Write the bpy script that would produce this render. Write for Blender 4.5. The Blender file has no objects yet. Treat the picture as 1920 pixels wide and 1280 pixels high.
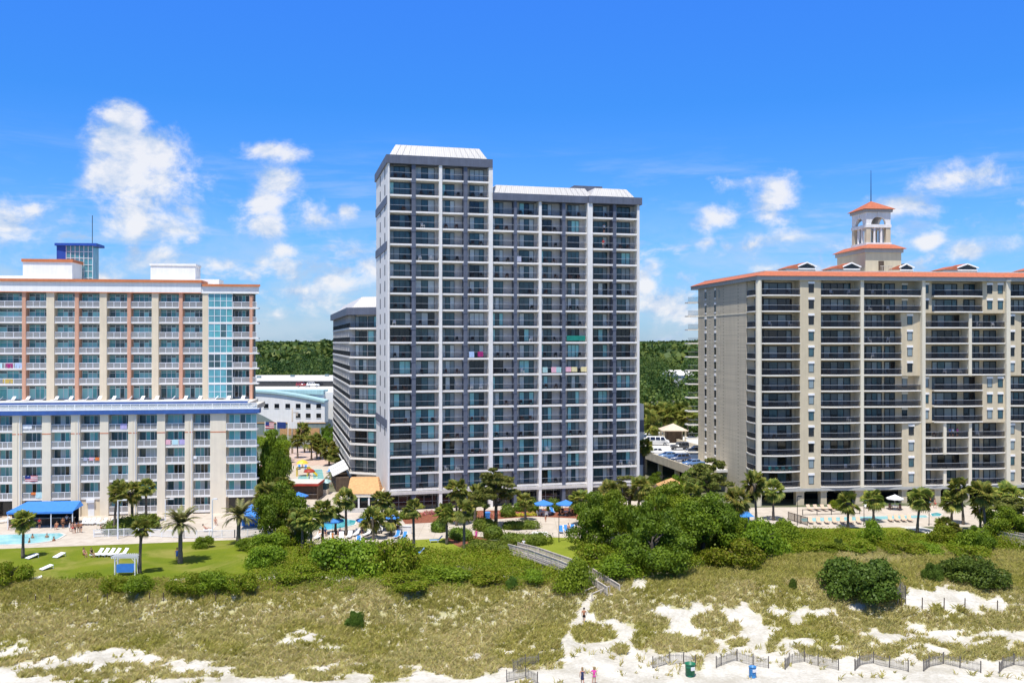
import bpy, bmesh, math, random
import numpy as np
from math import sin, cos, pi, radians, atan, sqrt, tan

random.seed(7)
RNG = np.random.default_rng(11)
SC = bpy.context.scene
COL = SC.collection

# ------------------------------------------------------------------ camera, light, exposure
CAMZ, FPX = 30.0, 1750.0            # camera height (m) and focal length in photo pixels (1920 wide)
cam_d = bpy.data.cameras.new('camera')
cam = bpy.data.objects.new('camera', cam_d); COL.objects.link(cam)
cam.location = (0, 0, CAMZ); cam.rotation_euler = (radians(90), 0, 0)
cam_d.sensor_width = 36; cam_d.lens = FPX/1920*36
cam_d.clip_start = 1; cam_d.clip_end = 20000
SC.camera = cam

SUN_EL, SUN_AZ = 69.0, -163.0        # azimuth from +Y towards +X: behind the camera, a little to the left
sd = bpy.data.lights.new('sun', 'SUN'); sd.energy = 4.4; sd.angle = radians(0.5); sd.color = (1.0, 0.965, 0.91)
so = bpy.data.objects.new('sun', sd); COL.objects.link(so)
from mathutils import Vector, Matrix
_sv = Vector((cos(radians(SUN_EL))*sin(radians(SUN_AZ)), cos(radians(SUN_EL))*cos(radians(SUN_AZ)), sin(radians(SUN_EL))))
so.rotation_euler = _sv.to_track_quat('Z', 'Y').to_euler()
so.location = (0, 0, 200)

SC.view_settings.view_transform = 'Standard'
SC.view_settings.look = 'None'
SC.view_settings.exposure = 0.40
SC.view_settings.gamma = 1.0
SC.view_settings.use_curve_mapping = False
SC.render.engine = 'CYCLES'
SC.cycles.max_bounces = 5; SC.cycles.diffuse_bounces = 3; SC.cycles.glossy_bounces = 3
SC.cycles.transmission_bounces = 2; SC.cycles.transparent_max_bounces = 10
SC.cycles.use_denoising = True; SC.cycles.denoiser = 'OPENIMAGEDENOISE'
SC.cycles.pixel_filter_type = 'BLACKMAN_HARRIS'

# ------------------------------------------------------------------ sky
world = bpy.data.worlds.new('World'); SC.world = world
world.use_nodes = True
wt = world.node_tree; wt.nodes.clear()
def wn(t, **kw):
    n = wt.nodes.new(t)
    for k, v in kw.items(): setattr(n, k, v)
    return n
def setin(tree, sock, v):
    if isinstance(v, bpy.types.NodeSocket): tree.links.new(v, sock)
    else: sock.default_value = v
def wmath(op, a, b=None, c=None, clamp=False):
    n = wn('ShaderNodeMath', operation=op, use_clamp=clamp)
    setin(wt, n.inputs[0], a)
    if b is not None: setin(wt, n.inputs[1], b)
    if c is not None: setin(wt, n.inputs[2], c)
    return n.outputs[0]
def wvec(op, a, b=None):
    n = wn('ShaderNodeVectorMath', operation=op)
    setin(wt, n.inputs[0], a)
    if b is not None: setin(wt, n.inputs[1], b)
    return n.outputs['Value' if op == 'LENGTH' else 'Vector']
def wmap(v, a, b, c=0.0, d=1.0, smooth=True):
    n = wn('ShaderNodeMapRange', interpolation_type='SMOOTHSTEP' if smooth else 'LINEAR')
    for i, x in enumerate((v, a, b, c, d)): setin(wt, n.inputs[i], x)
    return n.outputs[0]
def wmix(f, a, b):
    n = wn('ShaderNodeMix', data_type='RGBA')
    setin(wt, n.inputs[0], f); setin(wt, n.inputs[6], a); setin(wt, n.inputs[7], b)
    return n.outputs[2]
tc = wn('ShaderNodeTexCoord')
sep = wn('ShaderNodeSeparateXYZ'); wt.links.new(tc.outputs['Generated'], sep.inputs[0])
azim = wmath('ARCTAN2', sep.outputs[0], sep.outputs[1])
hor = wmath('SQRT', wmath('ADD', wmath('MULTIPLY', sep.outputs[0], sep.outputs[0]), wmath('MULTIPLY', sep.outputs[1], sep.outputs[1])))
elev = wmath('DIVIDE', sep.outputs[2], wmath('MAXIMUM', hor, 0.02))
cmb = wn('ShaderNodeCombineXYZ'); wt.links.new(azim, cmb.inputs[0]); wt.links.new(elev, cmb.inputs[1])
uv = cmb.outputs[0]
sky = wn('ShaderNodeTexSky', sky_type='NISHITA', sun_disc=False)
sky.sun_elevation = radians(SUN_EL); sky.sun_rotation = radians(SUN_AZ)
sky.altitude = 0; sky.air_density = 1.0; sky.dust_density = 0.25; sky.ozone_density = 3.0
# summer air over the coast: deeper blue with height, clearing to white at the horizon
tint = wmix(wmap(elev, 0.0, 0.10, smooth=False), (0.36, 0.56, 0.95, 1), (0.34, 0.64, 1.06, 1))
tint = wmix(wmap(elev, 0.09, 0.25, smooth=False), tint, (0.20, 0.63, 1.22, 1))
tint = wmix(wmap(elev, 0.25, 0.38, smooth=False), tint, (0.24, 0.70, 1.50, 1))
tint = wmix(wmap(elev, 0.45, 0.95), tint, (1.22, 1.04, 0.80, 1))  # unseen upper sky warmed so its fill light leaves white walls neutral
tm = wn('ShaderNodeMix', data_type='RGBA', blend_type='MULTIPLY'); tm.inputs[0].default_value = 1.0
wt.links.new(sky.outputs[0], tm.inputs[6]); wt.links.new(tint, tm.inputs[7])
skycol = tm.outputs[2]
SKY_STRENGTH = 0.12
def wnoise(vec, scale, detail=6, rough=0.55, dist=0.0):
    n = wn('ShaderNodeTexNoise'); n.noise_dimensions = '3D'
    wt.links.new(vec, n.inputs['Vector'])
    n.inputs['Scale'].default_value = scale; n.inputs['Detail'].default_value = detail
    n.inputs['Roughness'].default_value = rough; n.inputs['Distortion'].default_value = dist
    return n.outputs[0]
# cumulus: soft lobes at their bearings, broken up by fractal noise
CLOUDS = [(232,228,46,44,1),(205,262,46,36,1),(262,285,70,50,1),(215,325,60,45,1),(290,350,82,55,.9),(345,388,46,36,.75),(255,398,70,38,.75),
          (252,468,26,32,.85),(366,440,22,36,.7),(300,480,80,22,.7),(250,430,60,36,.85),(330,430,60,30,.8),(180,340,40,40,.6),(420,500,60,20,.55),(10,412,72,38,1),(62,395,26,22,.9),(110,455,60,20,.4),
          (505,282,46,17,.85),(548,290,34,20,.85),(522,335,44,28,.85),(500,425,62,28,.9),(592,410,46,30,.8),(650,393,20,15,.9),(500,380,32,25,.7),
          (620,525,28,14,.8),(555,520,34,14,.75),(490,492,22,18,.75),(655,535,60,26,.7),(585,560,70,20,.55),(150,492,44,16,.6),(690,500,40,28,.6),
          (1342,415,48,22,.95),(1455,375,58,40,.9),(1412,458,56,24,.95),(1326,455,32,12,.7),(1482,445,46,18,.75),(1700,376,60,24,.9),
          (1790,330,74,26,.7),(1748,352,56,26,.75),(1802,470,38,18,.85),(1745,455,28,14,.8),(1206,535,22,30,1),(1240,572,54,34,.9),(1265,585,46,24,.8),
          (1385,350,34,14,.6),(1500,508,50,14,.7),(1440,503,30,10,.8),(1600,530,120,18,.4),(530,470,40,18,.75),(480,515,30,16,.75),(590,500,40,18,.7),(660,470,36,22,.65),(560,545,60,14,.75),(640,590,40,12,.6),(520,590,30,10,.6),(170,520,50,16,.75),(90,480,40,16,.6),(1230,500,26,20,.8),(1290,600,30,12,.6),(1560,460,30,14,.5),(1640,500,50,14,.5),(1270,520,50,14,.45),(1860,455,70,16,.35)]
M = None
for (cx, cy, rx, ry, w) in CLOUDS:
    az = atan((cx-960)/FPX); v = (640-cy)/FPX*cos(az)
    d = wvec('SUBTRACT', uv, (az, v, 0))
    d = wvec('MULTIPLY', d, (FPX/(rx*1.38), FPX/(ry*1.42), 0))
    e = wmath('MULTIPLY', wmath('SUBTRACT', 1.0, wvec('LENGTH', d)), w)
    M = e if M is None else wmath('SMOOTH_MAX', M, e, 0.25)
uvs = wvec('MULTIPLY', uv, (1, 1.35, 1))
n1 = wnoise(uvs, 17, 9, 0.60, 0.25)
n2 = wnoise(wvec('ADD', uvs, (0.010, -0.016, 0)), 17, 9, 0.60, 0.25)
nb = wnoise(wvec('ADD', uvs, (3.1, 1.7, 0.4)), 7.5, 5, 0.55, 0.1)
nf = wnoise(uvs, 46, 6, 0.62, 0.3)
turb = wmath('ADD', wmath('MULTIPLY', wmath('SUBTRACT', n1, 0.5), 2.1), wmath('ADD', wmath('MULTIPLY', wmath('SUBTRACT', nb, 0.5), 0.9), wmath('MULTIPLY', wmath('SUBTRACT', nf, 0.5), 0.75)))
dens = wmath('ADD', M, turb)
alpha = wmap(dens, 0.05, 0.85)
# a few more clouds all round the rest of the sky
n4 = wnoise(wvec('MULTIPLY', uv, (1, 2.2, 1)), 3.2, 8, 0.6)
away = wmap(wmath('ABSOLUTE', azim), 0.62, 0.85)
alpha2 = wmath('MULTIPLY', wmath('MULTIPLY', wmap(n4, 0.56, 0.66), away), wmap(elev, 0.9, 0.02))
# high thin streaks and the milky band low down
n3 = wnoise(wvec('MULTIPLY', uv, (1, 7.0, 1)), 4.5, 7, 0.62, 0.4)
streak = wmath('MULTIPLY', wmath('MULTIPLY', wmap(n3, 0.47, 0.70), wmap(elev, 0.23, 0.13)), 0.50)
n5 = wnoise(wvec('MULTIPLY', uv, (1, 2.0, 1)), 9, 7, 0.6, 0.3)
low = wmath('MULTIPLY', wmath('MULTIPLY', wmap(n5, 0.40, 0.68), wmap(elev, 0.165, 0.03)), 0.66)
thin = wmath('MAXIMUM', streak, low)
lit = wmath('ADD', wmath('ADD', 0.36, wmath('MULTIPLY', wmath('SUBTRACT', n1, n2), 4.4)), wmath('MULTIPLY', alpha, 0.35), clamp=True)
ccol = wmix(lit, (0.46, 0.62, 0.88, 1), (0.96, 0.965, 1.0, 1))
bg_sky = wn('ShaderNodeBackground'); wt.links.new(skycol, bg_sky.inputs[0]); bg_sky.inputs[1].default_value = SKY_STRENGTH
bg_cl = wn('ShaderNodeBackground'); wt.links.new(ccol, bg_cl.inputs[0]); bg_cl.inputs[1].default_value = 0.72
bg_th = wn('ShaderNodeBackground'); bg_th.inputs[0].default_value = (0.70, 0.85, 1.0, 1); bg_th.inputs[1].default_value = 0.62
m1 = wn('ShaderNodeMixShader'); wt.links.new(thin, m1.inputs[0]); wt.links.new(bg_sky.outputs[0], m1.inputs[1]); wt.links.new(bg_th.outputs[0], m1.inputs[2])
m2 = wn('ShaderNodeMixShader'); n6 = wnoise(wvec('ADD', wvec('MULTIPLY', uv, (1, 1.9, 1)), (5.3, 0.7, 1.9)), 15, 9, 0.62, 0.3)
puff = wmath('MULTIPLY', wmath('MULTIPLY', wmap(n6, 0.53, 0.68), wmap(elev, 0.185, 0.07)), 0.85)
wt.links.new(wmath('MULTIPLY', wmath('MAXIMUM', wmath('MAXIMUM', alpha, puff), alpha2), 0.92), m2.inputs[0])
wt.links.new(m1.outputs[0], m2.inputs[1]); wt.links.new(bg_cl.outputs[0], m2.inputs[2])
wo = wn('ShaderNodeOutputWorld'); wt.links.new(m2.outputs[0], wo.inputs[0])
world.cycles.sampling_method = 'MANUAL'; world.cycles.sample_map_resolution = 512

# ------------------------------------------------------------------ helpers
def sstep(a, b, x):
    t = np.clip((np.asarray(x, float)-a)/(b-a), 0, 1); return t*t*(3-2*t)

def tag(o, label=None, cat=None, group=None, kind=None):
    if label: o['label'] = label
    if cat: o['category'] = cat
    if group: o['group'] = group
    if kind: o['kind'] = kind
    return o
def thing(name, label, cat, loc=(0,0,0), rz=0.0, group=None):
    o = bpy.data.objects.new(name, None); COL.objects.link(o)
    o.location = loc; o.rotation_euler = (0, 0, rz); o.empty_display_size = 0.5
    return tag(o, label, cat, group)
def children(o): return list(o.children)
def copy_tree(o, parent=None):
    c = o.copy(); COL.objects.link(c)
    if parent is not None: c.parent = parent
    for ch in children(o): copy_tree(ch, c)
    return c
def link(name, me, parent=None, loc=None, rz=None):
    o = bpy.data.objects.new(name, me); COL.objects.link(o)
    if parent is not None: o.parent = parent
    if loc is not None: o.location = loc
    if rz is not None: o.rotation_euler = (0, 0, rz)
    return o

class MB:
    """collects faces, then makes ONE mesh"""
    def __init__(s): s.v = []; s.f = []; s.m = []
    def quad(s, a, b, c, d, m=0):
        n = len(s.v); s.v += [a, b, c, d]; s.f.append((n, n+1, n+2, n+3)); s.m.append(m)
    def tri(s, a, b, c, m=0):
        n = len(s.v); s.v += [a, b, c]; s.f.append((n, n+1, n+2)); s.m.append(m)
    def poly(s, pts, m=0):
        n = len(s.v); s.v += list(pts); s.f.append(tuple(range(n, n+len(pts)))); s.m.append(m)
    def box(s, x0, x1, y0, y1, z0, z1, m=0):
        if x0 > x1: x0, x1 = x1, x0
        if y0 > y1: y0, y1 = y1, y0
        n = len(s.v)
        s.v += [(x0,y0,z0),(x1,y0,z0),(x1,y1,z0),(x0,y1,z0),(x0,y0,z1),(x1,y0,z1),(x1,y1,z1),(x0,y1,z1)]
        for q in ((0,3,2,1),(4,5,6,7),(0,1,5,4),(1,2,6,5),(2,3,7,6),(3,0,4,7)):
            s.f.append(tuple(n+i for i in q)); s.m.append(m)
    def prism(s, pts, z0, z1, m=0, top=None):
        """pts anticlockwise (x,y); z0/z1 numbers; top = other outline of the same length for a tapered prism"""
        k = len(pts); n = len(s.v); tp = top or pts
        s.v += [(p[0], p[1], z0) for p in pts] + [(p[0], p[1], z1) for p in tp]
        s.f.append(tuple(n+i for i in reversed(range(k)))); s.m.append(m)
        s.f.append(tuple(n+k+i for i in range(k))); s.m.append(m)
        for i in range(k):
            j = (i+1) % k
            s.f.append((n+i, n+j, n+k+j, n+k+i)); s.m.append(m)
    def ring(s, path, r, sides=6, m=0, caps=True):
        """tube along a path; r number or list"""
        P = [Vector(p) for p in path]; n0 = len(s.v); K = len(P)
        for i, p in enumerate(P):
            t = (P[min(i+1, K-1)]-P[max(i-1, 0)]).normalized()
            a = t.cross(Vector((0,0,1)) if abs(t.z) < 0.95 else Vector((1,0,0))).normalized(); b = t.cross(a)
            rr = r[i] if isinstance(r, (list, tuple)) else r
            for k in range(sides):
                an = 2*pi*k/sides; q = p+a*(rr*cos(an))+b*(rr*sin(an)); s.v.append(tuple(q))
        for i in range(K-1):
            for k in range(sides):
                j = (k+1) % sides
                s.f.append((n0+i*sides+k, n0+i*sides+j, n0+(i+1)*sides+j, n0+(i+1)*sides+k)); s.m.append(m)
        if caps:
            s.f.append(tuple(n0+k for k in reversed(range(sides)))); s.m.append(m)
            s.f.append(tuple(n0+(K-1)*sides+k for k in range(sides))); s.m.append(m)
    def lathe(s, prof, sides=16, m=0, c=(0,0)):
        n0 = len(s.v)
        for (r, z) in prof:
            for k in range(sides):
                an = 2*pi*k/sides; s.v.append((c[0]+r*cos(an), c[1]+r*sin(an), z))
        for i in range(len(prof)-1):
            for k in range(sides):
                j = (k+1) % sides
                s.f.append((n0+i*sides+k, n0+i*sides+j, n0+(i+1)*sides+j, n0+(i+1)*sides+k)); s.m.append(m)
    def bar(s, p, q, w, h, m=0):
        """rectangular bar from p to q, w across (horizontal), h high"""
        p, q = Vector(p), Vector(q); t = (q-p).normalized()
        a = t.cross(Vector((0,0,1)));
        if a.length < 1e-4: a = Vector((1,0,0))
        a = a.normalized()*(w/2); b = t.cross(a).normalized()*(h/2)
        n = len(s.v)
        for e in (p, q):
            for (sa, sb) in ((-1,-1),(1,-1),(1,1),(-1,1)): s.v.append(tuple(e+a*sa+b*sb))
        for qd in ((0,1,2,3),(7,6,5,4),(0,4,5,1),(1,5,6,2),(2,6,7,3),(3,7,4,0)):
            s.f.append(tuple(n+i for i in qd)); s.m.append(m)
    def mesh(s, name, mats, smooth=False):
        me = bpy.data.meshes.new(name)
        me.from_pydata([tuple(map(float, p)) for p in s.v], [], s.f)
        for m in (mats if isinstance(mats, (list, tuple)) else [mats]): me.materials.append(m)
        if me.polygons:
            me.polygons.foreach_set('material_index', s.m)
            if smooth: me.polygons.foreach_set('use_smooth', [True]*len(me.polygons))
        bm = bmesh.new(); bm.from_mesh(me); bmesh.ops.recalc_face_normals(bm, faces=bm.faces); bm.to_mesh(me); bm.free()
        me.update(); return me
    def build(s, name, mats, parent=None, loc=None, rz=None, smooth=False):
        return link(name, s.mesh(name, mats, smooth), parent, loc, rz)

def np_mesh(name, V, F, mat, smooth=False, tone=None):
    """big meshes from arrays: V (n,3), F (k,m)"""
    me = bpy.data.meshes.new(name)
    V = np.ascontiguousarray(V, np.float32); F = np.ascontiguousarray(F, np.int32)
    me.vertices.add(len(V)); me.vertices.foreach_set('co', V.ravel())
    k, m = F.shape
    me.loops.add(k*m); me.loops.foreach_set('vertex_index', F.ravel())
    me.polygons.add(k); me.polygons.foreach_set('loop_start', np.arange(0, k*m, m, dtype=np.int32))
    if smooth: me.polygons.foreach_set('use_smooth', np.ones(k, dtype=bool))
    if tone is not None:
        at = me.attributes.new('tone', 'FLOAT', 'POINT'); at.data.foreach_set('value', np.ascontiguousarray(tone, np.float32))
    me.materials.append(mat); me.update(calc_edges=True); return me

# terrain --------------------------------------------------------------------
_ph = RNG.uniform(0, 6.28, (10,)); 
def bumps(x, y):
    x = np.asarray(x, float); y = np.asarray(y, float)
    b = (0.34*np.sin(x*0.21+_ph[0]+0.6*np.sin(y*.17))*np.cos(y*0.33+_ph[1]) + 0.22*np.sin(x*0.47+y*0.39+_ph[2]) +
         0.16*np.sin(x*0.93-y*0.71+_ph[3]) + 0.07*np.sin(x*1.9+y*1.5+_ph[4]) + 0.05*np.sin(x*2.7-y*2.3+_ph[5]))
    return b*sstep(94, 100, y)*(1-sstep(112, 116.5, y))
def hgt(x, y):
    y = np.asarray(y, float)
    z = -3.0*(1-sstep(105.0, 116.5, y)) - 0.6*(1-sstep(92, 106, y)) + 8.5*sstep(430, 1000, y)
    return z + bumps(x, y)
def hz(x, y): return float(hgt(x, y))
def G(px, py, dz=0.0):
    """where the sight line through a photo pixel meets the ground"""
    t = (px-960)/FPX; s = (py-640)/FPX
    y = 60.0
    for i in range(6000):
        if CAMZ - s*y <= hz(t*y, y)+dz: break
        y += 0.05 if y < 260 else 0.5
    return (t*y, y, hz(t*y, y))
def on_line(P, ang, px):
    """distance along a wall line (start P, bearing ang) at which photo column px meets it"""
    t = (px-960)/FPX; c, s = cos(ang), sin(ang)
    return (t*P[1]-P[0])/(c-t*s)
# ------------------------------------------------------------------ materials
def new_mat(name):
    m = bpy.data.materials.new(name); m.use_nodes = True
    nt = m.node_tree; nt.nodes.clear()
    out = nt.nodes.new('ShaderNodeOutputMaterial')
    b = nt.nodes.new('ShaderNodeBsdfPrincipled'); nt.links.new(b.outputs[0], out.inputs[0])
    return m, nt, b, out
def nmath(nt, op, a, b=None, clamp=False):
    n = nt.nodes.new('ShaderNodeMath'); n.operation = op; n.use_clamp = clamp
    setin(nt, n.inputs[0], a)
    if b is not None: setin(nt, n.inputs[1], b)
    return n.outputs[0]
def nnoise(nt, vec, scale, detail=4, rough=0.55, dist=0.0):
    n = nt.nodes.new('ShaderNodeTexNoise'); nt.links.new(vec, n.inputs['Vector'])
    n.inputs['Scale'].default_value = scale; n.inputs['Detail'].default_value = detail
    n.inputs['Roughness'].default_value = rough; n.inputs['Distortion'].default_value = dist
    return n.outputs[0]
def nmap(nt, v, a, b, c=0.0, d=1.0):
    n = nt.nodes.new('ShaderNodeMapRange'); n.interpolation_type = 'SMOOTHSTEP'
    for i, x in enumerate((v, a, b, c, d)): setin(nt, n.inputs[i], x)
    return n.outputs[0]
def nmix(nt, f, a, b):
    n = nt.nodes.new('ShaderNodeMix'); n.data_type = 'RGBA'
    setin(nt, n.inputs[0], f); setin(nt, n.inputs[6], a); setin(nt, n.inputs[7], b)
    return n.outputs[2]
def coords(nt, kind='Object', scale=None):
    t = nt.nodes.new('ShaderNodeTexCoord'); v = t.outputs[kind]
    if scale:
        mp = nt.nodes.new('ShaderNodeMapping'); mp.inputs['Scale'].default_value = scale
        nt.links.new(v, mp.inputs[0]); v = mp.outputs[0]
    return v
def c4(c): return (c[0], c[1], c[2], 1)
def bump(nt, b, h, strength=0.3, dist=0.05):
    n = nt.nodes.new('ShaderNodeBump'); n.inputs['Strength'].default_value = strength; n.inputs['Distance'].default_value = dist
    nt.links.new(h, n.inputs['Height']); nt.links.new(n.outputs[0], b.inputs['Normal'])
def paint(name, col, rough=0.7, var=0.12, scale=0.6, spec=0.3, streak=True, metal=0.0, bumpy=0.0):
    """painted or rendered surface: slight blotches and faint vertical weathering"""
    m, nt, b, out = new_mat(name)
    v = coords(nt)
    n = nnoise(nt, v, scale, 5, 0.6)
    f = nmap(nt, n, 0.3, 0.7)
    if streak:
        n2 = nnoise(nt, coords(nt, 'Object', (2.2, 2.2, 0.12)), 1.0, 4, 0.6)
        f = nmath(nt, 'MULTIPLY', nmath(nt, 'ADD', f, nmap(nt, n2, 0.35, 0.7)), 0.5)
    dark = tuple(c*(1-var*1.6) for c in col); lite = tuple(min(1, c*(1+var*0.5)) for c in col)
    nt.links.new(nmix(nt, f, c4(dark), c4(lite)), b.inputs['Base Color'])
    b.inputs['Roughness'].default_value = rough; b.inputs['Specular IOR Level'].default_value = spec; b.inputs['Metallic'].default_value = metal
    if bumpy: bump(nt, b, nnoise(nt, v, 9, 4), bumpy, 0.05)
    return m
def glassy(name, col, rough=0.08, spec=0.5, var=0.25, coat=0.0):
    """window pane over a dim room: dark body under a mirror-smooth face"""
    m, nt, b, out = new_mat(name)
    n = nnoise(nt, coords(nt, 'Object', (1.3, 1.3, 0.5)), 0.9, 2)
    oi = nt.nodes.new('ShaderNodeObjectInfo')
    f = nmath(nt, 'MULTIPLY', nmath(nt, 'ADD', nmap(nt, n, 0.3, 0.7), oi.outputs['Random']), 0.5)
    nt.links.new(nmix(nt, f, c4([c*(1-var) for c in col]), c4([c*(1+var) for c in col])), b.inputs['Base Color'])
    b.inputs['Roughness'].default_value = rough; b.inputs['Specular IOR Level'].default_value = spec
    b.inputs['Coat Weight'].default_value = coat
    return m
def drape(name, col):
    """curtain seen through a pane: folds as vertical stripes under a clear glossy coat"""
    m, nt, b, out = new_mat(name)
    w = nt.nodes.new('ShaderNodeTexWave'); w.wave_type = 'BANDS'; w.bands_direction = 'X'
    nt.links.new(coords(nt), w.inputs[0]); w.inputs['Scale'].default_value = 2.4; w.inputs['Distortion'].default_value = 1.6; w.inputs['Detail'].default_value = 1
    oi = nt.nodes.new('ShaderNodeObjectInfo')
    f = nmath(nt, 'MULTIPLY', nmath(nt, 'ADD', w.outputs['Fac'], oi.outputs['Random']), 0.5)
    nt.links.new(nmix(nt, f, c4([c*0.62 for c in col]), c4([c*1.12 for c in col])), b.inputs['Base Color'])
    b.inputs['Roughness'].default_value = 0.6; b.inputs['Coat Weight'].default_value = 0.7; b.inputs['Coat Roughness'].default_value = 0.06
    return m
def veil(name, col, op):
    """thin perforated or smoked sheet"""
    m, nt, b, out = new_mat(name)
    b.inputs['Base Color'].default_value = c4(col); b.inputs['Roughness'].default_value = 0.35
    t = nt.nodes.new('ShaderNodeBsdfTransparent'); x = nt.nodes.new('ShaderNodeMixShader')
    x.inputs[0].default_value = op
    nt.links.new(t.outputs[0], x.inputs[1]); nt.links.new(b.outputs[0], x.inputs[2]); nt.links.new(x.outputs[0], out.inputs[0])
    return m
def leafy(name, dark, light, trans=0.25, scale=0.5, warm=None, rough=0.55, spec=0.25, tone=False):
    """foliage: every leaf its own shade, whole sprays lighter or darker"""
    m, nt, b, out = new_mat(name)
    g = nt.nodes.new('ShaderNodeNewGeometry')
    oi = nt.nodes.new('ShaderNodeObjectInfo')
    n = nnoise(nt, coords(nt), scale, 3)
    if tone: n = nt.nodes.new('ShaderNodeAttribute'); n.attribute_name = 'tone'; n = n.outputs['Fac']
    f = nmath(nt, 'ADD', nmath(nt, 'MULTIPLY', g.outputs['Random Per Island'], 0.35 if tone else 0.5), nmath(nt, 'MULTIPLY', n if tone else nmap(nt, n, 0.3, 0.7), 0.65 if tone else 0.5))
    col = nmix(nt, f, c4(dark), c4(light))
    if warm:
        k = nmap(nt, nmath(nt, 'ADD', nmath(nt, 'MULTIPLY', g.outputs['Random Per Island'], 0.6), nmath(nt, 'MULTIPLY', n, 0.6)), 0.62, 0.85)
        col = nmix(nt, k, col, c4(warm))
    hs = nt.nodes.new('ShaderNodeHueSaturation')
    nt.links.new(nmath(nt, 'ADD', 0.485, nmath(nt, 'MULTIPLY', oi.outputs['Random'], 0.03)), hs.inputs['Hue'])
    nt.links.new(nmath(nt, 'ADD', 0.82, nmath(nt, 'MULTIPLY', oi.outputs['Random'], 0.36)), hs.inputs['Value'])
    nt.links.new(col, hs.inputs['Color']); col = hs.outputs[0]
    nt.links.new(col, b.inputs['Base Color']); b.inputs['Roughness'].default_value = rough; b.inputs['Specular IOR Level'].default_value = spec
    tr = nt.nodes.new('ShaderNodeBsdfTranslucent'); nt.links.new(col, tr.inputs[0])
    x = nt.nodes.new('ShaderNodeMixShader'); x.inputs[0].default_value = trans
    nt.links.new(b.outputs[0], x.inputs[1]); nt.links.new(tr.outputs[0], x.inputs[2]); nt.links.new(x.outputs[0], out.inputs[0])
    return m
def cloth(name, col, col2=None, scale=3.0):
    m, nt, b, out = new_mat(name)
    if col2:
        w = nt.nodes.new('ShaderNodeTexWave'); nt.links.new(coords(nt), w.inputs[0]); w.inputs['Scale'].default_value = scale; w.inputs['Distortion'].default_value = 4
        nt.links.new(nmix(nt, nmap(nt, w.outputs['Fac'], 0.35, 0.65), c4(col), c4(col2)), b.inputs['Base Color'])
    else:
        n = nnoise(nt, coords(nt), 2.0, 3)
        nt.links.new(nmix(nt, n, c4([c*0.8 for c in col]), c4([min(1, c*1.15) for c in col])), b.inputs['Base Color'])
    b.inputs['Roughness'].default_value = 0.85; b.inputs['Specular IOR Level'].default_value = 0.15
    return m

MT = {}
MT['white'] = paint('white_stucco', (0.80, 0.765, 0.715), 0.75, 0.09)
MT['slab'] = paint('slab_paint', (0.83, 0.79, 0.735), 0.7, 0.06)
MT['bright'] = paint('bright_white_paint', (0.87, 0.845, 0.80), 0.7, 0.06)
MT['trim_white'] = paint('pale_trim', (0.80, 0.75, 0.66), 0.75, 0.05)
MT['slate'] = paint('slate_blue_paint', (0.125, 0.14, 0.185), 0.6, 0.15)
MT['beige'] = paint('beige_wall', (0.62, 0.58, 0.53), 0.8, 0.10)
MT['soffit'] = paint('soffit_paint', (0.60, 0.58, 0.54), 0.8, 0.08)
MT['metal_roof'] = paint('white_metal_roof', (0.80, 0.77, 0.72), 0.45, 0.07)
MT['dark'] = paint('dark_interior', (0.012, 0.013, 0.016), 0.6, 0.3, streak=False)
MT['frame_dark'] = paint('dark_frame', (0.02, 0.026, 0.032), 0.4, 0.2, streak=False)
MT['frame_white'] = paint('white_frame', (0.78, 0.79, 0.80), 0.4, 0.05, streak=False)
MT['rail_dark'] = paint('dark_rail', (0.018, 0.019, 0.024), 0.45, 0.2, streak=False)
MT['rail_top'] = paint('grey_rail', (0.36, 0.37, 0.38), 0.35, 0.1, streak=False)
MT['glass'] = glassy('dark_glass', (0.045, 0.095, 0.11), 0.06, 0.6, 0.5)
MT['glass_teal'] = glassy('teal_glass', (0.10, 0.36, 0.38), 0.06, 0.6, 0.35)
MT['glass_aqua'] = glassy('aqua_glass', (0.11, 0.33, 0.38), 0.06, 0.6, 0.3)
MT['glass_black'] = glassy('black_glass', (0.012, 0.014, 0.017), 0.06, 0.6, 0.4)
MT['curtain'] = drape('pale_curtain', (0.56, 0.63, 0.63))
MT['curtain_teal'] = drape('teal_curtain', (0.30, 0.68, 0.68))
MT['curtain_shaded'] = drape('shaded_curtain', (0.10, 0.13, 0.14))  # curtain with the deep balcony shade put into its colour
MT['curtain_dim'] = drape('dim_curtain', (0.25, 0.31, 0.32))
MT['cream'] = paint('cream_stucco', (0.73, 0.615, 0.445), 0.8, 0.07)
MT['cream_white'] = paint('pale_stucco', (0.78, 0.69, 0.54), 0.8, 0.06)
MT['peach'] = paint('peach_stucco', (0.62, 0.45, 0.30), 0.8, 0.08)
MT['salmon'] = paint('salmon_paint', (0.66, 0.36, 0.24), 0.75, 0.10)
MT['orange_trim'] = paint('orange_trim', (0.62, 0.20, 0.08), 0.6, 0.10)
MT['blue_band'] = paint('blue_band', (0.05, 0.12, 0.36), 0.5, 0.12)
MT['blue_panel'] = paint('blue_panel', (0.03, 0.09, 0.42), 0.45, 0.12)
MT['greyblue'] = paint('teal_grey_wall', (0.20, 0.28, 0.30), 0.8, 0.10)
MT['panel_veil'] = veil('perforated_panel', (0.44, 0.42, 0.40), 0.45)
MT['glass_veil'] = veil('clear_rail_glass', (0.45, 0.55, 0.62), 0.35)
MT['tan'] = paint('tan_stucco', (0.61, 0.515, 0.355), 0.85, 0.08)
MT['tan_trim'] = paint('tan_trim', (0.73, 0.66, 0.51), 0.8, 0.06)
MT['grey_fascia'] = paint('grey_fascia', (0.40, 0.40, 0.37), 0.8, 0.08)
MT['teal_wall'] = paint('sage_wall', (0.22, 0.27, 0.25), 0.8, 0.1)
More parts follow.
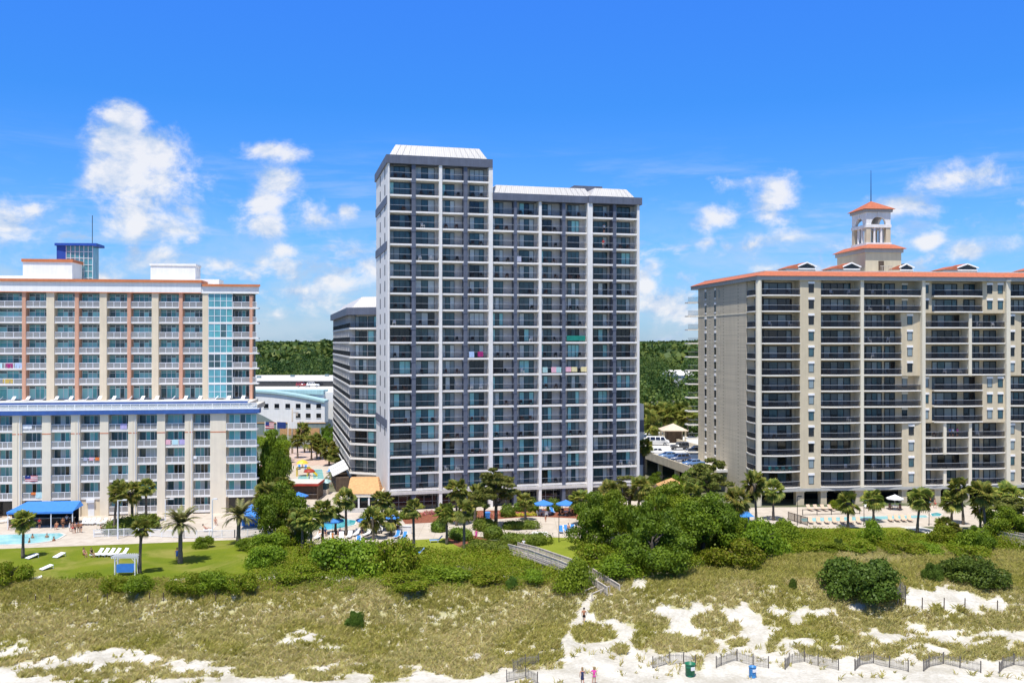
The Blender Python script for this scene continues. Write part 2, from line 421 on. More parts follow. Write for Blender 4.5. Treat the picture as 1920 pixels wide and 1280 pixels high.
MT['teal_roof'] = paint('pale_teal_metal', (0.40, 0.58, 0.58), 0.5, 0.1)
MT['concrete'] = paint('concrete', (0.66, 0.57, 0.42), 0.85, 0.14, 0.8)
MT['conc_pale'] = paint('pale_concrete', (0.60, 0.57, 0.52), 0.85, 0.12, 0.8)
MT['wood'] = paint('weathered_wood', (0.57, 0.50, 0.42), 0.85, 0.22, 2.0)
MT['grey_post'] = paint('grey_post', (0.16, 0.14, 0.12), 0.9, 0.25)
MT['wood_dark'] = paint('dark_wood', (0.12, 0.085, 0.06), 0.85, 0.25, 2.0)
MT['slat'] = paint('grey_slat', (0.34, 0.31, 0.27), 0.9, 0.3, 3.0)
MT['plastic_white'] = paint('white_plastic', (0.80, 0.80, 0.80), 0.45, 0.05, streak=False)
MT['plastic_dark'] = paint('dark_furniture', (0.035, 0.033, 0.035), 0.6, 0.3, streak=False)
MT['plastic_brown'] = paint('brown_furniture', (0.13, 0.075, 0.06), 0.6, 0.3, streak=False)
MT['plastic_teal'] = paint('teal_furniture', (0.03, 0.28, 0.30), 0.5, 0.15, streak=False)
MT['canvas_blue'] = cloth('blue_canvas', (0.06, 0.22, 0.60))
MT['canvas_tan'] = cloth('tan_canvas', (0.66, 0.46, 0.32))
MT['canvas_white'] = cloth('white_canvas', (0.78, 0.76, 0.74))
MT['strap_blue'] = cloth('blue_strap', (0.06, 0.24, 0.60))
MT['tyre'] = paint('tyre_rubber', (0.02, 0.02, 0.02), 0.85, 0.2, streak=False)
MT['chrome'] = paint('wheel_metal', (0.45, 0.46, 0.48), 0.3, 0.1, streak=False, metal=0.7)
MT['lamp'] = paint('lamp_glass', (0.75, 0.75, 0.72), 0.2, 0.05, streak=False)
MT['red'] = paint('red_paint', (0.40, 0.05, 0.03), 0.5, 0.15, streak=False)
MT['yellow'] = paint('yellow_paint', (0.75, 0.55, 0.05), 0.45, 0.1, streak=False)
MT['bin_green'] = paint('green_barrel', (0.02, 0.17, 0.09), 0.4, 0.12)
MT['bin_blue'] = paint('blue_barrel', (0.05, 0.22, 0.48), 0.4, 0.12)
MT['hair'] = paint('dark_hair', (0.03, 0.02, 0.015), 0.6, 0.3, streak=False)
MT['hair_fair'] = paint('fair_hair', (0.30, 0.20, 0.09), 0.6, 0.3, streak=False)
MT['skin'] = paint('skin_light', (0.50, 0.27, 0.18), 0.55, 0.08, streak=False)
MT['skin_tan'] = paint('skin_tanned', (0.42, 0.19, 0.10), 0.55, 0.08, streak=False)
MT['trunk'] = paint('palm_trunk', (0.19, 0.155, 0.12), 0.95, 0.35, 5.0, bumpy=0.6)
MT['bark'] = paint('bark', (0.10, 0.08, 0.06), 0.95, 0.3, 4.0, bumpy=0.6)
# tiled roof: courses as a fine wave
def tiles(name, col):
    m, nt, b, out = new_mat(name)
    w = nt.nodes.new('ShaderNodeTexWave'); w.bands_direction = 'X'; nt.links.new(coords(nt), w.inputs[0]); w.inputs['Scale'].default_value = 1.6
    n = nnoise(nt, coords(nt), 2.3, 5, 0.65)
    f = nmath(nt, 'ADD', nmath(nt, 'MULTIPLY', w.outputs['Fac'], 0.3), nmath(nt, 'MULTIPLY', nmap(nt, n, 0.3, 0.7), 0.7))
    nt.links.new(nmix(nt, f, c4([c*0.72 for c in col]), c4([min(1, c*1.15) for c in col])), b.inputs['Base Color'])
    b.inputs['Roughness'].default_value = 0.75; bump(nt, b, w.outputs['Fac'], 0.5, 0.06)
    return m
MT['tile'] = tiles('clay_tile', (0.47, 0.135, 0.062))
MT['tile_tan'] = tiles('sand_tile', (0.60, 0.33, 0.14))
MT['tile_pale'] = tiles('pale_tile', (0.68, 0.55, 0.42))
# ribbed white metal
def ribbed(name, col):
    m, nt, b, out = new_mat(name)
    w = nt.nodes.new('ShaderNodeTexWave'); w.bands_direction = 'X'; nt.links.new(coords(nt), w.inputs[0]); w.inputs['Scale'].default_value = 0.8
    n = nnoise(nt, coords(nt, 'Object', (2, 2, 0.4)), 1.0, 4)
    f = nmath(nt, 'ADD', nmath(nt, 'MULTIPLY', nmap(nt, w.outputs['Fac'], 0.0, 0.25), 0.5), nmath(nt, 'MULTIPLY', n, 0.5))
    nt.links.new(nmix(nt, f, c4([c*0.62 for c in col]), c4(col)), b.inputs['Base Color']); b.inputs['Roughness'].default_value = 0.5
    return m
MT['ribbed'] = ribbed('standing_seam_metal', (0.60, 0.57, 0.53))
# brick-like scored stucco of the right-hand building
def scored(name, col):
    m, nt, b, out = new_mat(name)
    br = nt.nodes.new('ShaderNodeTexBrick'); mp = nt.nodes.new('ShaderNodeMapping'); mp.inputs['Rotation'].default_value = (radians(90), 0, 0)
    nt.links.new(coords(nt), mp.inputs[0]); nt.links.new(mp.outputs[0], br.inputs[0])
    br.inputs['Scale'].default_value = 1.0; br.inputs['Brick Width'].default_value = 0.8; br.inputs['Row Height'].default_value = 0.33; br.inputs['Mortar Size'].default_value = 0.018
    br.inputs['Color1'].default_value = c4([c*0.92 for c in col]); br.inputs['Color2'].default_value = c4([c*1.05 for c in col]); br.inputs['Mortar'].default_value = c4([c*0.7 for c in col])
    n = nnoise(nt, coords(nt, 'Object', (1.2, 1.2, 0.15)), 0.7, 5, 0.6)
    nt.links.new(nmix(nt, nmap(nt, n, 0.35, 0.75, 0.0, 0.35), br.outputs[0], c4([c*0.62 for c in col])), b.inputs['Base Color']); b.inputs['Roughness'].default_value = 0.9
    return m
MT['block'] = scored('scored_block', (0.59, 0.51, 0.375))

# ground materials, laid out in world metres
def sand_mat():
    m, nt, b, out = new_mat('dune_sand')
    v = coords(nt)
    n = nnoise(nt, v, 0.35, 6, 0.6); n2 = nnoise(nt, v, 3.0, 6, 0.65)
    col = nmix(nt, nmap(nt, nmath(nt, 'ADD', nmath(nt, 'MULTIPLY', n, 0.6), nmath(nt, 'MULTIPLY', n2, 0.4)), 0.36, 0.62), (0.43, 0.395, 0.325, 1), (0.61, 0.575, 0.51, 1))
    sp = nt.nodes.new('ShaderNodeSeparateXYZ'); nt.links.new(v, sp.inputs[0])
    at = nt.nodes.new('ShaderNodeAttribute'); at.attribute_name = 'tone'
    litter = nmath(nt, 'MULTIPLY', nmap(nt, at.outputs['Fac'], 0.1, 0.6), nmap(nt, nnoise(nt, v, 0.9, 7, 0.7), 0.34, 0.56))
    col = nmix(nt, nmath(nt, 'MULTIPLY', litter, 0.85), col, (0.38, 0.355, 0.165, 1))
    nt.links.new(col, b.inputs['Base Color']); b.inputs['Roughness'].default_value = 0.95; b.inputs['Specular IOR Level'].default_value = 0.1
    bump(nt, b, nnoise(nt, v, 1.6, 7, 0.68), 0.9, 0.22)
    return m
MT['sand'] = sand_mat()
def soil_mat():
    m, nt, b, out = new_mat('inland_ground')
    v = coords(nt); n = nnoise(nt, v, 0.12, 6, 0.6)
    nt.links.new(nmix(nt, nmap(nt, n, 0.35, 0.65), (0.06, 0.085, 0.03, 1), (0.16, 0.15, 0.09, 1)), b.inputs['Base Color']); b.inputs['Roughness'].default_value = 0.95
    return m
MT['soil'] = soil_mat()
def lawn_mat(name, a, c, d, dry=None):
    m, nt, b, out = new_mat(name)
    v = coords(nt); n = nnoise(nt, v, 0.22, 5, 0.6); n2 = nnoise(nt, v, 6, 4, 0.7)
    col = nmix(nt, nmap(nt, n, 0.3, 0.7), c4(a), c4(c)); col = nmix(nt, nmap(nt, n2, 0.35, 0.75, 0, 0.55), col, c4(d))
    if dry: col = nmix(nt, nmap(nt, nnoise(nt, v, 0.09, 7, 0.68, 0.6), 0.46, 0.64, 0, 0.75), col, c4(dry))
    nt.links.new(col, b.inputs['Base Color']); b.inputs['Roughness'].default_value = 0.9; b.inputs['Specular IOR Level'].default_value = 0.1
    bump(nt, b, n2, 0.8, 0.06)
    return m
MT['lawn'] = lawn_mat('lawn_grass', (0.115, 0.158, 0.010), (0.170, 0.200, 0.014), (0.085, 0.120, 0.008), (0.26, 0.235, 0.06))
MT['lawn_dry'] = lawn_mat('dry_lawn', (0.19, 0.23, 0.022), (0.25, 0.275, 0.035), (0.12, 0.155, 0.016))
def paving(name, a, c, joint=2.4):
    m, nt, b, out = new_mat(name)
    v = coords(nt); n = nnoise(nt, v, 0.5, 6, 0.65)
    br = nt.nodes.new('ShaderNodeTexBrick'); nt.links.new(v, br.inputs[0]); br.offset = 0
    br.inputs['Scale'].default_value = 1; br.inputs['Brick Width'].default_value = joint; br.inputs['Row Height'].default_value = joint; br.inputs['Mortar Size'].default_value = 0.02
    for k in ('Color1', 'Color2'): br.inputs[k].default_value = (1, 1, 1, 1)
    br.inputs['Mortar'].default_value = (0.6, 0.6, 0.6, 1)
    col = nmix(nt, nmap(nt, n, 0.3, 0.7), c4(a), c4(c))
    mu = nt.nodes.new('ShaderNodeMix'); mu.data_type = 'RGBA'; mu.blend_type = 'MULTIPLY'; mu.inputs[0].default_value = 1
    nt.links.new(col, mu.inputs[6]); nt.links.new(br.outputs[0], mu.inputs[7]); nt.links.new(mu.outputs[2], b.inputs['Base Color'])
    b.inputs['Roughness'].default_value = 0.85; bump(nt, b, n, 0.2, 0.02)
    return m
MT['deck'] = paving('pool_paving', (0.44, 0.375, 0.305), (0.54, 0.475, 0.40))
MT['deck_pink'] = paving('pink_paving', (0.46, 0.33, 0.26), (0.54, 0.41, 0.34), 1.2)
MT['asphalt'] = paving('asphalt', (0.10, 0.10, 0.10), (0.15, 0.145, 0.14), 9)
MT['park'] = paving('parking_concrete', (0.55, 0.53, 0.50), (0.68, 0.66, 0.62), 5)
MT['mulch'] = paint('bark_mulch', (0.26, 0.09, 0.05), 0.95, 0.3, 3.0, streak=False)
def water_mat(name, a, c):
    m, nt, b, out = new_mat(name)
    v = coords(nt); n = nnoise(nt, v, 0.5, 3); n2 = nnoise(nt, v, 3.5, 4, 0.6)
    nt.links.new(nmix(nt, nmap(nt, n, 0.35, 0.65), c4(a), c4(c)), b.inputs['Base Color'])
    b.inputs['Roughness'].default_value = 0.05; b.inputs['Specular IOR Level'].default_value = 0.5; bump(nt, b, n2, 0.15, 0.05)
    return m
MT['water'] = water_mat('pool_water', (0.24, 0.55, 0.58), (0.36, 0.66, 0.68))
MT['water_deep'] = water_mat('deep_pool_water', (0.02, 0.30, 0.34), (0.10, 0.46, 0.50))
# foliage
MT['palm'] = leafy('palm_leaf', (0.11, 0.155, 0.026), (0.29, 0.34, 0.065), 0.38, 0.9, warm=(0.40, 0.36, 0.08))
MT['palm_dry'] = leafy('dry_frond', (0.16, 0.12, 0.05), (0.34, 0.26, 0.10), 0.15, 0.9)
MT['date'] = leafy('date_palm_leaf', (0.10, 0.13, 0.03), (0.29, 0.27, 0.085), 0.2, 0.9, warm=(0.34, 0.28, 0.12))
MT['oak'] = leafy('oak_leaf', (0.060, 0.120, 0.008), (0.20, 0.285, 0.016), 0.36, 0.45)
MT['pine'] = leafy('pine_needle', (0.10, 0.13, 0.020), (0.25, 0.275, 0.05), 0.38, 0.6, warm=(0.22, 0.21, 0.05))
MT['shrub'] = leafy('shrub_leaf', (0.105, 0.180, 0.010), (0.29, 0.375, 0.024), 0.40, 0.35)
MT['scrub'] = leafy('scrub_leaf', (0.120, 0.180, 0.007), (0.32, 0.385, 0.018), 0.40, 0.22, warm=(0.27, 0.25, 0.03))
MT['cedar'] = leafy('cedar_leaf', (0.055, 0.105, 0.012), (0.14, 0.205, 0.024), 0.28, 0.5)
MT['hedge'] = leafy('hedge_leaf', (0.065, 0.115, 0.010), (0.19, 0.24, 0.02), 0.2, 0.6)
MT['wood_leaf'] = leafy('woodland_leaf', (0.026, 0.058, 0.012), (0.098, 0.150, 0.024), 0.25, 0.06, warm=(0.14, 0.17, 0.03), tone=True)
MT['dune'] = leafy('dune_grass_blade', (0.47, 0.455, 0.13), (0.80, 0.755, 0.30), 0.45, 0.16, warm=(0.70, 0.60, 0.30), rough=0.8, spec=0.1)
MT['dune_green'] = leafy('green_dune_grass', (0.40, 0.415, 0.08), (0.70, 0.68, 0.19), 0.45, 0.2, warm=(0.62, 0.56, 0.20), rough=0.8, spec=0.1)
MT['flower'] = leafy('pink_flower', (0.45, 0.10, 0.13), (0.62, 0.22, 0.26), 0.2, 1.5, warm=(0.25, 0.2, 0.05))
MT['ginger'] = leafy('yellow_leaf', (0.30, 0.28, 0.02), (0.50, 0.42, 0.03), 0.25, 0.8)
# ------------------------------------------------------------------ building kit
WM = ['frame_dark','frame_white','glass','glass_teal','glass_aqua','glass_black','curtain','curtain_teal','curtain_dim','curtain_shaded','beige','white']
WMI = {k: i for i, k in enumerate(WM)}; WMATS = [MT[k] for k in WM]
RMK = ['rail_dark','rail_top','frame_white','panel_veil','glass_veil']; RMATS = [MT[k] for k in RMK]
_cache = {}
ORD = ['ground','first','second','third','fourth','fifth','sixth','seventh','eighth','ninth','tenth','eleventh','twelfth','thirteenth','fourteenth','fifteenth','sixteenth','seventeenth','eighteenth','nineteenth','twentieth']

def window_mesh(w, h, panes, frame='frame_dark', fw=0.07, transom=None, widths=None):
    """glazed door or window, foot at the origin, facing -y; panes = list of pane materials"""
    key = ('w', round(w, 1), round(h, 2), tuple(panes), frame, fw, transom, widths)
    if key in _cache: return _cache[key]
    w = round(w, 1); b = MB(); fi = WMI[frame]; n = len(panes)
    ws = [x*w for x in widths] if widths else [w/n]*n
    b.box(-w/2, w/2, -0.03, 0.05, h-fw, h, fi); b.box(-w/2, w/2, -0.03, 0.05, 0, fw, fi)
    x = -w/2
    for i, p in enumerate(panes):
        e = fw if i == 0 else fw/2
        b.box(x-(0 if i == 0 else fw/2), x+e, -0.03, 0.05, fw, h-fw, fi)
        x1 = x+ws[i]
        off = 0.012*(i % 2)
        b.box(x+e, x1-(fw if i == n-1 else fw/2), 0.012+off, 0.04, fw, (h-fw) if not transom else transom-fw/2, WMI[p])
        if transom: b.box(x+e, x1-(fw if i == n-1 else fw/2), 0.012+off, 0.04, transom+fw/2, h-fw, WMI[p if p.startswith('glass') else 'glass'])
        x = x1
    b.box(x-fw, x, -0.03, 0.05, fw, h-fw, fi)
    if transom: b.box(-w/2+fw, w/2-fw, -0.025, 0.045, transom-fw/2, transom+fw/2, fi)
    _cache[key] = b.mesh('window', WMATS); return _cache[key]

def bar_rail_mesh(w, h=1.05):
    key = ('bar', round(w, 1), h)
    if key in _cache: return _cache[key]
    w = round(w, 1); b = MB()
    b.box(-w/2, w/2, -0.03, 0.03, h-0.06, h, 1); b.box(-w/2, w/2, -0.02, 0.02, 0.06, 0.11, 0)
    k = max(2, int(w/0.115))
    for i in range(k+1):
        x = -w/2+0.02+i*(w-0.04)/k
        b.box(x-0.012, x+0.012, -0.012, 0.012, 0.0 if i % 12 == 0 else 0.11, h-0.06, 0)
    _cache[key] = b.mesh('railing', RMATS); return _cache[key]
def panel_rail_mesh(w, n=3, h=1.08, fill=3):
    key = ('pan', round(w, 1), n, h, fill)
    if key in _cache: return _cache[key]
    w = round(w, 1); b = MB()
    b.box(-w/2, w/2, -0.04, 0.04, h-0.10, h, 2); b.box(-w/2, w/2, -0.03, 0.03, 0.05, 0.13, 2)
    for i in range(n+1):
        x = -w/2+0.04+i*(w-0.08)/n; b.box(x-0.04, x+0.04, -0.035, 0.035, 0.0, h-0.10, 2)
        if i < n:
            x1 = -w/2+0.04+(i+1)*(w-0.08)/n; b.box(x+0.04, x1-0.04, -0.008, 0.008, 0.13, h-0.10, fill)
    _cache[key] = b.mesh('railing', RMATS); return _cache[key]
def path_rail_mesh(pts, h=1.05):
    """bar railing following a bowed balcony edge"""
    b = MB()
    for (p, q) in zip(pts[:-1], pts[1:]):
        b.bar((p[0], p[1], h-0.03), (q[0], q[1], h-0.03), 0.06, 0.06, 1)
        b.bar((p[0], p[1], 0.085), (q[0], q[1], 0.085), 0.04, 0.05, 0)
        L = math.hypot(q[0]-p[0], q[1]-p[1]); k = max(1, int(L/0.115))
        for i in range(k):
            f = (i+0.5)/k; x = p[0]+(q[0]-p[0])*f; y = p[1]+(q[1]-p[1])*f
            b.box(x-0.03, x+0.03, y-0.015, y+0.015, 0.0, h-0.06, 0)
    return b.mesh('railing', RMATS)

class Frame:
    """a facade line in a building's own coordinates: u along it, v into the building"""
    def __init__(s, ox, oy, ang=0.0): s.o = (ox, oy); s.a = ang; s.c, s.s = cos(ang), sin(ang)
    def p(s, u, v, z=0.0): return (s.o[0]+u*s.c-v*s.s, s.o[1]+u*s.s+v*s.c, z)
    def apply(s, mb, start=0):
        for i in range(start, len(mb.v)):
            x, y, z = mb.v[i]; mb.v[i] = s.p(x, y, z)
class Building:
    def __init__(s, name, label, loc, rz):
        s.root = thing(name, label, 'building', (loc[0], loc[1], 0), rz); s.loc = loc; s.rz = rz
        s.items = {'window': [], 'railing': []}; s.spots = []
    def world(s, p):
        c, sn = cos(s.rz), sin(s.rz); return (s.loc[0]+p[0]*c-p[1]*sn, s.loc[1]+p[0]*sn+p[1]*c, p[2])
    def add(s, kind, me, p, rz=0.0): s.items[kind].append((me, p, rz))
    def part(s, name, mb, mats, smooth=False): return mb.build(name, [MT[m] for m in mats] if isinstance(mats, list) else MT[mats], s.root, smooth=smooth)
    def finish(s):
        for kind, lst in s.items.items():
            def key(it):
                w = s.world(it[1]); sz = max(it[0].vertices[0].co.x*0+abs(v.co.x) for v in it[0].vertices[:8])
                return math.dist((0, 0, CAMZ), w)/max(sz, 0.2)
            lst.sort(key=key)
            for (me, p, rz) in lst[:100]: link(kind, me, s.root, p, rz)
            rest = lst[100:]
            if rest:
                bm = bmesh.new(); mats = WMATS if kind == 'window' else RMATS
                for (me, p, rz) in rest:
                    n = len(bm.verts); bm.from_mesh(me); bm.verts.ensure_lookup_table()
                    bmesh.ops.transform(bm, matrix=Matrix.Translation(p) @ Matrix.Rotation(rz, 4, 'Z'), verts=bm.verts[n:])
                me = bpy.data.meshes.new('further_'+kind+'s'); bm.to_mesh(me); bm.free()
                for m in mats: me.materials.append(m)
                o = link('further_'+kind+'s', me, s.root); o['kind'] = 'stuff'

def rnd_panes(n, dark=0.5, cur='curtain', gl='glass', sides=True):
    out = []
    for i in range(n):
        edge = i in (0, n-1)
        pr = dark-0.2 if (edge and sides) else dark+0.25
        out.append(gl if random.random() < pr else random.choice([cur, cur, 'curtain_dim']))
    if random.random() < 0.14: out = ['glass_black' if random.random() < .7 else o for o in out]
    return out

# ================================================================== the grey tower (centre)
T_ANG = radians(14.0); T_P = (-21.94, 164.8)
TW = Building('hotel_tower', 'tall white and slate-blue balcony tower with stepped roof in the middle', T_P, T_ANG)
tu = lambda px: on_line(T_P, T_ANG, px)
FL, Z0 = 2.9, 3.44
NL, NR = 20, 18
uS = tu(922.5); uC = tu(1101); uE = tu(1196.5)
zl = Z0+NL*FL; zr = Z0+NR*FL
b = MB()                                    # body and balcony back walls
b.box(0.35, uS-0.3, 1.75, 20, 0.05, zl, 0); b.box(uS-0.3, uE-0.3, 1.75, 20.5, 0.05, zr, 0)
b.box(0.34, uS-0.32, 1.6, 1.75, Z0, zl-0.02, 1); b.box(uS-0.28, uE-0.32, 1.6, 1.75, Z0, zr-0.02, 1)
b.box(0.0, 0.35, -0.12, 20.2, 0.0, zl+0.02, 0)                      # blind end wall, left
b.box(uE-0.3, uE, -0.5, 20.6, 0.0, zr+0.02, 0)
b.box(uE, uE+5.6, 11, 17, 0.0, 17.4, 0)                             # low stair block on the right flank
b.box(uS-0.34, uS+0.02, 1.55, 20.1, zr, zl, 0)
TW.part('wall', b, ['white', 'beige'])
b = MB()
b.box(uE+.02, uE+5.63, 10.97, 16, 11.8, 14.2, 0); TW.part('wall_band', b, 'slate')
b = MB(); b.box(uE+.02, uE+5.63, 10.97, 16, 5.2, 8.8, 0); TW.part('wall_band', b, 'slate')
for k in range(NL):
    b = MB(); z = Z0+k*FL
    b.box(0.352, uS-0.2, 0.0, 1.6, z+.08, z+0.40, 0)
    if k < NR: b.box(uS-0.2, uC, 0.0, 1.6, z+.08, z+0.40, 0); b.box(uC, uE-0.3, -0.4, 1.6, z+.08, z+0.40, 0)
    TW.part('balcony_floor', b, 'slab')
for (x0, x1, kind, top, v0) in [(727.2,729.4,'white',zl,-.22),(772,779.5,'slate',zl,-.10),(823,828.7,'white',zl,-.25),(869.3,876.3,'slate',zl,-.10),(916,923.6,'white',zl,-.25),
        (963.6,969,'slate',zr,-.10),(1010,1015,'white',zr,-.25),(1054,1060,'slate',zr,-.10),(1100,1109,'white',zr,-.72),(1148,1153.6,'slate',zr,-.5),(1192.6,1196.8,'white',zr,-.62)]:
    b = MB(); a0, a1 = tu(x0), tu(x1)
    b.box(max(a0, -0.05), a1, v0, 1.58, 0.0, top, 0)
    if kind == 'slate':
        for k in range(0, NL if top == zl else NR):
            z = Z0+k*FL
            if k: b.box(a0-0.18, a1+0.03, v0-0.06, v0+0.35, z-0.32, z+0.02, 1)
    TW.part('pillar', b, [kind, 'slate'])
bays = [(729.4,772,0,1,4),(779.5,823,0,.87,3),(828.7,869.3,0,.66,3),(876.3,916,.17,.87,3),(923.6,963.6,0,.6,3),(969,1010,.2,.88,3),(1015,1054,0,.62,3),(1060,1100,.2,.78,3),(1109,1148,0,.9,4),(1153.6,1192.6,0,.86,4)]
for bi, (p0, p1, f0, f1, np_) in enumerate(bays):
    a0, a1 = tu(p0), tu(p1); w = a1-a0; fwd = -0.4 if bi >= 8 else 0.0
    for k in range(NL if bi < 4 else NR):
        z = Z0+k*FL+0.40
        cur = 'curtain_teal' if random.random() < (0.45 if k < 10 else 0.15) else 'curtain'
        ww = w*(f1-f0)-0.06
        TW.add('window', window_mesh(ww, 2.36, rnd_panes(np_, .5, cur)), (a0+w*(f0+f1)/2, 1.54, z))
        TW.add('railing', bar_rail_mesh(w-0.04), ((a0+a1)/2, 0.10+fwd, z))
        TW.spots.append((a0, w, 0.75+fwd*.5, z, k, bi))
# narrow slots and slate bands on the blind end wall
for k in range(3, NL):
    for v in (4.6, 12.5):
        b = MB(); z = Z0+k*FL+0.9
        b.box(-0.02, 0.05, v-0.55, v+0.55, z-.1, z+1.8, 0); TW.part('slot_window', b, 'dark')
for z in (Z0+15*FL-.6, Z0+18*FL-1.2, Z0+4*FL-.4):
    b = MB(); b.box(-0.16, -0.002, 1.0, 20.25, z, z+1.45, 0); TW.part('wall_band', b, 'slate')
def mansard(mb, x0, x1, y0, y1, z0, z1, ins):
    mb.prism([(x0,y0),(x1,y0),(x1,y1),(x0,y1)], z0, z1, 0, [(x0+ins,y0+ins),(x1-ins,y0+ins),(x1-ins,y1-ins),(x0+ins,y1-ins)])
    n = int((x1-x0)/1.1)
    for i in range(1, n):
        f = i/n; mb.bar((x0+(x1-x0)*f, y0-.03, z0), (x0+ins+(x1-x0-2*ins)*f, y0+ins-.03, z1), .07, .10, 0)
b = MB(); b.box(-0.3, uS+0.05, -0.4, 20.5, zl, zl+1.5, 0); TW.part('parapet', b, 'slate')
b = MB(); b.box(uS+0.05, uC, -0.5, 20.9, zr, zr+1.3, 0); b.box(uC, uE+0.45, -0.95, 21.0, zr, zr+1.34, 0); TW.part('parapet', b, 'slate')
b = MB(); mansard(b, 0.3, uS-0.7, 0.4, 19.8, zl+1.5, zl+3.7, 1.3); TW.part('roof', b, 'ribbed')
b = MB(); mansard(b, uS+0.06, uC+1.0, 0.4, 20, zr+1.3, zr+3.0, 1.0); mansard(b, uC+0.6, uE-0.6, 0.0, 20.3, zr+1.34, zr+3.15, 1.3); TW.part('roof', b, 'ribbed')
b = MB(); b.prism([(tu(1078)+2.1, 7),(tu(1133)+2.1, 7),(tu(1133)+2.1, 13),(tu(1078)+2.1, 13)], zr+1.3, zr+4.5, 0); TW.part('roof_house', b, 'slate')
# glazed ground floor behind the columns
b = MB()
x = 0.6
while x < uE-2:
    b.box(x, min(x+4.4, uE-.4), 1.62, 1.74, 0.15, Z0-0.1, 0)
    for zz in (1.25, 2.35): b.box(x, min(x+4.4, uE-.4), 1.55, 1.62, zz, zz+0.07, 1)
    for i in range(3): b.box(x+i*1.5, x+i*1.5+0.07, 1.55, 1.62, 0.15, Z0-0.1, 1)
    x += 4.55
TW.part('lobby_glazing', b, ['glass_black', 'rail_top'])
b = MB(); b.box(-0.1, uE, -0.3, 0.05, Z0-0.55, Z0-0.02, 0); TW.part('entrance_beam', b, 'beige')
TW.finish()

# ================================================================== lower wing behind the tower
W_R, W_L, W_B = (-26.6, 185.6), (-32.7, 187.8), (-46.2, 240.5)
WG = Building('hotel_wing', 'lower dark-railed wing running back behind the left edge of the tall tower', W_L, 0.0)
rel = lambda p: (p[0]-W_L[0], p[1]-W_L[1])
aF = math.atan2(W_R[1]-W_L[1], W_R[0]-W_L[0]); aS = math.atan2(W_L[1]-W_B[1], W_L[0]-W_B[0])
LF = math.dist(W_R, W_L); LS = math.dist(W_L, W_B)
fF = Frame(0, 0, aF); fS = Frame(*rel(W_B), aS)
def isect(f1, v1, f2, v2):
    p1 = f1.p(0, v1); p2 = f2.p(0, v2); d = f1.c*(-f2.s)+f1.s*f2.c
    t = ((p2[0]-p1[0])*(-f2.s)+(p2[1]-p1[1])*f2.c)/d
    return (p1[0]+f1.c*t, p1[1]+f1.s*t)
NW = 11; zw = Z0+NW*FL
def wing_poly(v):
    c = isect(fS, v, fF, v); return [fS.p(0, v)[:2], c, fF.p(LF+0.2, v)[:2], fF.p(LF+1.5, 16)[:2], (fS.p(0, 16)[0], fS.p(0, 16)[1])]
b = MB(); b.prism(wing_poly(1.5), 0.0, zw, 0); WG.part('wall', b, 'beige')
for k in range(NW):
    b = MB(); b.prism(wing_poly(0.0), Z0+k*FL, Z0+k*FL+0.34, 0); WG.part('balcony_floor', b, 'slab')
b = MB(); b.prism(wing_poly(-0.6), zw, zw+1.45, 0); WG.part('parapet', b, 'slate')
b = MB(); lo, hi = wing_poly(0.5), wing_poly(2.6); b.prism(lo, zw+1.45, zw+3.7, 0, hi); WG.part('roof', b, 'ribbed')
nS = 11
for k in range(NW):
    z = Z0+k*FL+0.34
    WG.add('window', window_mesh(LF*.42, 2.3, rnd_panes(3, .6, 'curtain')), fF.p(LF*.28, 1.46, z), aF)
    WG.add('window', window_mesh(LF*.42, 2.3, rnd_panes(2, .6, 'curtain_teal')), fF.p(LF*.73, 1.46, z), aF)
    WG.add('railing', bar_rail_mesh(LF-0.1), fF.p(LF/2, 0.1, z), aF)
    WG.spots.append((None, fF, 0.5, z, k, 0)); WG.spots.append((None, fF, 3.5, z, k, 0))
    for i in range(nS):
        uu = LS*(i+0.5)/nS
        WG.add('window', window_mesh(2.6, 2.3, rnd_panes(2, .7, 'curtain')), fS.p(uu, 1.46, z), aS)
        WG.add('railing', bar_rail_mesh(LS/nS-0.05), fS.p(uu, 0.1, z), aS)
for i in range(nS+1):
    b = MB(); b.box(LS*i/nS-0.12, LS*i/nS+0.12, 0.12, 1.5, Z0, zw, 0)
    if i == nS: continue
    fS.apply(b); WG.part('dividing_wall', b, 'white')
WG.finish()

# ================================================================== cream hotel with salmon piers (left)
H_ANG = radians(7.5); H_P = (-87.0, 158.6); H_V = 16.38
HB = Building('beach_hotel', 'cream hotel with salmon piers, blue terrace band and white panel railings at the left', H_P, H_ANG)
hl = lambda px: on_line(H_P, H_ANG, px)
_pu = (-95.5, 174.0); hu = lambda px: on_line(_pu, H_ANG, px)-6.42
uR = hl(485); uX = -26.0
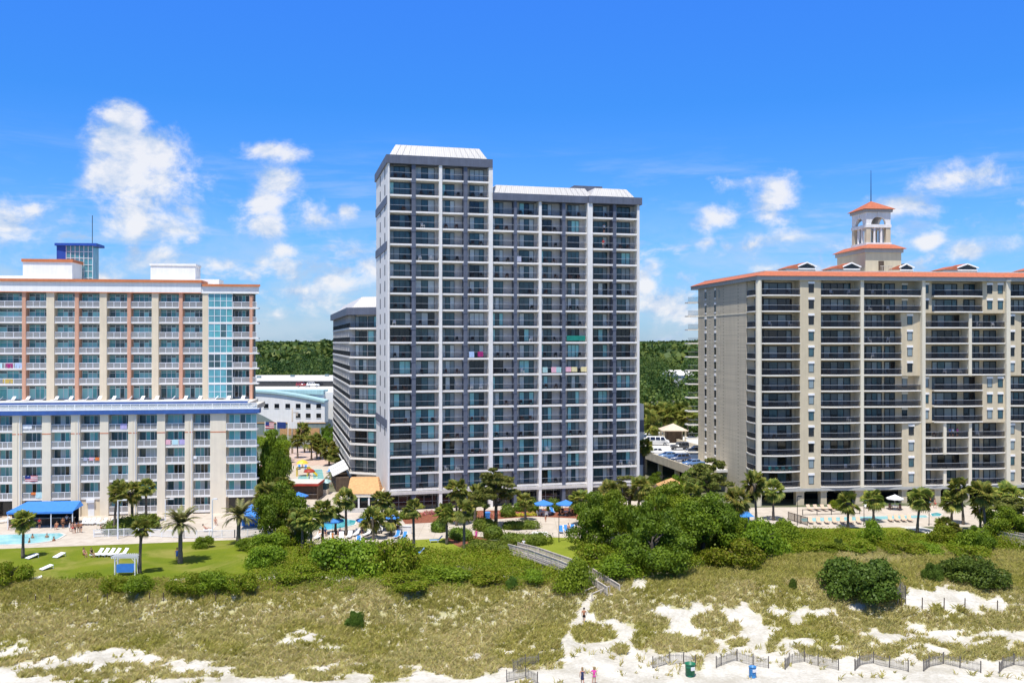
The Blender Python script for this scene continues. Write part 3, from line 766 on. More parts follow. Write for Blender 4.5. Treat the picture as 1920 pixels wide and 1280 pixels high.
# --- lower tier
low_bays = [(-59,-21),(0.0-6,24),(41.6,79.6),(96,133.6),(151,188),(204,241),(257,295),(310,347),(362,394.5)]
zf = [0.25+0.0, 2.9, 5.8, 8.7, 11.6, 14.5]
b = MB()
b.prism([(uX, 1.5),(hl(424), 1.5),(hl(424), 0.9),(uR-0.5, 1.4),(uR-3.5, 17.5),(uX, 17.5)], 0, 17.5, 0)
b.box(uX, uR-1.0, 0.9, 1.5, 0, 0.25, 1)
HB.part('wall', b, ['cream', 'peach'])
edges = [uX]+[hl(x) for bb in low_bays for x in bb]
prs = [(uX, hl(-59))]+[(hl(low_bays[i][1]), hl(low_bays[i+1][0])) for i in range(len(low_bays)-1)]+[(hl(394.5), hl(424))]
for i, (a0, a1) in enumerate(prs):
    b = MB(); b.box(a0, a1, -0.25, 1.5, 0, 17.45, 0)
    if i % 2 == 0 and i < len(prs)-1:
        m = (a0+a1)/2; b.box(m-0.10, m+0.10, -0.33, -0.25, 0, 16.2, 1); b.ring([(m+0.5, -0.35, 0), (m+0.5, -0.35, 17.2)], 0.06, 5, 2)
    b.box(a0-0.01, a1+0.01, -0.275, -0.24, 14.15, 14.3, 3)
    HB.part('pillar', b, ['cream_white', 'cream_white', 'frame_white', 'orange_trim'])
for k, z in enumerate(zf):
    b = MB()
    for i, (p0, p1) in enumerate(low_bays):
        if k == 0 and i < 5: continue
        b.box(hl(p0), hl(p1), -0.05, 1.5, z-0.02, z+0.24, 0)
    if k >= 1: b.prism([(hl(424), -0.25),(hl(430), -1.0),(uR-0.2, -0.9),(uR, 0.8),(uR-0.4, 1.5),(hl(424), 1.5)], z-0.02, z+0.22, 0)
    HB.part('balcony_floor', b, 'slab')
    for i, (p0, p1) in enumerate(low_bays):
        if k == 0 and i < 5: continue
        a0, a1 = hl(p0), hl(p1); w = a1-a0
        cur = random.choice(['curtain_teal', 'curtain_teal', 'glass_teal', 'curtain'])
        pn = [random.choice(['glass_teal', 'curtain_teal', 'glass'])]+[random.choice([cur, 'glass', 'glass_teal', 'glass_black' if k < 3 else 'glass']) for _ in range(3)]
        HB.add('window', window_mesh(w-0.1, 2.45, pn, 'frame_white', 0.07, None, (.34, .22, .22, .22)), ((a0+a1)/2, 1.44, z+0.24))
        HB.add('railing', panel_rail_mesh(w-0.02, 3), ((a0+a1)/2, 0.05, z+0.24))
        HB.spots.append((a0, w, 0.7, z+0.24, k, i))
    if k >= 1:
        a0, a1 = hl(426), uR-0.3
        HB.add('window', window_mesh(a1-a0-0.3, 2.5, ['glass_teal', cur, 'glass', 'glass_teal', 'curtain_teal'], 'frame_white', 0.08), ((a0+a1)/2, 0.86, z+0.22))
        HB.add('railing', panel_rail_mesh(a1-a0, 4), ((a0+a1)/2, -0.85, z+0.22))
# ground level under the left bays
b = MB()
b.box(hl(428), uR-0.6, 0.7, 1.0, 0.1, 2.85, 0); HB.part('entrance_glazing', b, 'glass_black')
for (p0, p1) in low_bays[:4]: b = MB(); b.box(hl(p0), hl(p1), 1.2, 1.45, 0.1, 2.8, 0); HB.part('pool_bar_glazing', b, 'glass_black')
b = MB(); a0, a1 = hl(151), hl(188)
b.box(a0, a1, 0.1, 1.4, 0, 2.88, 0); b.box(a0+1.0, a1-0.9, -0.35, 0.1, 2.35, 2.85, 1); HB.part('blind_wall', b, ['cream', 'frame_white'])
b = MB(); b.box(a0+1.2, a1-1.0, 0.05, 0.10, 0, 2.3, 0); HB.part('door', b, 'frame_white')
# terrace edge: blue fascia, glass rail, inner parapet, deck
b = MB(); b.box(uX, uR+0.2, -0.7, 1.6, 17.46, 18.2, 0); b.box(uX, uR+0.2, -0.72, -0.2, 18.2, 18.32, 1); HB.part('fascia', b, ['blue_band', 'frame_white'])
for i in range(6):
    w = 7.6; x = uR-0.2-w*(i+.5)
    HB.add('railing', panel_rail_mesh(w, 5, 0.95, 4), (x, -0.45, 18.3))
b = MB(); b.box(uX, uR-2.5, 4.2, 4.7, 17.5, 19.25, 1); b.box(uX, uR-2.5, 4.1, 4.2, 18.75, 19.3, 0); b.box(uX, uR-2.4, 4.05, 5.3, 19.3, 19.5, 2); HB.part('parapet', b, ['blue_band', 'cream_white', 'frame_white'])
b = MB(); b.box(uX, uR-1.2, 1.5, H_V+1.5, 17.5, 18.4, 0); b.box(uX, uR-2.5, 4.7, H_V+1.5, 18.4, 18.9, 0); HB.part('terrace_floor', b, 'conc_pale')
# --- upper tier
UR = hu(485); up_bays = [(-58,-13),(-8,42),(49,87.7),(102.3,140.8),(148.2,187.3),(200.6,239),(245.7,285),(297.6,336),(342.7,380)]
zu = [18.9, 21.8, 24.7, 27.6, 30.5, 33.4, 36.3]; zt = 39.2
b = MB(); V = H_V
b.prism([(uX-6, V+1.6),(UR-0.8, V+1.6),(UR-5.0, V+15),(uX-6, V+15)], 18.4, 40.9, 0); HB.part('wall', b, 'greyblue')
for i, (p0, p1) in enumerate([(-13,-8),(42,49),(87.7,102.3),(140.8,148.2),(187.3,200.6),(239,245.7),(285,297.6),(336,342.7),(380,390.5)]):
    b = MB(); orange = i % 2 == 1
    b.box(hu(p0), hu(p1), V-0.2, V+1.6, 18.9, zt, 0)
    if orange: b.box(hu(p1)-0.02, hu(p1)+0.03, V+0.1, V+1.6, 18.9, zt, 1)
    HB.part('pillar', b, ['salmon' if orange else 'cream', 'salmon'])
for k, z in enumerate(zu):
    b = MB()
    if k:
        b.box(uX-6, hu(380), V-0.05, V+1.6, z-0.02, z+0.2, 0)
        b.box(hu(390.5), UR, V-0.15, V+1.6, z-0.02, z+0.24, 0)
        HB.part('balcony_floor', b, 'slab')
    for i, (p0, p1) in enumerate(up_bays):
        a0, a1 = hu(p0), hu(p1); w = a1-a0
        pn = [random.choice(['glass_teal', 'curtain_teal'])]+[random.choice(['curtain_teal', 'glass', 'glass_teal', 'curtain_teal', 'glass_teal']) for _ in range(3)]
        if i % 2: pn = pn[::-1]
        HB.add('window', window_mesh(w-0.1, 2.45, pn, 'frame_white', 0.07, 2.0, (.3, .23, .23, .24)), ((a0+a1)/2, V+1.54, z+0.2))
        if k: HB.add('railing', panel_rail_mesh(w-0.02, 3), ((a0+a1)/2, V+0.05, z+0.2)); HB.spots.append((a0, w, V+0.75, z+0.2, k+6, i))
    a0, a1 = hu(391), hu(436)
    HB.add('window', window_mesh(a1-a0, 2.66, [random.choice(['glass_aqua','glass_aqua','glass_aqua','glass_teal','glass']) for _ in range(4)], 'frame_white', 0.09, 1.25), ((a0+a1)/2, V-0.1, z+0.24))
    b0, b1 = hu(437), UR-0.1
    HB.add('window', window_mesh((b1-b0)*.6, 2.4, ['glass_black','glass','glass_teal','glass_black'], 'frame_white', 0.07), (b0+(b1-b0)*.31, V+1.54, z+0.24))
    if k:
        HB.add('railing', panel_rail_mesh((b1-b0)*.68, 2), (b0+(b1-b0)*.34, V-0.05, z+0.24)); HB.add('railing', panel_rail_mesh((b1-b0)*.2, 1), (b0+(b1-b0)*.86, V-0.05, z+0.24))
b = MB(); b.box(hu(468), hu(473.5), V-0.12, V+1.6, 18.9, zt-.3, 0); HB.part('pillar', b, 'salmon')
b = MB(); b.box(uX-6, hu(378), V-0.5, V+15, zt, zt+2.0, 0); b.prism([(hu(378), V-.35), (UR+.1, V-.35), (UR-4.6, V+14), (hu(378), V+14)], zt, zt+1.35, 0); b.box(uX-6, hu(378), V-0.52, V+0.4, zt-.02, zt+.12, 1); HB.part('roof_band', b, ['bright', 'orange_trim'])
b = MB(); b.box(uX-6, hu(380), V-0.8, V+15.2, zt+2.0, zt+2.5, 0); b.prism([(hu(380), V-.7), (UR+.4, V-.7), (UR-4.3, V+14.2), (hu(380), V+14.2)], zt+1.35, zt+1.75, 0); HB.part('roof_trim', b, 'orange_trim')
b = MB(); b.box(uX-5.5, hu(374), V+.2, V+14.6, zt+2.5, zt+2.56, 0); b.prism([(hu(380), V+.2), (UR-.6, V+.2), (UR-4.8, V+13.6), (hu(380), V+13.6)], zt+1.75, zt+1.81, 0); HB.part('roof_deck', b, 'conc_pale')
zr1 = zt+2.5
b = MB(); a0, a1 = hu(20)+.3, hu(110)+.8; b.box(a0, a1, V+5, V+11, zr1-.6, zr1+3.6, 0); b.box(a0-0.2, a1+0.2, V+4.8, V+11.2, zr1+3.6, zr1+4.15, 1); b.box(a0-9, a0, V+6, V+10, zr1-.6, zr1+1.0, 0); HB.part('roof_house', b, ['bright', 'orange_trim'])
b = MB(); a0, a1 = hu(262)+.5, hu(345)+.9; b.box(a0, a1, V+6, V+11, zr1-.6, zr1+3.2, 0); b.box(a0-0.15, a1+0.15, V+5.85, V+11.1, zr1+3.2, zr1+3.6, 0); b.box(a1, hu(402), V+5, V+10, zr1-.6, zr1+.55, 0); HB.part('roof_house', b, 'bright')
b = MB(); a0, a1 = hu(57)+.8, hu(127)+1.0
b.box(a0, a0+1.8, V+11.5, V+12.0, zr1, zr1+7.6, 0)
b.prism([(a0-0.3, V+11.2),(a1+1.0, V+10.6),(a1+1.0, V+16),(a0-0.3, V+16)], zr1+7.4, zr1+7.9, 0); HB.part('stair_tower_roof', b, 'blue_panel')
b = MB(); b.box(a0+1.8, a1, V+11.6, V+15.5, zr1, zr1+7.4, 0)
for i in range(7): xx = a0+1.8+i*(a1-a0-1.8)/6; b.box(xx-0.05, xx+0.05, V+11.5, V+11.6, zr1, zr1+7.4, 1)
for i in range(5): b.box(a0+1.8, a1+.02, V+11.52, V+11.6, zr1+1.3*i+1, zr1+1.3*i+1.1, 1)
HB.part('stair_tower_glazing', b, ['glass_aqua', 'frame_white'])
b = MB(); b.ring([(a1-0.2, V+12, zr1+7.8), (a1-0.2, V+12, zr1+13.6)], 0.07, 5, 0); HB.part('mast', b, 'rail_dark')
HB.finish()

# ================================================================== tan building with bowed balconies and belvedere (right)
C_ANG = radians(6.0); C_P = (52.96, 171.0)
CB = Building('condo_building', 'tan block with bowed dark balconies, clay eaves and white belvedere at the right', C_P, C_ANG)
cu = lambda px: on_line(C_P, C_ANG, px)
CF, CZ = 2.925, 3.13; NC = 13; ctop = 41.2
def tolocal(p): dx, dy = p[0]-C_P[0], p[1]-C_P[1]; c, s = cos(C_ANG), sin(C_ANG); return (dx*c+dy*s, -dx*s+dy*c)
w0 = tolocal((44.2, 176.0)); w1 = tolocal((40.15, 201.3)); cA = (cu(1427), 0.2); uEnd = cu(2010)
b = MB()
b.prism([(w0[0]+.02, w0[1]+0.4),(cA[0]+1.5, 2.4),(uEnd, 2.4),(uEnd, 18),(w1[0]+1, w1[1])], CZ-0.3, ctop, 0); CB.part('wall', b, 'tan')
b = MB(); d = Vector((w1[0]-w0[0], w1[1]-w0[1])).normalized(); n = Vector((d.y, -d.x)); 
q = lambda p, k: (p[0]+n.x*k, p[1]+n.y*k)
b.prism([w0, q(w0, .5), q(w1, .5), w1], 0, ctop, 0); CB.part('end_wall', b, 'block')
aE = math.atan2(w0[1]-w1[1], w0[0]-w1[0]); fE = Frame(w1[0], w1[1], aE); LE = math.dist(w0, w1)
for k in range(NC):
    z = CZ+k*CF+0.75
    for px_f in (.13, .34):
        uu = LE*px_f*1.0; CB.add('window', window_mesh(0.8, 1.5, ['glass_black']), fE.p(uu+1.2, -0.03, z), aE)
        bb = MB(); bb.box(uu+1.2-.5, uu+1.2+.5, -0.1, -0.002, z+1.5, z+2.0, 0); bb.box(uu+1.2-.45, uu+1.2+.45, -0.08, -0.002, z-.3, z-0.02, 0); fE.apply(bb); CB.part('window_head', bb, 'bright')
b = MB()
for k in range(NC): z = CZ+k*CF; b.box(LE*.47, LE*.47+.12, -0.1, -.002, z+.6, z+2.2, 0)
fE.apply(b); CB.part('wall_grooves', b, 'grey_fascia')
b = MB(); b.box(0, LE, -0.06, -0.002, CZ+11*CF-.1, CZ+11*CF+.1, 0); fE.apply(b); CB.part('string_course', b, 'tan_trim')

def arc(u0, u1, v, sag, n=8):
    return [(u0+(u1-u0)*i/n, v-sag*4*(i/n)*(1-i/n)) for i in range(n+1)]
def balcony(p0, p1, k, sag=0.55, fr=None, u01=None, deep=2.4):
    a0, a1 = (cu(p0), cu(p1)) if u01 is None else u01
    z = CZ+k*CF; pts = arc(a0, a1, -0.05, sag)
    b = MB(); b.prism(pts+[(a1, deep), (a0, deep)], z+.07, z+0.30, 0)
    rp = [(x, y+0.12) for x, y in arc(a0+0.05, a1-0.05, -0.05, sag)]
    o = (a0+a1)/2
    key = ('prail', round(a1-a0, 1), sag)
    if key not in _cache: _cache[key] = path_rail_mesh([(x-o, y) for x, y in rp])
    if fr is None: CB.add('railing', _cache[key], (o, 0, z+0.30))
    else: fr.apply(b); CB.add('railing', _cache[key], fr.p(o, 0, z+0.30), fr.a)
    CB.part('balcony_floor', b, 'trim_white')
def cwin(p0, p1, k, panes, v=2.34, h=2.35, z0=0.30, tr=None, wd=None, fw=0.14):
    a0, a1 = cu(p0), cu(p1); CB.add('window', window_mesh(a1-a0, h, panes, 'frame_dark', fw, tr, wd), ((a0+a1)/2, v, CZ+k*CF+z0))
def smallwin(px, k, v):
    a = cu(px); z = CZ+k*CF+0.75; CB.add('window', window_mesh(1.0, 1.6, [random.choice(['glass', 'curtain_dim', 'glass_black'])], 'frame_dark', 0.06), (a, v-0.02, z))
    b = MB(); b.box(a-.6, a+.6, v-0.14, v-0.002, z+1.6, z+2.0, 0); CB.part('window_head', b, 'bright')
def wallpiece(p0, p1, k0, k1, v=0.0):
    b = MB(); b.box(cu(p0), cu(p1), v, 2.4, CZ+k0*CF, CZ+(k1+1)*CF+(0.35 if k1 == NC-1 else 0), 0); CB.part('wall', b, 'tan')
def pier(p0, p1, k0, k1, v=-0.2, ground=False):
    b = MB(); b.box(cu(p0), cu(p1), v, 2.4, CZ+k0*CF, CZ+(k1+1)*CF+(0.2 if k1 == NC-1 else 0), 0); CB.part('pillar', b, 'tan_trim')
D = lambda n=4: [random.choice(['curtain_shaded', 'curtain_shaded', 'glass', 'glass_black', 'glass_black', 'curtain_dim']) for _ in range(n)]  # panes picked dark to stand in for shade in the recesses
wallpiece(1500, 1539, 0, NC-1); wallpiece(1691.5, 1727, 0, 3); wallpiece(1691.5, 1727, 7, 10, 0.5)
pier(1613, 1619, 0, NC-1); pier(1727, 1733, 0, NC-1, -.45); pier(1884.5, 1892, 0, NC-1, -.45); pier(1970, 1978, 0, NC-1)
# corner pillar (round)
b = MB(); b.lathe([(0.55, 0), (0.55, ctop)], 14, 0, (cu(1423.5), 0.25)); CB.part('pillar', b, 'tan_trim', True)
gw = (cA[0]-0.5, 1.6); aC = math.atan2(0.0-w0[1], cu(1421)-w0[0]); fC = Frame(w0[0], w0[1], aC); LC = math.dist(w0, (cu(1421), 0.0))
for k in range(NC):
    top = NC-1-k            # 0 = highest floor
    balcony(1428, 1500.5, k, 0.7); cwin(1440, 1494, k, D(4), wd=(.2, .3, .3, .2)); CB.spots.append((cu(1428), cu(1500)-cu(1428), 0.6, CZ+k*CF+.3, k, 0))
    balcony(0, 0, k, 0.35, fC, (0.1, LC)); CB.add('window', window_mesh(LC*.8, 2.35, ['curtain_dim', 'glass_black', 'glass_black'], 'frame_dark', 0.1), fC.p(LC*.5, 1.0, CZ+k*CF+.3), aC)
    smallwin(1521, k, 0.0)
    balcony(1539.5, 1613, k, 0.5); cwin(1546, 1606, k, D(5), wd=(.14, .22, .22, .2, .22)); CB.spots.append((cu(1540), cu(1613)-cu(1540), 0.6, CZ+k*CF+.3, k, 1))
    wide = top in (0, 1, 7, 8, 9) or False
    wideC = top in (0, 1) or k in (4, 5, 6)
    balcony(1619, 1727 if wideC else 1691, k, 0.45); cwin(1620, 1665, k, D(5), wd=(.14, .2, .23, .23, .2)); cwin(1670, 1690, k, D(2)); smallwin(1708.5, k, 2.35 if wideC else (0.5 if k >= 7 else 0.0))
    CB.spots.append((cu(1619), cu(1691)-cu(1619), 0.6, CZ+k*CF+.3, k, 2))
    smallwin(1740, k, 2.25 if (7 <= k <= 10 or k in (0, 1, 2, 3)) else 0.7) if k not in (0, 2, 3) else None
    if k in (4, 5, 6, 11, 12):                       # recess window strip, wide balcony, pair of windows
        wallpiece(1733, 1751, k, k, 0.7); balcony(1751.5, 1843, k, 0.6); cwin(1758, 1808, k, D(4), wd=(.2, .3, .3, .2)); cwin(1820, 1842, k, D(2)); wallpiece(1843, 1884.5, k, k, 0.15)
        smallwin(1856.5, k, 0.15); smallwin(1876.5, k, 0.15); CB.spots.append((cu(1755), cu(1843)-cu(1755), 0.6, CZ+k*CF+.3, k, 3))
    elif k in (7, 8, 9, 10, 1):
        balcony(1733, 1816, k, 0.35); cwin(1760, 1812, k, D(4), wd=(.2, .27, .27, .26)); pier(1816, 1821.5, k, k, -.15); balcony(1821.5, 1884.5, k, 0.4); cwin(1823, 1850, k, D(3)); cwin(1858, 1882, k, D(2))
        wallpiece(1733, 1756, k, k, 2.2) if k != 1 else None
        CB.spots.append((cu(1760), cu(1816)-cu(1760), 0.6, CZ+k*CF+.3, k, 3)); CB.spots.append((cu(1822), cu(1884)-cu(1822), 0.6, CZ+k*CF+.3, k, 4))
    else:
        balcony(1733, 1768.5, k, 0.35); cwin(1735, 1758, k, D(3)); pier(1768.5, 1774, k, k, -.15); balcony(1774, 1816, k, 0.4); cwin(1776, 1806, k, D(3)); pier(1816, 1821.5, k, k, -.15); balcony(1821.5, 1884.5, k, 0.5); cwin(1823, 1850, k, D(3)); cwin(1858, 1882, k, D(2))
        CB.spots.append((cu(1735), 3.2, 0.6, CZ+k*CF+.3, k, 3)); CB.spots.append((cu(1822), cu(1884)-cu(1822), 0.6, CZ+k*CF+.3, k, 5))
    if k in (4, 5, 6, 11, 12): balcony(1892, 1970, k, 0.5); cwin(1905, 1945, k, D(4))
    else: wallpiece(1892, 1916, k, k, 0.2); smallwin(1898.5, k, 0.2); balcony(1916, 1970, k, 0.4); cwin(1920, 1955, k, D(3))
    balcony(1978, 2008, k, 0.4)
    # small balconies round the back corner
    b = MB(); b.box(-2.3, 0.0, -0.2, 2.3, CZ+k*CF, CZ+k*CF+.25, 0); fb = Frame(w1[0], w1[1], aE+pi/2)
    fb = Frame(w1[0], w1[1], 0); fb.apply(b); CB.part('balcony_floor', b, 'trim_white')
    CB.add('railing', bar_rail_mesh(2.2), (w1[0]-1.15, w1[1]-0.1, CZ+k*CF+.25))
# transfer beam, ground floor columns and dark undercroft
b = MB(); b.prism(arc(cu(1428), cu(1500), -0.3, 0.5)+[(uEnd, -0.3), (uEnd, 2.2), (cu(1428), 2.2)], CZ-0.5, CZ-0.02, 0); CB.part('transfer_beam', b, 'grey_fascia')
for (p0, p1) in ((1494, 1508.5), (1540, 1551), (1605, 1620), (1692, 1702), (1754, 1765), (1805, 1819), (1884, 1896), (1960, 1972)):
    b = MB(); b.box(cu(p0), cu(p1), 0.2, 1.5, 0, CZ-0.5, 0); b.box(cu(p0)-.15, cu(p1)+.15, .05, 1.6, CZ-.72, CZ-0.52, 1); CB.part('column', b, ['tan', 'tan_trim'])
b = MB(); b.box(cA[0], uEnd, 7.0, 7.3, 0, CZ-0.3, 0); CB.part('undercroft_glazing', b, 'glass_black')
b = MB(); b.box(cA[0]+1, uEnd, 7.3, 17, 0, CZ-0.31, 0); CB.part('undercroft_wall', b, 'block')
# eaves: grey fascia, clay tile slope
e_l = [tolocal((44.6, 169.8)), tolocal((39.1, 204.2))]
outer = [e_l[1], e_l[0], (cu(1843), -1.05), (cu(1852), -0.5), (cu(1884), -0.5), (cu(1889), -1.05), (uEnd, -1.05), (uEnd, 19.5)]
inner = [(e_l[1][0]+2.2, e_l[1][1]-2.5), (e_l[0][0]+2.4, e_l[0][1]+2.2), (cu(1843)-.8, 1.0), (cu(1852)-.8, 1.4), (cu(1884)+.6, 1.4), (cu(1889)+.8, 1.0), (uEnd, 1.0), (uEnd, 17)]
b = MB(); b.prism([(p[0]*1.0, p[1]) for p in outer], ctop+.02, ctop+0.75, 0); CB.part('fascia', b, 'grey_fascia')
out2 = [(e_l[1][0]-.25, e_l[1][1]+.2), (e_l[0][0]-.2, e_l[0][1]-.25)]+[(p[0], p[1]-.25) for p in outer[2:7]]+[outer[7]]
b = MB(); b.prism(out2, ctop+0.75, ctop+1.75, 0, inner); CB.part('roof', b, 'tile')
b = MB(); b.prism(inner, ctop+1.75, ctop+1.87, 0); CB.part('roof_deck', b, 'conc_pale')
zrf = ctop+1.6
def dormer(p0, p1, v):
    f = lambda px: on_line((C_P[0]-v*sin(C_ANG), C_P[1]+v*cos(C_ANG)), C_ANG, px)
    a0, a1 = f(p0), f(p1); w = a1-a0
    x0, x1 = a0+w*.42, a1; xm = (x0+x1)/2
    b = MB(); b.box(a0+.15, a1, v+.02, v+4, zrf, zrf+0.95, 0); dm = CB.part('dormer', b, 'grey_fascia')
    b = MB(); b.poly([(x0, v-.02, zrf+.95), (x1, v-.02, zrf+.95), (x1-.35, v-.02, zrf+1.65), (xm, v-.02, zrf+2.0), (x0+.35, v-.02, zrf+1.65)], 0)
    b.bar((x0-.15, v-.1, zrf+1.35), (xm, v-.1, zrf+2.1), .3, .22, 1); b.bar((xm, v-.1, zrf+2.1), (x1+.2, v-.1, zrf+1.35), .3, .22, 1); b.box(x0, x1, v-.15, v-.02, zrf+.8, zrf+1.0, 1); b.build('dormer_vent', [MT['glass_black'], MT['bright']], dm)
    b = MB(); q4 = [(a0-.3, zrf+.95), (x0+.05, zrf+.97), (x0+.05, zrf+1.75), (x0-.3, zrf+1.75)]
    for y_ in (v-.12, v+4.1): b.poly([(p[0], y_, p[1]) for p in q4], 0)
    for i in range(4): p, r_ = q4[i], q4[(i+1) % 4]; b.quad((p[0], v-.12, p[1]), (r_[0], v-.12, r_[1]), (r_[0], v+4.1, r_[1]), (p[0], v+4.1, p[1]), 0)
    b.quad((x0-.2, v, zrf+1.45), (xm, v, zrf+2.2), (xm, v+4, zrf+2.2), (x0-.2, v+4, zrf+1.45), 0); b.quad((xm, v, zrf+2.2), (x1+.2, v, zrf+1.45), (x1+.2, v+4, zrf+1.45), (xm, v+4, zrf+2.2), 0); b.build('dormer_roof', MT['tile'], dm)
for (p0, p1, v) in ((1473, 1529, 5.0), (1558, 1612, 5.0), (1668, 1712, 6.0), (1768, 1832, 5.0), (1925, 1985, 5.0)): dormer(p0, p1, v)
# belvedere
bx0, bx1 = 13.9, 21.0; bv = 7.0
t0 = tolocal((67.6, 178.5)); bx0, bv = t0; bx1 = bx0+7.2; by1 = bv+12
b = MB(); b.box(bx0, bx1, bv, by1, zrf-.4, 47.4, 0); CB.part('belvedere_base', b, 'tan')
b = MB(); b.box(bx0-.3, bx1+.3, bv-.3, by1+.3, 47.0, 47.75, 0); CB.part('belvedere_cornice', b, 'grey_fascia')
b = MB(); b.prism([(bx0-.8,bv-.8),(bx1+.8,bv-.8),(bx1+.8,by1+.8),(bx0-.8,by1+.8)], 47.75, 48.7, 0, [(bx0+1.0,bv+1.0),(bx1-1.0,bv+1.0),(bx1-1.0,by1-1.0),(bx0+1.0,by1-1.0)]); CB.part('belvedere_skirt', b, 'tile')
b = MB(); b.box(bx0+2.6, bx0+3.7, bv-.06, bv-.002, 43.6, 45.4, 0); CB.part('roof_door', b, 'wood_dark')
b = MB()
for i in range(8): b.box(bx0+2.6+.3*i, bx0+2.65+.3*i, bv-1.0, bv-.95, 43.0, 44.3, 0)
b.box(bx0+2.5, bx0+4.9, bv-1.03, bv-.9, 44.3, 44.4, 0); b.box(bx0+2.5, bx0+4.9, bv-1.05, bv-.01, 42.95, 43.05, 0); CB.part('roof_railing', b, 'wood')
l0, l1, m0, m1 = bx0+1.0, bx0+5.9, bv+1.6, bv+7.6
b = MB(); b.box(l0-.15, l1+.15, m0-.15, m1+.15, 48.5, 49.1, 1)
for (x, y) in ((l0, m0), (l1-.9, m0), (l0, m1-.9), (l1-.9, m1-.9)): b.box(x, x+.9, y, y+.9, 49.1, 52.0, 0)
CB.part('belvedere_piers', b, ['tan', 'white'])
for (x, y) in ((l0+1.75, m0+.3), (l1-1.75, m0+.3), (l0+.3, m0+2.2), (l0+.3, m1-2.2), (l1-.3, m0+2.2), (l1-.3, m1-2.2), (l0+1.75, m1-.3), (l1-1.75, m1-.3)):
    b = MB(); b.lathe([(.24, 49.1), (.2, 52.0)], 10, 0, (x, y)); CB.part('belvedere_column', b, 'white', True)
b = MB(); b.box(l0-.12, l1+.12, m0-.12, m0+1.0, 52.0, 52.6, 0); b.box(l0-.12, l1+.12, m1-1.0, m1+.12, 52.0, 52.6, 0); b.box(l0-.12, l0+1.0, m0+1.0, m1-1.0, 52.0, 52.6, 0); b.box(l1-1.0, l1+.12, m0+1.0, m1-1.0, 52.0, 52.6, 0)
def arch_wall(mb, x0, x1, z0, z1, cx, r, f, th):
    """wall with a round-headed opening standing on z0; f(x, d, z) places it"""
    N = 12; pts = [(cx+r*cos(pi-pi*i/N), z0+r*sin(pi*i/N)) for i in range(N+1)]
    for d in (0, th):
        mb.poly([f(x0, d, z0), f(x0, d, z1)]+[f(p[0], d, z1) for p in pts[:1]]+[f(pts[0][0], d, pts[0][1])], 0)
        mb.poly([f(pts[-1][0], d, z0), f(pts[-1][0], d, z1), f(x1, d, z1), f(x1, d, z0)], 0)
        for a, c in zip(pts[:-1], pts[1:]): mb.quad(f(a[0], d, a[1]), f(a[0], d, z1), f(c[0], d, z1), f(c[0], d, c[1]), 0)
    for a, c in zip(pts[:-1], pts[1:]): mb.quad(f(a[0], 0, a[1]), f(a[0], th, a[1]), f(c[0], th, c[1]), f(c[0], 0, c[1]), 0)
    for x in (x0, x1): mb.quad(f(x, 0, z0), f(x, th, z0), f(x, th, z1), f(x, 0, z1), 0)
xc, yc = (l0+l1)/2, (m0+m1)/2
arch_wall(b, l0, l1, 52.6, 55.0, xc, 1.5, lambda x, d, z: (x, m0+d, z), .5); arch_wall(b, l0, l1, 52.6, 55.0, xc, 1.5, lambda x, d, z: (x, m1-d, z), .5)
arch_wall(b, m0+.5, m1-.5, 52.6, 55.0, yc, 1.5, lambda x, d, z: (l0+d, x, z), .5); arch_wall(b, m0+.5, m1-.5, 52.6, 55.0, yc, 1.5, lambda x, d, z: (l1-d, x, z), .5)
b.box(xc-.22, xc+.22, m0-.14, m0, 54.0, 55.0, 0); b.box(l0-.14, l0, yc-.22, yc+.22, 54.0, 55.0, 0)
CB.part('belvedere_arches', b, 'white')
b = MB(); b.box(l0-.3, l1+.3, m0-.3, m1+.3, 55.0, 55.55, 0); CB.part('belvedere_cornice', b, 'grey_fascia')
b = MB(); b.prism([(l0-.7,m0-.7),(l1+.7,m0-.7),(l1+.7,m1+.7),(l0-.7,m1+.7)], 55.55, 57.5, 0, [(xc-.05,yc-.05),(xc+.05,yc-.05),(xc+.05,yc+.05),(xc-.05,yc+.05)]); CB.part('belvedere_roof', b, 'tile')
b = MB(); b.ring([(xc, yc, 57.4), (xc, yc, 63.6)], [.09, .04], 6, 0); CB.part('spire', b, 'rail_dark')
CB.finish()
# ================================================================== ground sheets
def grid_sheet(name, xs, ys, mat, z=None, tone=None):
    X, Y = np.meshgrid(xs, ys); Z = hgt(X, Y) if z is None else np.full_like(X, z)
    V = np.stack([X.ravel(), Y.ravel(), Z.ravel()], 1); nx, ny = len(xs), len(ys)
    i = np.arange((nx-1)*(ny-1)); r, c = i//(nx-1), i % (nx-1); a = r*nx+c
    F = np.stack([a, a+1, a+nx+1, a+nx], 1)
    return tag(link(name, np_mesh(name, V, F, mat, True, tone(V[:, 0], V[:, 1], V[:, 2]) if tone else None)), kind='structure')
xs_f = np.concatenate([[-4000, -1500, -600, -300, -150], np.arange(-100, 100.1, 0.5), [150, 300, 600, 1500, 4000]])
BEACH_ARGS = ('beach', xs_f, np.concatenate([[20, 40, 60, 75], np.arange(84, 119.6, 0.35), [119.7]]), MT['sand'])
wp = MB(); wp.poly([(-9000, -9000, -3.9), (9000, -9000, -3.9), (9000, 30, -3.9), (-9000, 30, -3.9)], 0); tag(wp.build('sea', water_mat('sea_water', (0.03, 0.10, 0.12), (0.06, 0.16, 0.17))), kind='structure')
xs_c = np.concatenate([[-6000, -3000, -1500, -800], np.arange(-500, 501, 25), [800, 1500, 3000, 6000]])
grid_sheet('ground', xs_c, np.concatenate([[119.7, 122, 150, 200, 300, 400], np.arange(430, 1050, 30), [1500, 3000, 9000]]), MT['soil'])

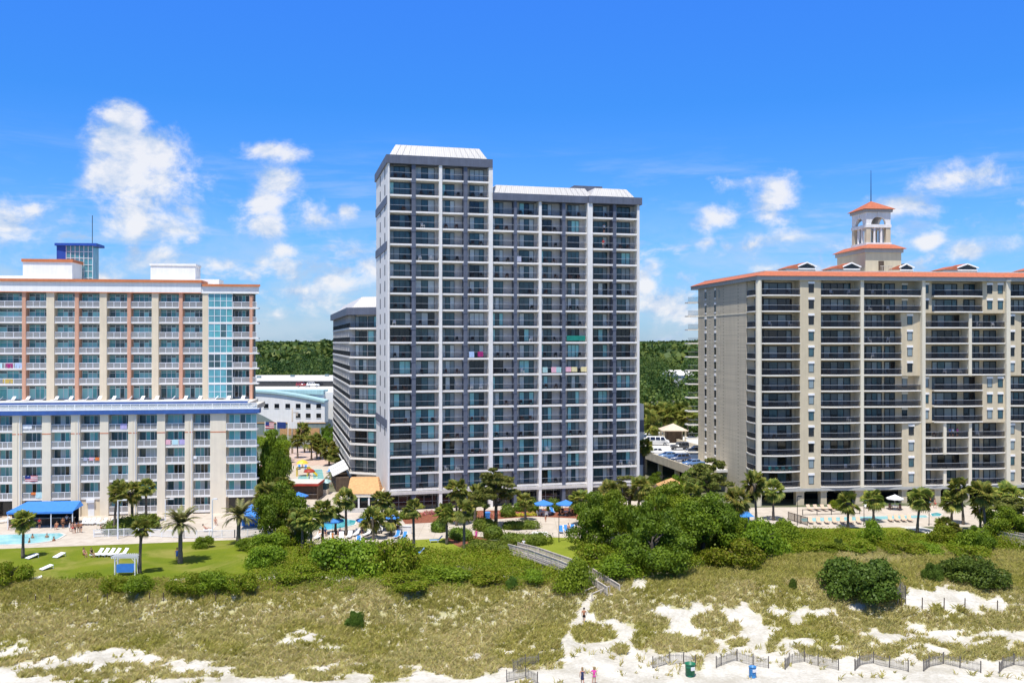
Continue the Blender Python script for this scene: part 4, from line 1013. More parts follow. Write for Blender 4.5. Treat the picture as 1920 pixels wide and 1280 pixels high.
def gpoly(name, pts_px, mat, z, subdiv=True):
    """flat sheet whose outline is given by photo pixels on the ground"""
    P = []
    for (x, y) in pts_px: g = G(x, y); P.append((g[0], g[1], z))
    b = MB(); b.poly(P, 0); o = b.build(name, mat); return tag(o, kind='structure')
def wpoly(name, pts, mat, z):
    b = MB(); b.poly([(p[0], p[1], z) for p in pts], 0); return tag(b.build(name, mat), kind='structure')
# paving round the left hotel, the courtyard between the hotels, and the right-hand pool terrace
wpoly('pool_deck', [(-130, 134.0), (-76, 134.8), (-60, 137.8), (-46, 140.5), (-41.2, 141.5), (-38, 156), (-44, 175), (-44, 250), (-62, 250), (-62, 176), (-130, 172)], MT['deck'], 0.010)
wpoly('courtyard_paving', [(-44, 150), (-36, 141), (-27, 137.5), (-16, 136.5), (-15.5, 141), (-7, 143.5), (3, 143.8), (12, 142), (19, 139), (24, 150), (24, 176), (-22, 166), (-27, 186), (-40, 186), (-44, 250), (-50, 250), (-50, 170)], MT['deck'], 0.014)
wpoly('terrace_paving', [(31, 157), (36, 151), (50, 150), (62.6, 151), (68, 151.5), (100, 150), (100, 172), (31, 168)], MT['deck'], 0.010)
wpoly('garden_path', [(62.6, 151.2), (66, 151.8), (69.5, 143.5), (66.5, 142.5)], MT['conc_pale'], 0.018)
gpoly('lawn', [(-260, 1024), (0, 1027), (60, 1023), (200, 1018), (330, 1013), (480, 1007), (560, 1000), (600, 1040), (540, 1062), (470, 1078), (300, 1086), (170, 1084), (60, 1089), (-260, 1089)], MT['lawn'], 0.006)
gpoly('garden_lawn', [(560, 1015), (700, 996), (770, 990), (850, 1000), (900, 1036), (960, 1034), (1010, 1003), (1100, 1000), (1110, 1060), (560, 1060)], MT['lawn_dry'], 0.006)
gpoly('terrace_lawn', [(1500, 992), (1625, 985), (1690, 988), (1790, 1008), (1960, 990), (1960, 1030), (1500, 1030)], MT['lawn'], 0.007)
gpoly('planting_bed', [(745, 962), (830, 958), (1000, 955), (1090, 950), (1090, 972), (1000, 968), (900, 975), (760, 982)], MT['mulch'], 0.018)
gpoly('planting_edge', [(832, 1010), (870, 1030), (960, 1040), (985, 1030), (910, 1010), (870, 998)], MT['mulch'], 0.018)
gpoly('sand_walk', [(1006, 990), (1085, 985), (1085, 1000), (1004, 1004)], MT['deck'], 0.020)
# street and car park behind
wpoly('street', [(-250, 262), (300, 262), (300, 276), (-250, 276)], MT['asphalt'], 0.012)
wpoly('forecourt', [(-64, 226), (-44, 226), (-44, 262), (-64, 262)], MT['deck_pink'], 0.016)
# pools (water sheets set in pale coping)
def pool(name, pts, mat, z=0.03, rim=0.35):
    cx = sum(p[0] for p in pts)/len(pts); cy = sum(p[1] for p in pts)/len(pts)
    out = []
    for p in pts:
        d = math.hypot(p[0]-cx, p[1]-cy); out.append((p[0]+(p[0]-cx)/d*rim, p[1]+(p[1]-cy)/d*rim))
    b = MB()
    for i in range(len(pts)):
        j = (i+1) % len(pts); b.quad((*pts[i], z+.05), (*pts[j], z+.05), (*out[j], z+.05), (*out[i], z+.05), 0)
        b.quad((*out[i], z+.05), (*out[j], z+.05), (*out[j], 0), (*out[i], 0), 0); b.quad((*pts[i], z+.05), (*pts[j], z+.05), (*pts[j], z-.02), (*pts[i], z-.02), 0)
    tag(b.build(name+'_coping', MT['conc_pale']), kind='structure')
    b = MB(); b.poly([(p[0], p[1], z) for p in pts], 0); tag(b.build(name+'_water', MT[mat]), kind='structure')
def pxp(pts): return [G(x, y)[:2] for x, y in pts]
pool('hotel_pool', pxp([(-140, 1004), (0, 1003), (60, 1001), (112, 999.5), (120, 1003), (108, 1010), (90, 1015), (60, 1019), (0, 1021), (-140, 1024)]), 'water')
pool('courtyard_pool', pxp([(588, 988), (607, 978), (640, 972), (668, 976), (664, 984), (640, 990), (610, 994)]), 'water_deep')
pool('splash_pool', pxp([(586, 880), (604, 880), (609, 905), (588, 906)]), 'water')
pool('paddling_pool', pxp([(560, 893), (578, 890), (580, 902), (556, 904)]), 'water')
pool('terrace_pool', pxp([(1502, 972), (1600, 969), (1735, 966), (1740, 970), (1680, 973), (1590, 976), (1505, 978)]), 'water')
pool('round_spa', pxp([(1745, 963), (1757, 961), (1766, 964), (1762, 968), (1748, 968)]), 'water_deep')

# ================================================================== background buildings
def simple(name, label, cat, loc, rz=0.0): return thing(name, label, cat, (loc[0], loc[1], 0), rz)
# pale hall with a curved front, across the street
hx0, hx1, hy = -92.0, -60.2, 300.0
r = simple('street_hall', 'pale hall with curved teal roof edge and square windows beyond the street', 'building', (hx0, hy))
L = hx1-hx0
def top(u): return 13.6-3.3*max(0, (u-L*.30)/(L*.70))**1.6
N = 24; b = MB()
for i in range(N):
    u0, u1 = L*i/N, L*(i+1)/N
    b.quad((u0, 0, 3.8), (u1, 0, 3.8), (u1, 0, top(u1)), (u0, 0, top(u0)), 0); b.quad((u0, 0, top(u0)), (u1, 0, top(u1)), (u1, 6, top(u1)), (u0, 6, top(u0)), 0)
b.quad((L, 0, 3.8), (L, 6, 3.8), (L, 6, top(L)), (L, 0, top(L)), 0); b.box(0, L+.3, -0.3, 6, 0, 3.78, 1)
b.build('wall', [MT['bright'], MT['teal_wall']], r)
b = MB()
for i in range(N):
    u0, u1 = L*i/N, L*(i+1)/N; b.prism([(u0, -.5), (u1, -.5), (u1, 6.5), (u0, 6.5)], 0, .01, 0)
    n = len(b.v)-8
    for j in range(8):
        x, y, z = b.v[n+j]; b.v[n+j] = (x, y, top(x)+(0.02 if j < 4 else 0.65))
b.build('roof_edge', MT['teal_roof'], r)
b = MB(); pts = [(0, 4)]+[(L*.50*i/12, 4+4.3*sin(pi*(0.32+.68*i/12))) for i in range(13)]
b.poly([(p[0], -0.03, p[1]) for p in pts]+[(0, -.03, 4)], 0); b.build('arched_panel', MT['teal_wall'], r)
b = MB(); b.box(0, L+.4, -.45, -.3, 3.75, 4.05, 0); b.build('sill_band', MT['tile_tan'], r)
for (pxx, z) in [(499, 9.3), (519, 9.3), (539.5, 9.3), (559, 9.3), (578, 9.3), (597.5, 9.3), (559, 6.2), (578, 6.2), (597.5, 6.2)]:
    x = (pxx-960)/FPX*hy-hx0; b = MB(); b.box(x-.75, x+.75, -0.08, -.005, z-.7, z+.7, 0); b.box(x-.8, x+.8, -.12, -.02, z-.82, z-.7, 1); b.build('window', [MT['glass_black'], MT['white']], r)
b = MB(); b.box(L*.55, L*.95, -.5, -.32, 0, 2.2, 0); b.build('orange_signboard', MT['tile_tan'], r)
r = simple('roof_parking_hall', 'long flat white roof with teal parapet and parked cars behind the curved hall', 'building', (-112, 309))
b = MB(); b.box(0, 60, 0, 70, 0, 13.2, 0); b.box(0, 50, -1.5, 0, 0, 12.6, 0); b.box(52, 74, 8, 80, 0, 14.6, 2); b.build('wall', [MT['bright'], MT['teal_roof'], MT['teal_wall']], r)
b = MB(); b.box(-.3, 50, -1.9, 6, 12.6, 14.0, 0); b.build('parapet', MT['teal_roof'], r)
b = MB(); b.box(0, 74, 40, 100, 13.2, 15.3, 0); b.build('roof', MT['conc_pale'], r)
b = MB(); b.box(0, 60, 39.6, 40.0, 13.3, 15.1, 0); b.build('ramp_wall', MT['glass_black'], r)
for i in range(5):
    b = MB(); x, y = 8+i*12+random.uniform(-2, 2), random.uniform(60, 95); b.box(x, x+1.6, y, y+1.2, 15.32, 16.1, 0); b.build('roof_vent', MT['greyblue'], r)

# raised car park on the right
PK = [(26.6, 226.0), (34.9, 183.5)]; pz = 4.6
r = simple('parking_deck', 'raised concrete car park on columns between the tower and the tan building', 'car park', PK[0])
ap = math.atan2(PK[1][1]-PK[0][1], PK[1][0]-PK[0][0]); fp = Frame(0, 0, ap); Lp = math.dist(*PK)
b = MB(); b.box(-45, Lp, 0.0, 34, pz-.5, pz, 0); fp.apply(b); b.build('slab', MT['park'], r)
for q_ in ((-8, Lp+.02, -.25, -.01, pz-.75, pz+.95), (Lp+.03, Lp+.25, -.25, 5.5, pz-.75, pz+.95), (-45.2, -45.01, 0, 34, pz-.7, pz+1.0), (-45, -22, 34.02, 34.3, pz-.5, pz+1.0)): b = MB(); b.box(*q_, 0); fp.apply(b); b.build('parapet', MT['concrete'], r)
b = MB(); b.box(-45, -8, -.25, -.01, pz-.75, pz+.95, 0); fp.apply(b); b.build('parapet', MT['conc_pale'], r)
b = MB(); b.box(-24, Lp-9, 16, 16.25, pz, pz+1.0, 0); fp.apply(b); b.build('parapet', MT['concrete'], r)
for uu in (3, 14, 24, 34, 41):
    b = MB(); b.box(uu-.4, uu+.4, .6, 1.4, 0, pz-.52, 0); fp.apply(b); b.build('column', MT['concrete'], r)
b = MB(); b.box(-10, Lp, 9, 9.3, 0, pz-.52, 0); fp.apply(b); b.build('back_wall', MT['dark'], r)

def hip_kiosk(name, label, px, d, w, dep, eave, apex, roofmat, ztop0=0.0, rz=0.0, wall='tan'):
    x = (px-960)/FPX*d; r = thing(name, label, 'pavilion', (x, d, ztop0), rz)
    h, e = w/2, dep/2
    b = MB(); b.prism([(-h, -e), (h, -e), (h, e), (-h, e)], eave, eave+.18, 0); b.prism([(-h, -e), (h, -e), (h, e), (-h, e)], eave+.18, apex, 0, [(-.05, -.05), (.05, -.05), (.05, .05), (-.05, .05)])
    b.build('roof', MT[roofmat], r)
    for sx in (-1, 1):
        for sy in (-1, 1):
            b = MB(); b.box(sx*(h-.6)-.2, sx*(h-.6)+.2, sy*(e-.6)-.2, sy*(e-.6)+.2, 0, eave, 0); b.build('post', MT[wall], r)
    b = MB(); b.box(-h+1.4, h-1.4, -e+1.5, e-1.2, 0, eave-.1, 0); b.build('booth', MT['wood_dark'], r)
    return r
hip_kiosk('parking_kiosk', 'square kiosk with pale hipped tile roof behind the parked white van', 1262, 236, 6.6, 6.0, 3.0, 4.7, 'tile_pale', pz)
hip_kiosk('garden_pavilion', 'garden pavilion with orange hipped roof below the raised car park', 1259, 176, 5.4, 5.0, 2.6, 4.3, 'tile_tan')
r = thing('service_shed', 'low dark brown flat-roofed shed at the foot of the tower by the orange pavilion', 'shed', (27.2, 177, 0), 0)
b = MB(); b.box(-3.0, 2.6, -2.5, 2.5, 0, 2.5, 0); b.build('wall', MT['beige'], r); b = MB(); b.box(-3.4, 3.0, -2.9, 2.9, 2.5, 2.85, 0); b.build('roof', MT['wood_dark'], r)
# lobby roof at the tower's left foot, and the sloped white awnings
r = thing('lobby', 'single-storey lobby with orange shingle roof at the left foot of the tower', 'building', (-26.4, 168.6, 0), 0.0)
b = MB(); b.prism([(-2.9, -3.2), (3.1, -3.2), (2.6, 3.4), (-2.9, 3.4)], 3.0, 5.1, 0, [(-3.1, 1.6), (1.9, 1.6), (1.9, 3.4), (-3.1, 3.4)]); b.build('roof', MT['tile_tan'], r)
b = MB(); b.box(-2.9, 3.0, -3.1, 3.4, 2.4, 2.98, 0); b.build('fascia', MT['cream_white'], r)
b = MB(); b.box(-2.5, 2.6, -2.2, 3.3, 0, 2.39, 0); b.build('glazing', MT['glass_black'], r)
for x in (-2.6, -.8, 1.0, 2.7):
    b = MB(); b.box(x-.15, x+.15, -3.0, -2.7, 0, 2.4, 0); b.build('post', MT['white'], r)
b = MB(); b.box(-3.2, 2.2, -5.0, -4.8, 0, .8, 0); b.build('low_wall', MT['conc_pale'], r)
r = thing('skylight_annex', 'low annex with three white sloping roof panels beside the wing', 'building', (W_L[0], W_L[1], 0), 0)
b = MB(); b.box(LS-15, LS+.5, -2.7, -.1, 0, 2.75, 0); fS.apply(b); b.build('wall', MT['wood_dark'], r)
for i in range(3):
    b = MB(); u0 = LS-14.6+i*5.0
    b.poly([(u0, -.12, 4.5), (u0+4.3, -.12, 4.5), (u0+4.3, -3.3, 3.0), (u0, -3.3, 3.0)], 0); b.poly([(u0, -.12, 4.4), (u0+4.3, -.12, 4.4), (u0+4.3, -3.3, 2.9), (u0, -3.3, 2.9)], 0); b.poly([(u0+4.3, -.12, 4.5), (u0+4.3, -3.3, 3.0), (u0+4.3, -3.3, 2.9), (u0+4.3, -.12, 4.4)], 0)
    fS.apply(b); b.build('roof_panel', MT['metal_roof'], r)
# pool bar in the courtyard
r = thing('pool_bar', 'dark pool bar with flat red-edged roof in the courtyard', 'bar', (-40.2, 179.5, 0), 0)
b = MB(); b.box(-3.6, 3.6, -3, 3, 2.7, 3.1, 1); b.box(-3.5, 3.5, -2.9, 2.9, 3.1, 3.16, 0); b.build('roof', [MT['conc_pale'], MT['red']], r)
b = MB(); b.box(-3.3, 3.3, -2.0, 2.7, 0, 2.68, 0); b.build('wall', MT['wood_dark'], r)
b = MB(); b.box(-3.2, 3.2, -2.3, -2.02, .95, 1.05, 0); b.build('counter', MT['wood'], r)
for x in (-3.4, 3.4):
    b = MB(); b.box(x-.1, x+.1, -2.9, -2.7, 0, 2.7, 0); b.build('post', MT['wood_dark'], r)
r = thing('towel_kiosk', 'small glazed towel kiosk with pale counter right of the pool bar', 'kiosk', (-37.6, 184, 0), 0)
b = MB(); b.box(-1.4, 1.4, -1.2, 1.2, 0, 1.0, 1); b.box(-1.3, 1.3, -1.1, 1.1, 1.0, 2.3, 0); b.build('body', [MT['glass'], MT['cream_white']], r)
b = MB(); b.prism([(-1.7, -1.5), (1.7, -1.5), (1.7, 1.5), (-1.7, 1.5)], 2.3, 2.75, 0, [(-1.2, -1), (1.2, -1), (1.2, 1), (-1.2, 1)]); b.build('roof', MT['teal_roof'], r)
# splash play pieces
g = G(566, 893); r = thing('slide_frame', 'yellow play slide in the children\'s splash pool', 'play slide', g)
b = MB()
for x in (-1.2, 1.2): b.box(x-.08, x+.08, -.08, .08, 0, 1.9, 0); b.box(x-.08, x+.08, 1.0, 1.16, 0, 1.9, 0)
b.prism([(-1.3, -.2), (1.3, -.2), (1.3, 1.3), (-1.3, 1.3)], 1.9, 2.0, 0); b.build('platform', MT['yellow'], r)
b = MB(); b.bar((1.3, .5, 1.9), (3.3, .5, .1), .8, .1, 0); b.bar((1.3, .1, 2.05), (3.3, .1, .25), .08, .25, 0); b.bar((1.3, .9, 2.05), (3.3, .9, .25), .08, .25, 0); b.build('chute', MT['yellow'], r)
b = MB(); b.lathe([(1.4, 2.9), (.9, 3.4), (.05, 3.7)], 10, 0, (0, .5)); b.ring([(0, .5, 2), (0, .5, 3)], .07, 6, 0); b.build('canopy', MT['yellow'], r)
g = G(580, 901); r = thing('water_mushroom', 'red mushroom fountain in the paddling pool', 'fountain', g)
b = MB(); b.ring([(0, 0, 0), (0, 0, 2.2)], .12, 8, 0); b.build('stem', MT['white'], r); b = MB(); b.lathe([(1.25, 1.9), (1.2, 2.1), (.8, 2.45), (.02, 2.6)], 14, 0); b.build('cap', MT['red'], r, smooth=True)

r = thing('bar_counter', 'dim poolside bar with dark counter and stools behind the awning posts', 'bar', G(75, 986), radians(7.5))
b = MB(); b.box(-5.0, 5.0, .6, 1.2, 0, 1.1, 0); b.box(-5.1, 5.1, .5, 1.3, 1.1, 1.18, 1); b.build('counter', [MT['wood_dark'], MT['wood']], r)
b = MB(); b.box(-5.2, 5.2, 2.4, 2.6, 0, 2.5, 0); b.build('back_wall', MT['dark'], r)  # near-black wall added to stand in for the shade under the awning
for i in range(7):
    b = MB(); x = -4.4+i*1.45; b.lathe([(.02, .72), (.2, .72), (.2, .78), (.02, .79)], 10, 0, (x, 0)); b.ring([(x, 0, 0), (x, 0, .72)], .035, 5, 0); b.build('stool', MT['plastic_dark'], r)

for lab, px, d, zb in (('white gabled house roof showing among the woodland right of the tower', 1262, 470, 0), ('second white house lower among the woodland', 1281, 455, 0), ('pale flat roof glimpsed low in the woodland', 1225, 330, 0)):
    x = (px-960)/FPX*d; t = thing('distant_house', lab, 'house', (x, d, hz(x, d)), .3, 'houses in the woodland'); h = 15.5 if d > 400 else 9
    b = MB(); b.box(-4, 4, -3, 3, 0, h-2, 0); b.build('wall', MT['white'], t); b = MB(); b.prism([(-4.4, -3.4), (4.4, -3.4), (4.4, 3.4), (-4.4, 3.4)], h-2, h, 0, [(-4.4, -.05), (4.4, -.05), (4.4, .05), (-4.4, .05)]); b.build('roof', MT['metal_roof'], t)
# ================================================================== vegetation
def quads_from(P, N, size, aspect=1.0, rng=RNG, jitter=0.6):
    """one small leaf quad per point, facing roughly along N"""
    n = len(P); N = N+rng.normal(0, jitter, (n, 3)); N /= np.linalg.norm(N, axis=1, keepdims=True)+1e-9
    A = np.cross(N, rng.normal(0, 1, (n, 3))); A /= np.linalg.norm(A, axis=1, keepdims=True)+1e-9
    B = np.cross(N, A); s = (size*rng.uniform(.6, 1.35, n))[:, None] if np.isscalar(size) else (size*rng.uniform(.6, 1.35, n))[:, None]
    a, b = A*s*.5, B*s*.5*aspect
    V = np.stack([P-a-b*.55, P+a*.35-b, P+a+b*.5, P-a*.3+b], 1).reshape(-1, 3)
    F = np.arange(4*n).reshape(n, 4); return V, F
def crown_points(n, lobes, rng=RNG, inner=0.62):
    """points on the skins of overlapping lobes (x,y,z,rx,ry,rz); normals outward"""
    L = np.array(lobes, float); w = (L[:, 3]*L[:, 4]*L[:, 5])**(2/3); k = rng.choice(len(L), n, p=w/w.sum())
    d = rng.normal(0, 1, (n, 3)); d[:, 2] = d[:, 2]*0.9+0.25; d /= np.linalg.norm(d, axis=1, keepdims=True)
    r = (rng.uniform(inner, 1.05, n)*(1+.42*rng.random(n)**7))[:, None]; l = L[k]
    return l[:, :3]+d*l[:, 3:]*r, d
def lobed(R, H, z0, n, rng, flat=0.7, spread=.62, lobe=(.3, .48)):
    out = []
    for i in range(n):
        a = rng.uniform(0, 2*pi); q = sqrt(rng.uniform(0, 1))*spread*R; t = rng.uniform(0, 1)
        zz = z0+H*(0.22+0.6*t)*(1-0.35*(q/(spread*R))**2); rr = R*rng.uniform(*lobe)*(1.0 if t < .7 else .8)
        out.append((q*cos(a), q*sin(a), zz, rr, rr, rr*flat))
    return out
def limb_mesh(name, h, r, spread, nl, seed, mat, lean=0.0):
    rg = random.Random(seed); b = MB()
    b.ring([(0, 0, -.3), (lean*.2, 0, h*.4), (lean*.6, .1, h*.75), (lean, 0, h)], [r*1.25, r, r*.8, r*.5], 8, 0)
    for i in range(nl):
        a = rg.uniform(0, 6.28); z = h*rg.uniform(.45, .9); L = spread*rg.uniform(.5, .95)
        b.ring([(lean*z/h*.7, 0, z), (cos(a)*L*.5+lean*.6, sin(a)*L*.5, z+L*.32), (cos(a)*L+lean*.7, sin(a)*L, z+L*.55)], [r*.5, r*.33, r*.12], 6, 0)
    return b.mesh(name, mat, True)
def tree_meshes(kind, seed, R, H, trunk_h, n, size, mat, barkmat='bark', nl=18, flat=.7, lobe=(.3, .48), trunk_r=.22, spread=.62, z0=None):
    rg = np.random.default_rng(seed); z0 = trunk_h*.75 if z0 is None else z0
    P, N = crown_points(n, lobed(R, H, z0, nl, rg, flat, spread, lobe), rg)
    V, F = quads_from(P, N, size, .8, rg)
    return limb_mesh('trunk', z0+H*.55, trunk_r, R*.5, 7, seed, MT[barkmat]), np_mesh('crown', V, F, MT[mat])
# --- fan palms
def sabal_crown(seed, R=1.9, nf=34):
    rg = random.Random(seed); V = []; F = []
    def tri(a, c, d): n = len(V); V.extend([a, c, d]); F.append((n, n+1, n+2))
    for i in range(nf):
        az = rg.uniform(0, 2*pi); el = rg.uniform(-0.75, 1.25) if i < nf*.85 else rg.uniform(-1.3, -.8)
        Lp = R*rg.uniform(.38, .55); dirv = Vector((cos(az)*cos(el), sin(az)*cos(el), sin(el)))
        hub = dirv*Lp; side = dirv.cross(Vector((0, 0, 1))).normalized() if abs(dirv.z) < .98 else Vector((1, 0, 0)); up = side.cross(dirv)
        wv = side*0.035; tri(tuple(-wv*1), tuple(wv*1), tuple(hub))
        k = 13; Lf = R*rg.uniform(.50, .66); roll = rg.uniform(-.5, .5)
        s2 = side*cos(roll)+up*sin(roll); u2 = up*cos(roll)-side*sin(roll)
        for j in range(k):
            t = -1.5+3.0*j/(k-1); f = 1-.25*abs(t)/1.5
            d = dirv*cos(t)+s2*sin(t); mid = hub+d*Lf*.55*f+u2*.05*Lf*abs(t); tip = hub+d*Lf*f-Vector((0, 0, Lf*(.22+.12*abs(t))))
            pw = (dirv*-sin(t)+s2*cos(t))*Lf*.085
            n = len(V); V.extend([tuple(hub), tuple(mid-pw), tuple(tip), tuple(mid+pw)]); F.append((n, n+1, n+2)); F.append((n, n+2, n+3))
    return np_mesh('crown', np.array(V), np.array(F), MT['palm'])
def dry_skirt(seed, R=1.5, nf=10):
    rg = random.Random(seed); V = []; F = []
    for i in range(nf):
        az = rg.uniform(0, 2*pi); o = Vector((cos(az)*.25, sin(az)*.25, 0)); tipc = Vector((cos(az)*R*.55, sin(az)*R*.55, -R*rg.uniform(.5, .8)))
        for j in range(6):
            a2 = az+rg.uniform(-.5, .5); tp = tipc+Vector((cos(a2)*.3, sin(a2)*.3, -rg.uniform(.1, .5))); md = (o+tp)/2+Vector((0, 0, .2)); pw = Vector((-sin(az), cos(az), 0))*.06
            n = len(V); V.extend([tuple(o), tuple(md-pw), tuple(tp), tuple(md+pw)]); F.append((n, n+1, n+2)); F.append((n, n+2, n+3))
    return np_mesh('dry_fronds', np.array(V), np.array(F), MT['palm_dry'])
def palm_trunk(seed, h, r=.19, bend=.25, boots=True):
    rg = random.Random(seed); a = rg.uniform(0, 6.28); b = MB(); n = 12; pth = []; rr = []
    for i in range(n+1):
        t = i/n; off = bend*t*t; w = .012*(i % 2)
        pth.append((cos(a)*off, sin(a)*off, h*t-(0.3 if i == 0 else 0))); k = r*(1.25-.45*t*1.2 if t < .3 else .9+w*4)
        if boots and t > .80: k = r*(1.25+.35*(t-.8)/.2)
        rr.append(k)
    b.ring(pth, rr, 9, 0); return b.mesh('trunk', MT['trunk'], True), (cos(a)*bend, sin(a)*bend)
SAB = [sabal_crown(s, 1.9, nf) for s, nf in ((1, 36), (2, 30), (3, 40), (4, 33))]; SKIRT = [dry_skirt(s) for s in (1, 2)]
PLACED = []
def fan_palm(label, base, crown_y, scale=1.0, group='fan palms round the pools', r=.2, base_xyz=None):
    """base = photo pixel of its foot; crown_y = photo row of the crown's middle"""
    x, y, z = base_xyz or G(*base); h = (CAMZ-(crown_y-640)*y/FPX)-z
    t = thing('fan_palm', label, 'palm tree', (x, y, z), random.uniform(0, 6.28), group); s = len(PLACED); PLACED.append(t)
    me, (dx, dy) = palm_trunk(s*7+3, h, r, random.uniform(.05, .8)*min(1, h/7)); link('trunk', me, t)
    c = link('crown', SAB[s % 4], t, (dx, dy, h+.05), random.uniform(0, 6.28)); c.scale = (scale*random.uniform(.9, 1.1), scale, scale*random.uniform(.85, 1.12)); c.rotation_euler = (random.uniform(-.18, .18), random.uniform(-.18, .18), random.uniform(0, 6.28))
    d = link('dry_fronds', SKIRT[s % 2], t, (dx, dy, h-.1), random.uniform(0, 6.28)); d.scale = (scale*.8,)*3
    return t
def date_crown(seed, L=3.1, nf=74):
    rg = random.Random(seed); V = []; F = []
    for i in range(nf):
        az = rg.uniform(0, 2*pi); el = rg.uniform(-.15, 1.25); ln = L*rg.uniform(.8, 1.08); seg = 9; pts = []
        for j in range(seg+1):
            t = j/seg; e = el-1.35*t*t*(1.1-.35*el); pts.append((t, e))
        p = Vector((0, 0, 0)); path = [p]
        for j in range(seg):
            e = pts[j][1]; p = p+Vector((cos(az)*cos(e), sin(az)*cos(e), sin(e)))*(ln/seg); path.append(p)
        sd_ = Vector((-sin(az), cos(az), 0))
        for j in range(seg):
            a, c = path[j], path[j+1]; n = len(V); w = sd_*.025; V.extend([tuple(a-w), tuple(a+w), tuple(c)]); F.append((n, n+1, n+2))
            for q in range(2):
                o = a+(c-a)*(q*.5+.2); fl = .62*ln/3.1*(sin(pi*min(1, .12+(j+q*.5)/seg*.9))**.7)
                fwd = (c-a).normalized()
                for s in (-1, 1):
                    tip = o+(sd_*s*.82+fwd*.55).normalized()*fl+Vector((0, 0, -.12*fl+.1*fl*rg.random())); w2 = fwd*.085; n = len(V); V.extend([tuple(o-w2), tuple(o+w2), tuple(tip)]); F.append((n, n+1, n+2))
    return np_mesh('crown', np.array(V), np.array(F), MT['date'])
DATE = [date_crown(5), date_crown(6)]
def date_palm(label, base, crown_y, i, scale=1.0):
    x, y, z = G(*base); h = (CAMZ-(crown_y-640)*y/FPX)-z
    t = thing('date_palm', label, 'palm tree', (x, y, z), 0, 'feathery date palms on the lawn')
    me, (dx, dy) = palm_trunk(90+i, h, .3, .1, True); link('trunk', me, t); c = link('crown', DATE[i % 2], t, (dx, dy, h)); c.scale = (scale,)*3
    return t
fan_palm('dark-trunked fan palm in front of the blue pool awning', (43, 1046), 976, .95)
fan_palm('fan palm left of its pair, rising from the mound behind the white lamp post', (214, 1003), 926, .95)
fan_palm('fan palm half hidden behind the leftmost palm of the mound', (222, 992), 917, .9)
fan_palm('stout fan palm in the middle of the clipped green mound', (248, 986), 921, 1.05, r=.24)
fan_palm('fan palm at the right end of the clipped green mound', (274, 979), 912, .95)
fan_palm('short fan palm beside the white swing pergola on the lawn', (262, 1076), 989, .85)
fan_palm('waist-high young fan palm on the paving right of the mound', (287, 992), 976, .7)
date_palm('big feathery date palm casting a star shadow on the lawn', (338, 1056), 982, 0, 1.0)
date_palm('feathery date palm beside the blue tent at the lawn corner', (447, 1020), 968, 1, .98)
C5 = 'fan palms in the courtyard garden'
for (lab, bs, cy, sc) in [
  ('thick fan palm crown beside the right corner of the cream hotel', (498, 1002), 925, 1.25), ('fan palm behind the cream hotel corner, next to the pool bar', (527, 985), 912, 1.2),
  ('fan palm just left of the blue umbrella by the pool bar', (541, 995), 935, 1.0), ('slim fan palm at the left end of the courtyard row', (567, 1028), 968, 1.0),
  ('fat-trunked fan palm, second along the courtyard row', (583, 1030), 975, 1.0), ('fan palm in the courtyard row with bare trunk before the blue umbrella', (605, 1026), 957, 1.0),
  ('drooping fan palm standing over the courtyard pool umbrella', (629, 1000), 965, .85), ('tall fan palm right of the courtyard pool by the lobby', (649, 1003), 935, 1.15),
  ('fan palm at the lobby front beside the tower corner', (700, 1012), 972, 1.1), ('fan palm under the lobby eaves next to the tower wall', (716, 992), 936, 1.1),
  ('fan palm before the tower left of the stout clipped one', (733, 1004), 973, 1.05), ('small-headed palm with a thick trunk on the garden lawn', (776, 1036), 952, .9),
  ('fan palm shading the white and blue lounger', (838, 1020), 962, 1.05), ('tall bright fan palm against the second floor of the tower', (856, 985), 918, 1.15), ('slender fan palm at the edge of the mulch bed', (870, 1030), 957, 1.0)]:
    fan_palm(lab, bs, cy, sc, C5)
for (lab, bs, cy, sc) in [('fan palm poking out of the thicket beside the dark round oak', (1143, 1000), 922, 1.2), ('fan palm standing up in the thicket near the tower\'s right foot', (1197, 985), 912, 1.2), ('fan palm in the thicket below the orange pavilion', (1250, 990), 930, 1.25), ('yellowish fan palm at the thicket top toward the tan building', (1296, 985), 925, 1.2), ('short fan palm before the tower between ragged pine and blue umbrellas', (985, 975), 938, .9), ('fan palm by the second column of the tower', (890, 980), 925, 1.0), ('short bright fan palm beside the round oak, near the umbrellas', (1088, 985), 935, 1.1), ('leaning young palm on the courtyard edge by the tent', (520, 1010), 955, 1.1), ('fan palm at the bend of the courtyard row', (552, 1022), 972, 1.05)]:
    fan_palm(lab, bs, cy, sc, C5)
B5 = 'fan palms of the back court between the hotels'
for (lab, px, d, cy, sc) in [('lone fan palm before the curved hall', 571, 252, 806, 1.35), ('fan palm with a thin bare trunk by the utility pole', 558, 240, 826, 1.1), ('leaning fan palm in the back court trio', 584, 236, 829, 1.3),
  ('middle fan palm of the back court trio', 594, 240, 826, 1.2), ('fan palm closing the back court trio', 601, 238, 834, 1.2), ('fan palm against the wing of the tower', 617, 226, 842, 1.4), ('second fan palm hugging the wing of the tower', 628, 220, 852, 1.3)]:
    fan_palm(lab, None, cy, sc, B5, base_xyz=((px-960)/FPX*d, d, 0))
R5 = 'fan palms round the right-hand pool'
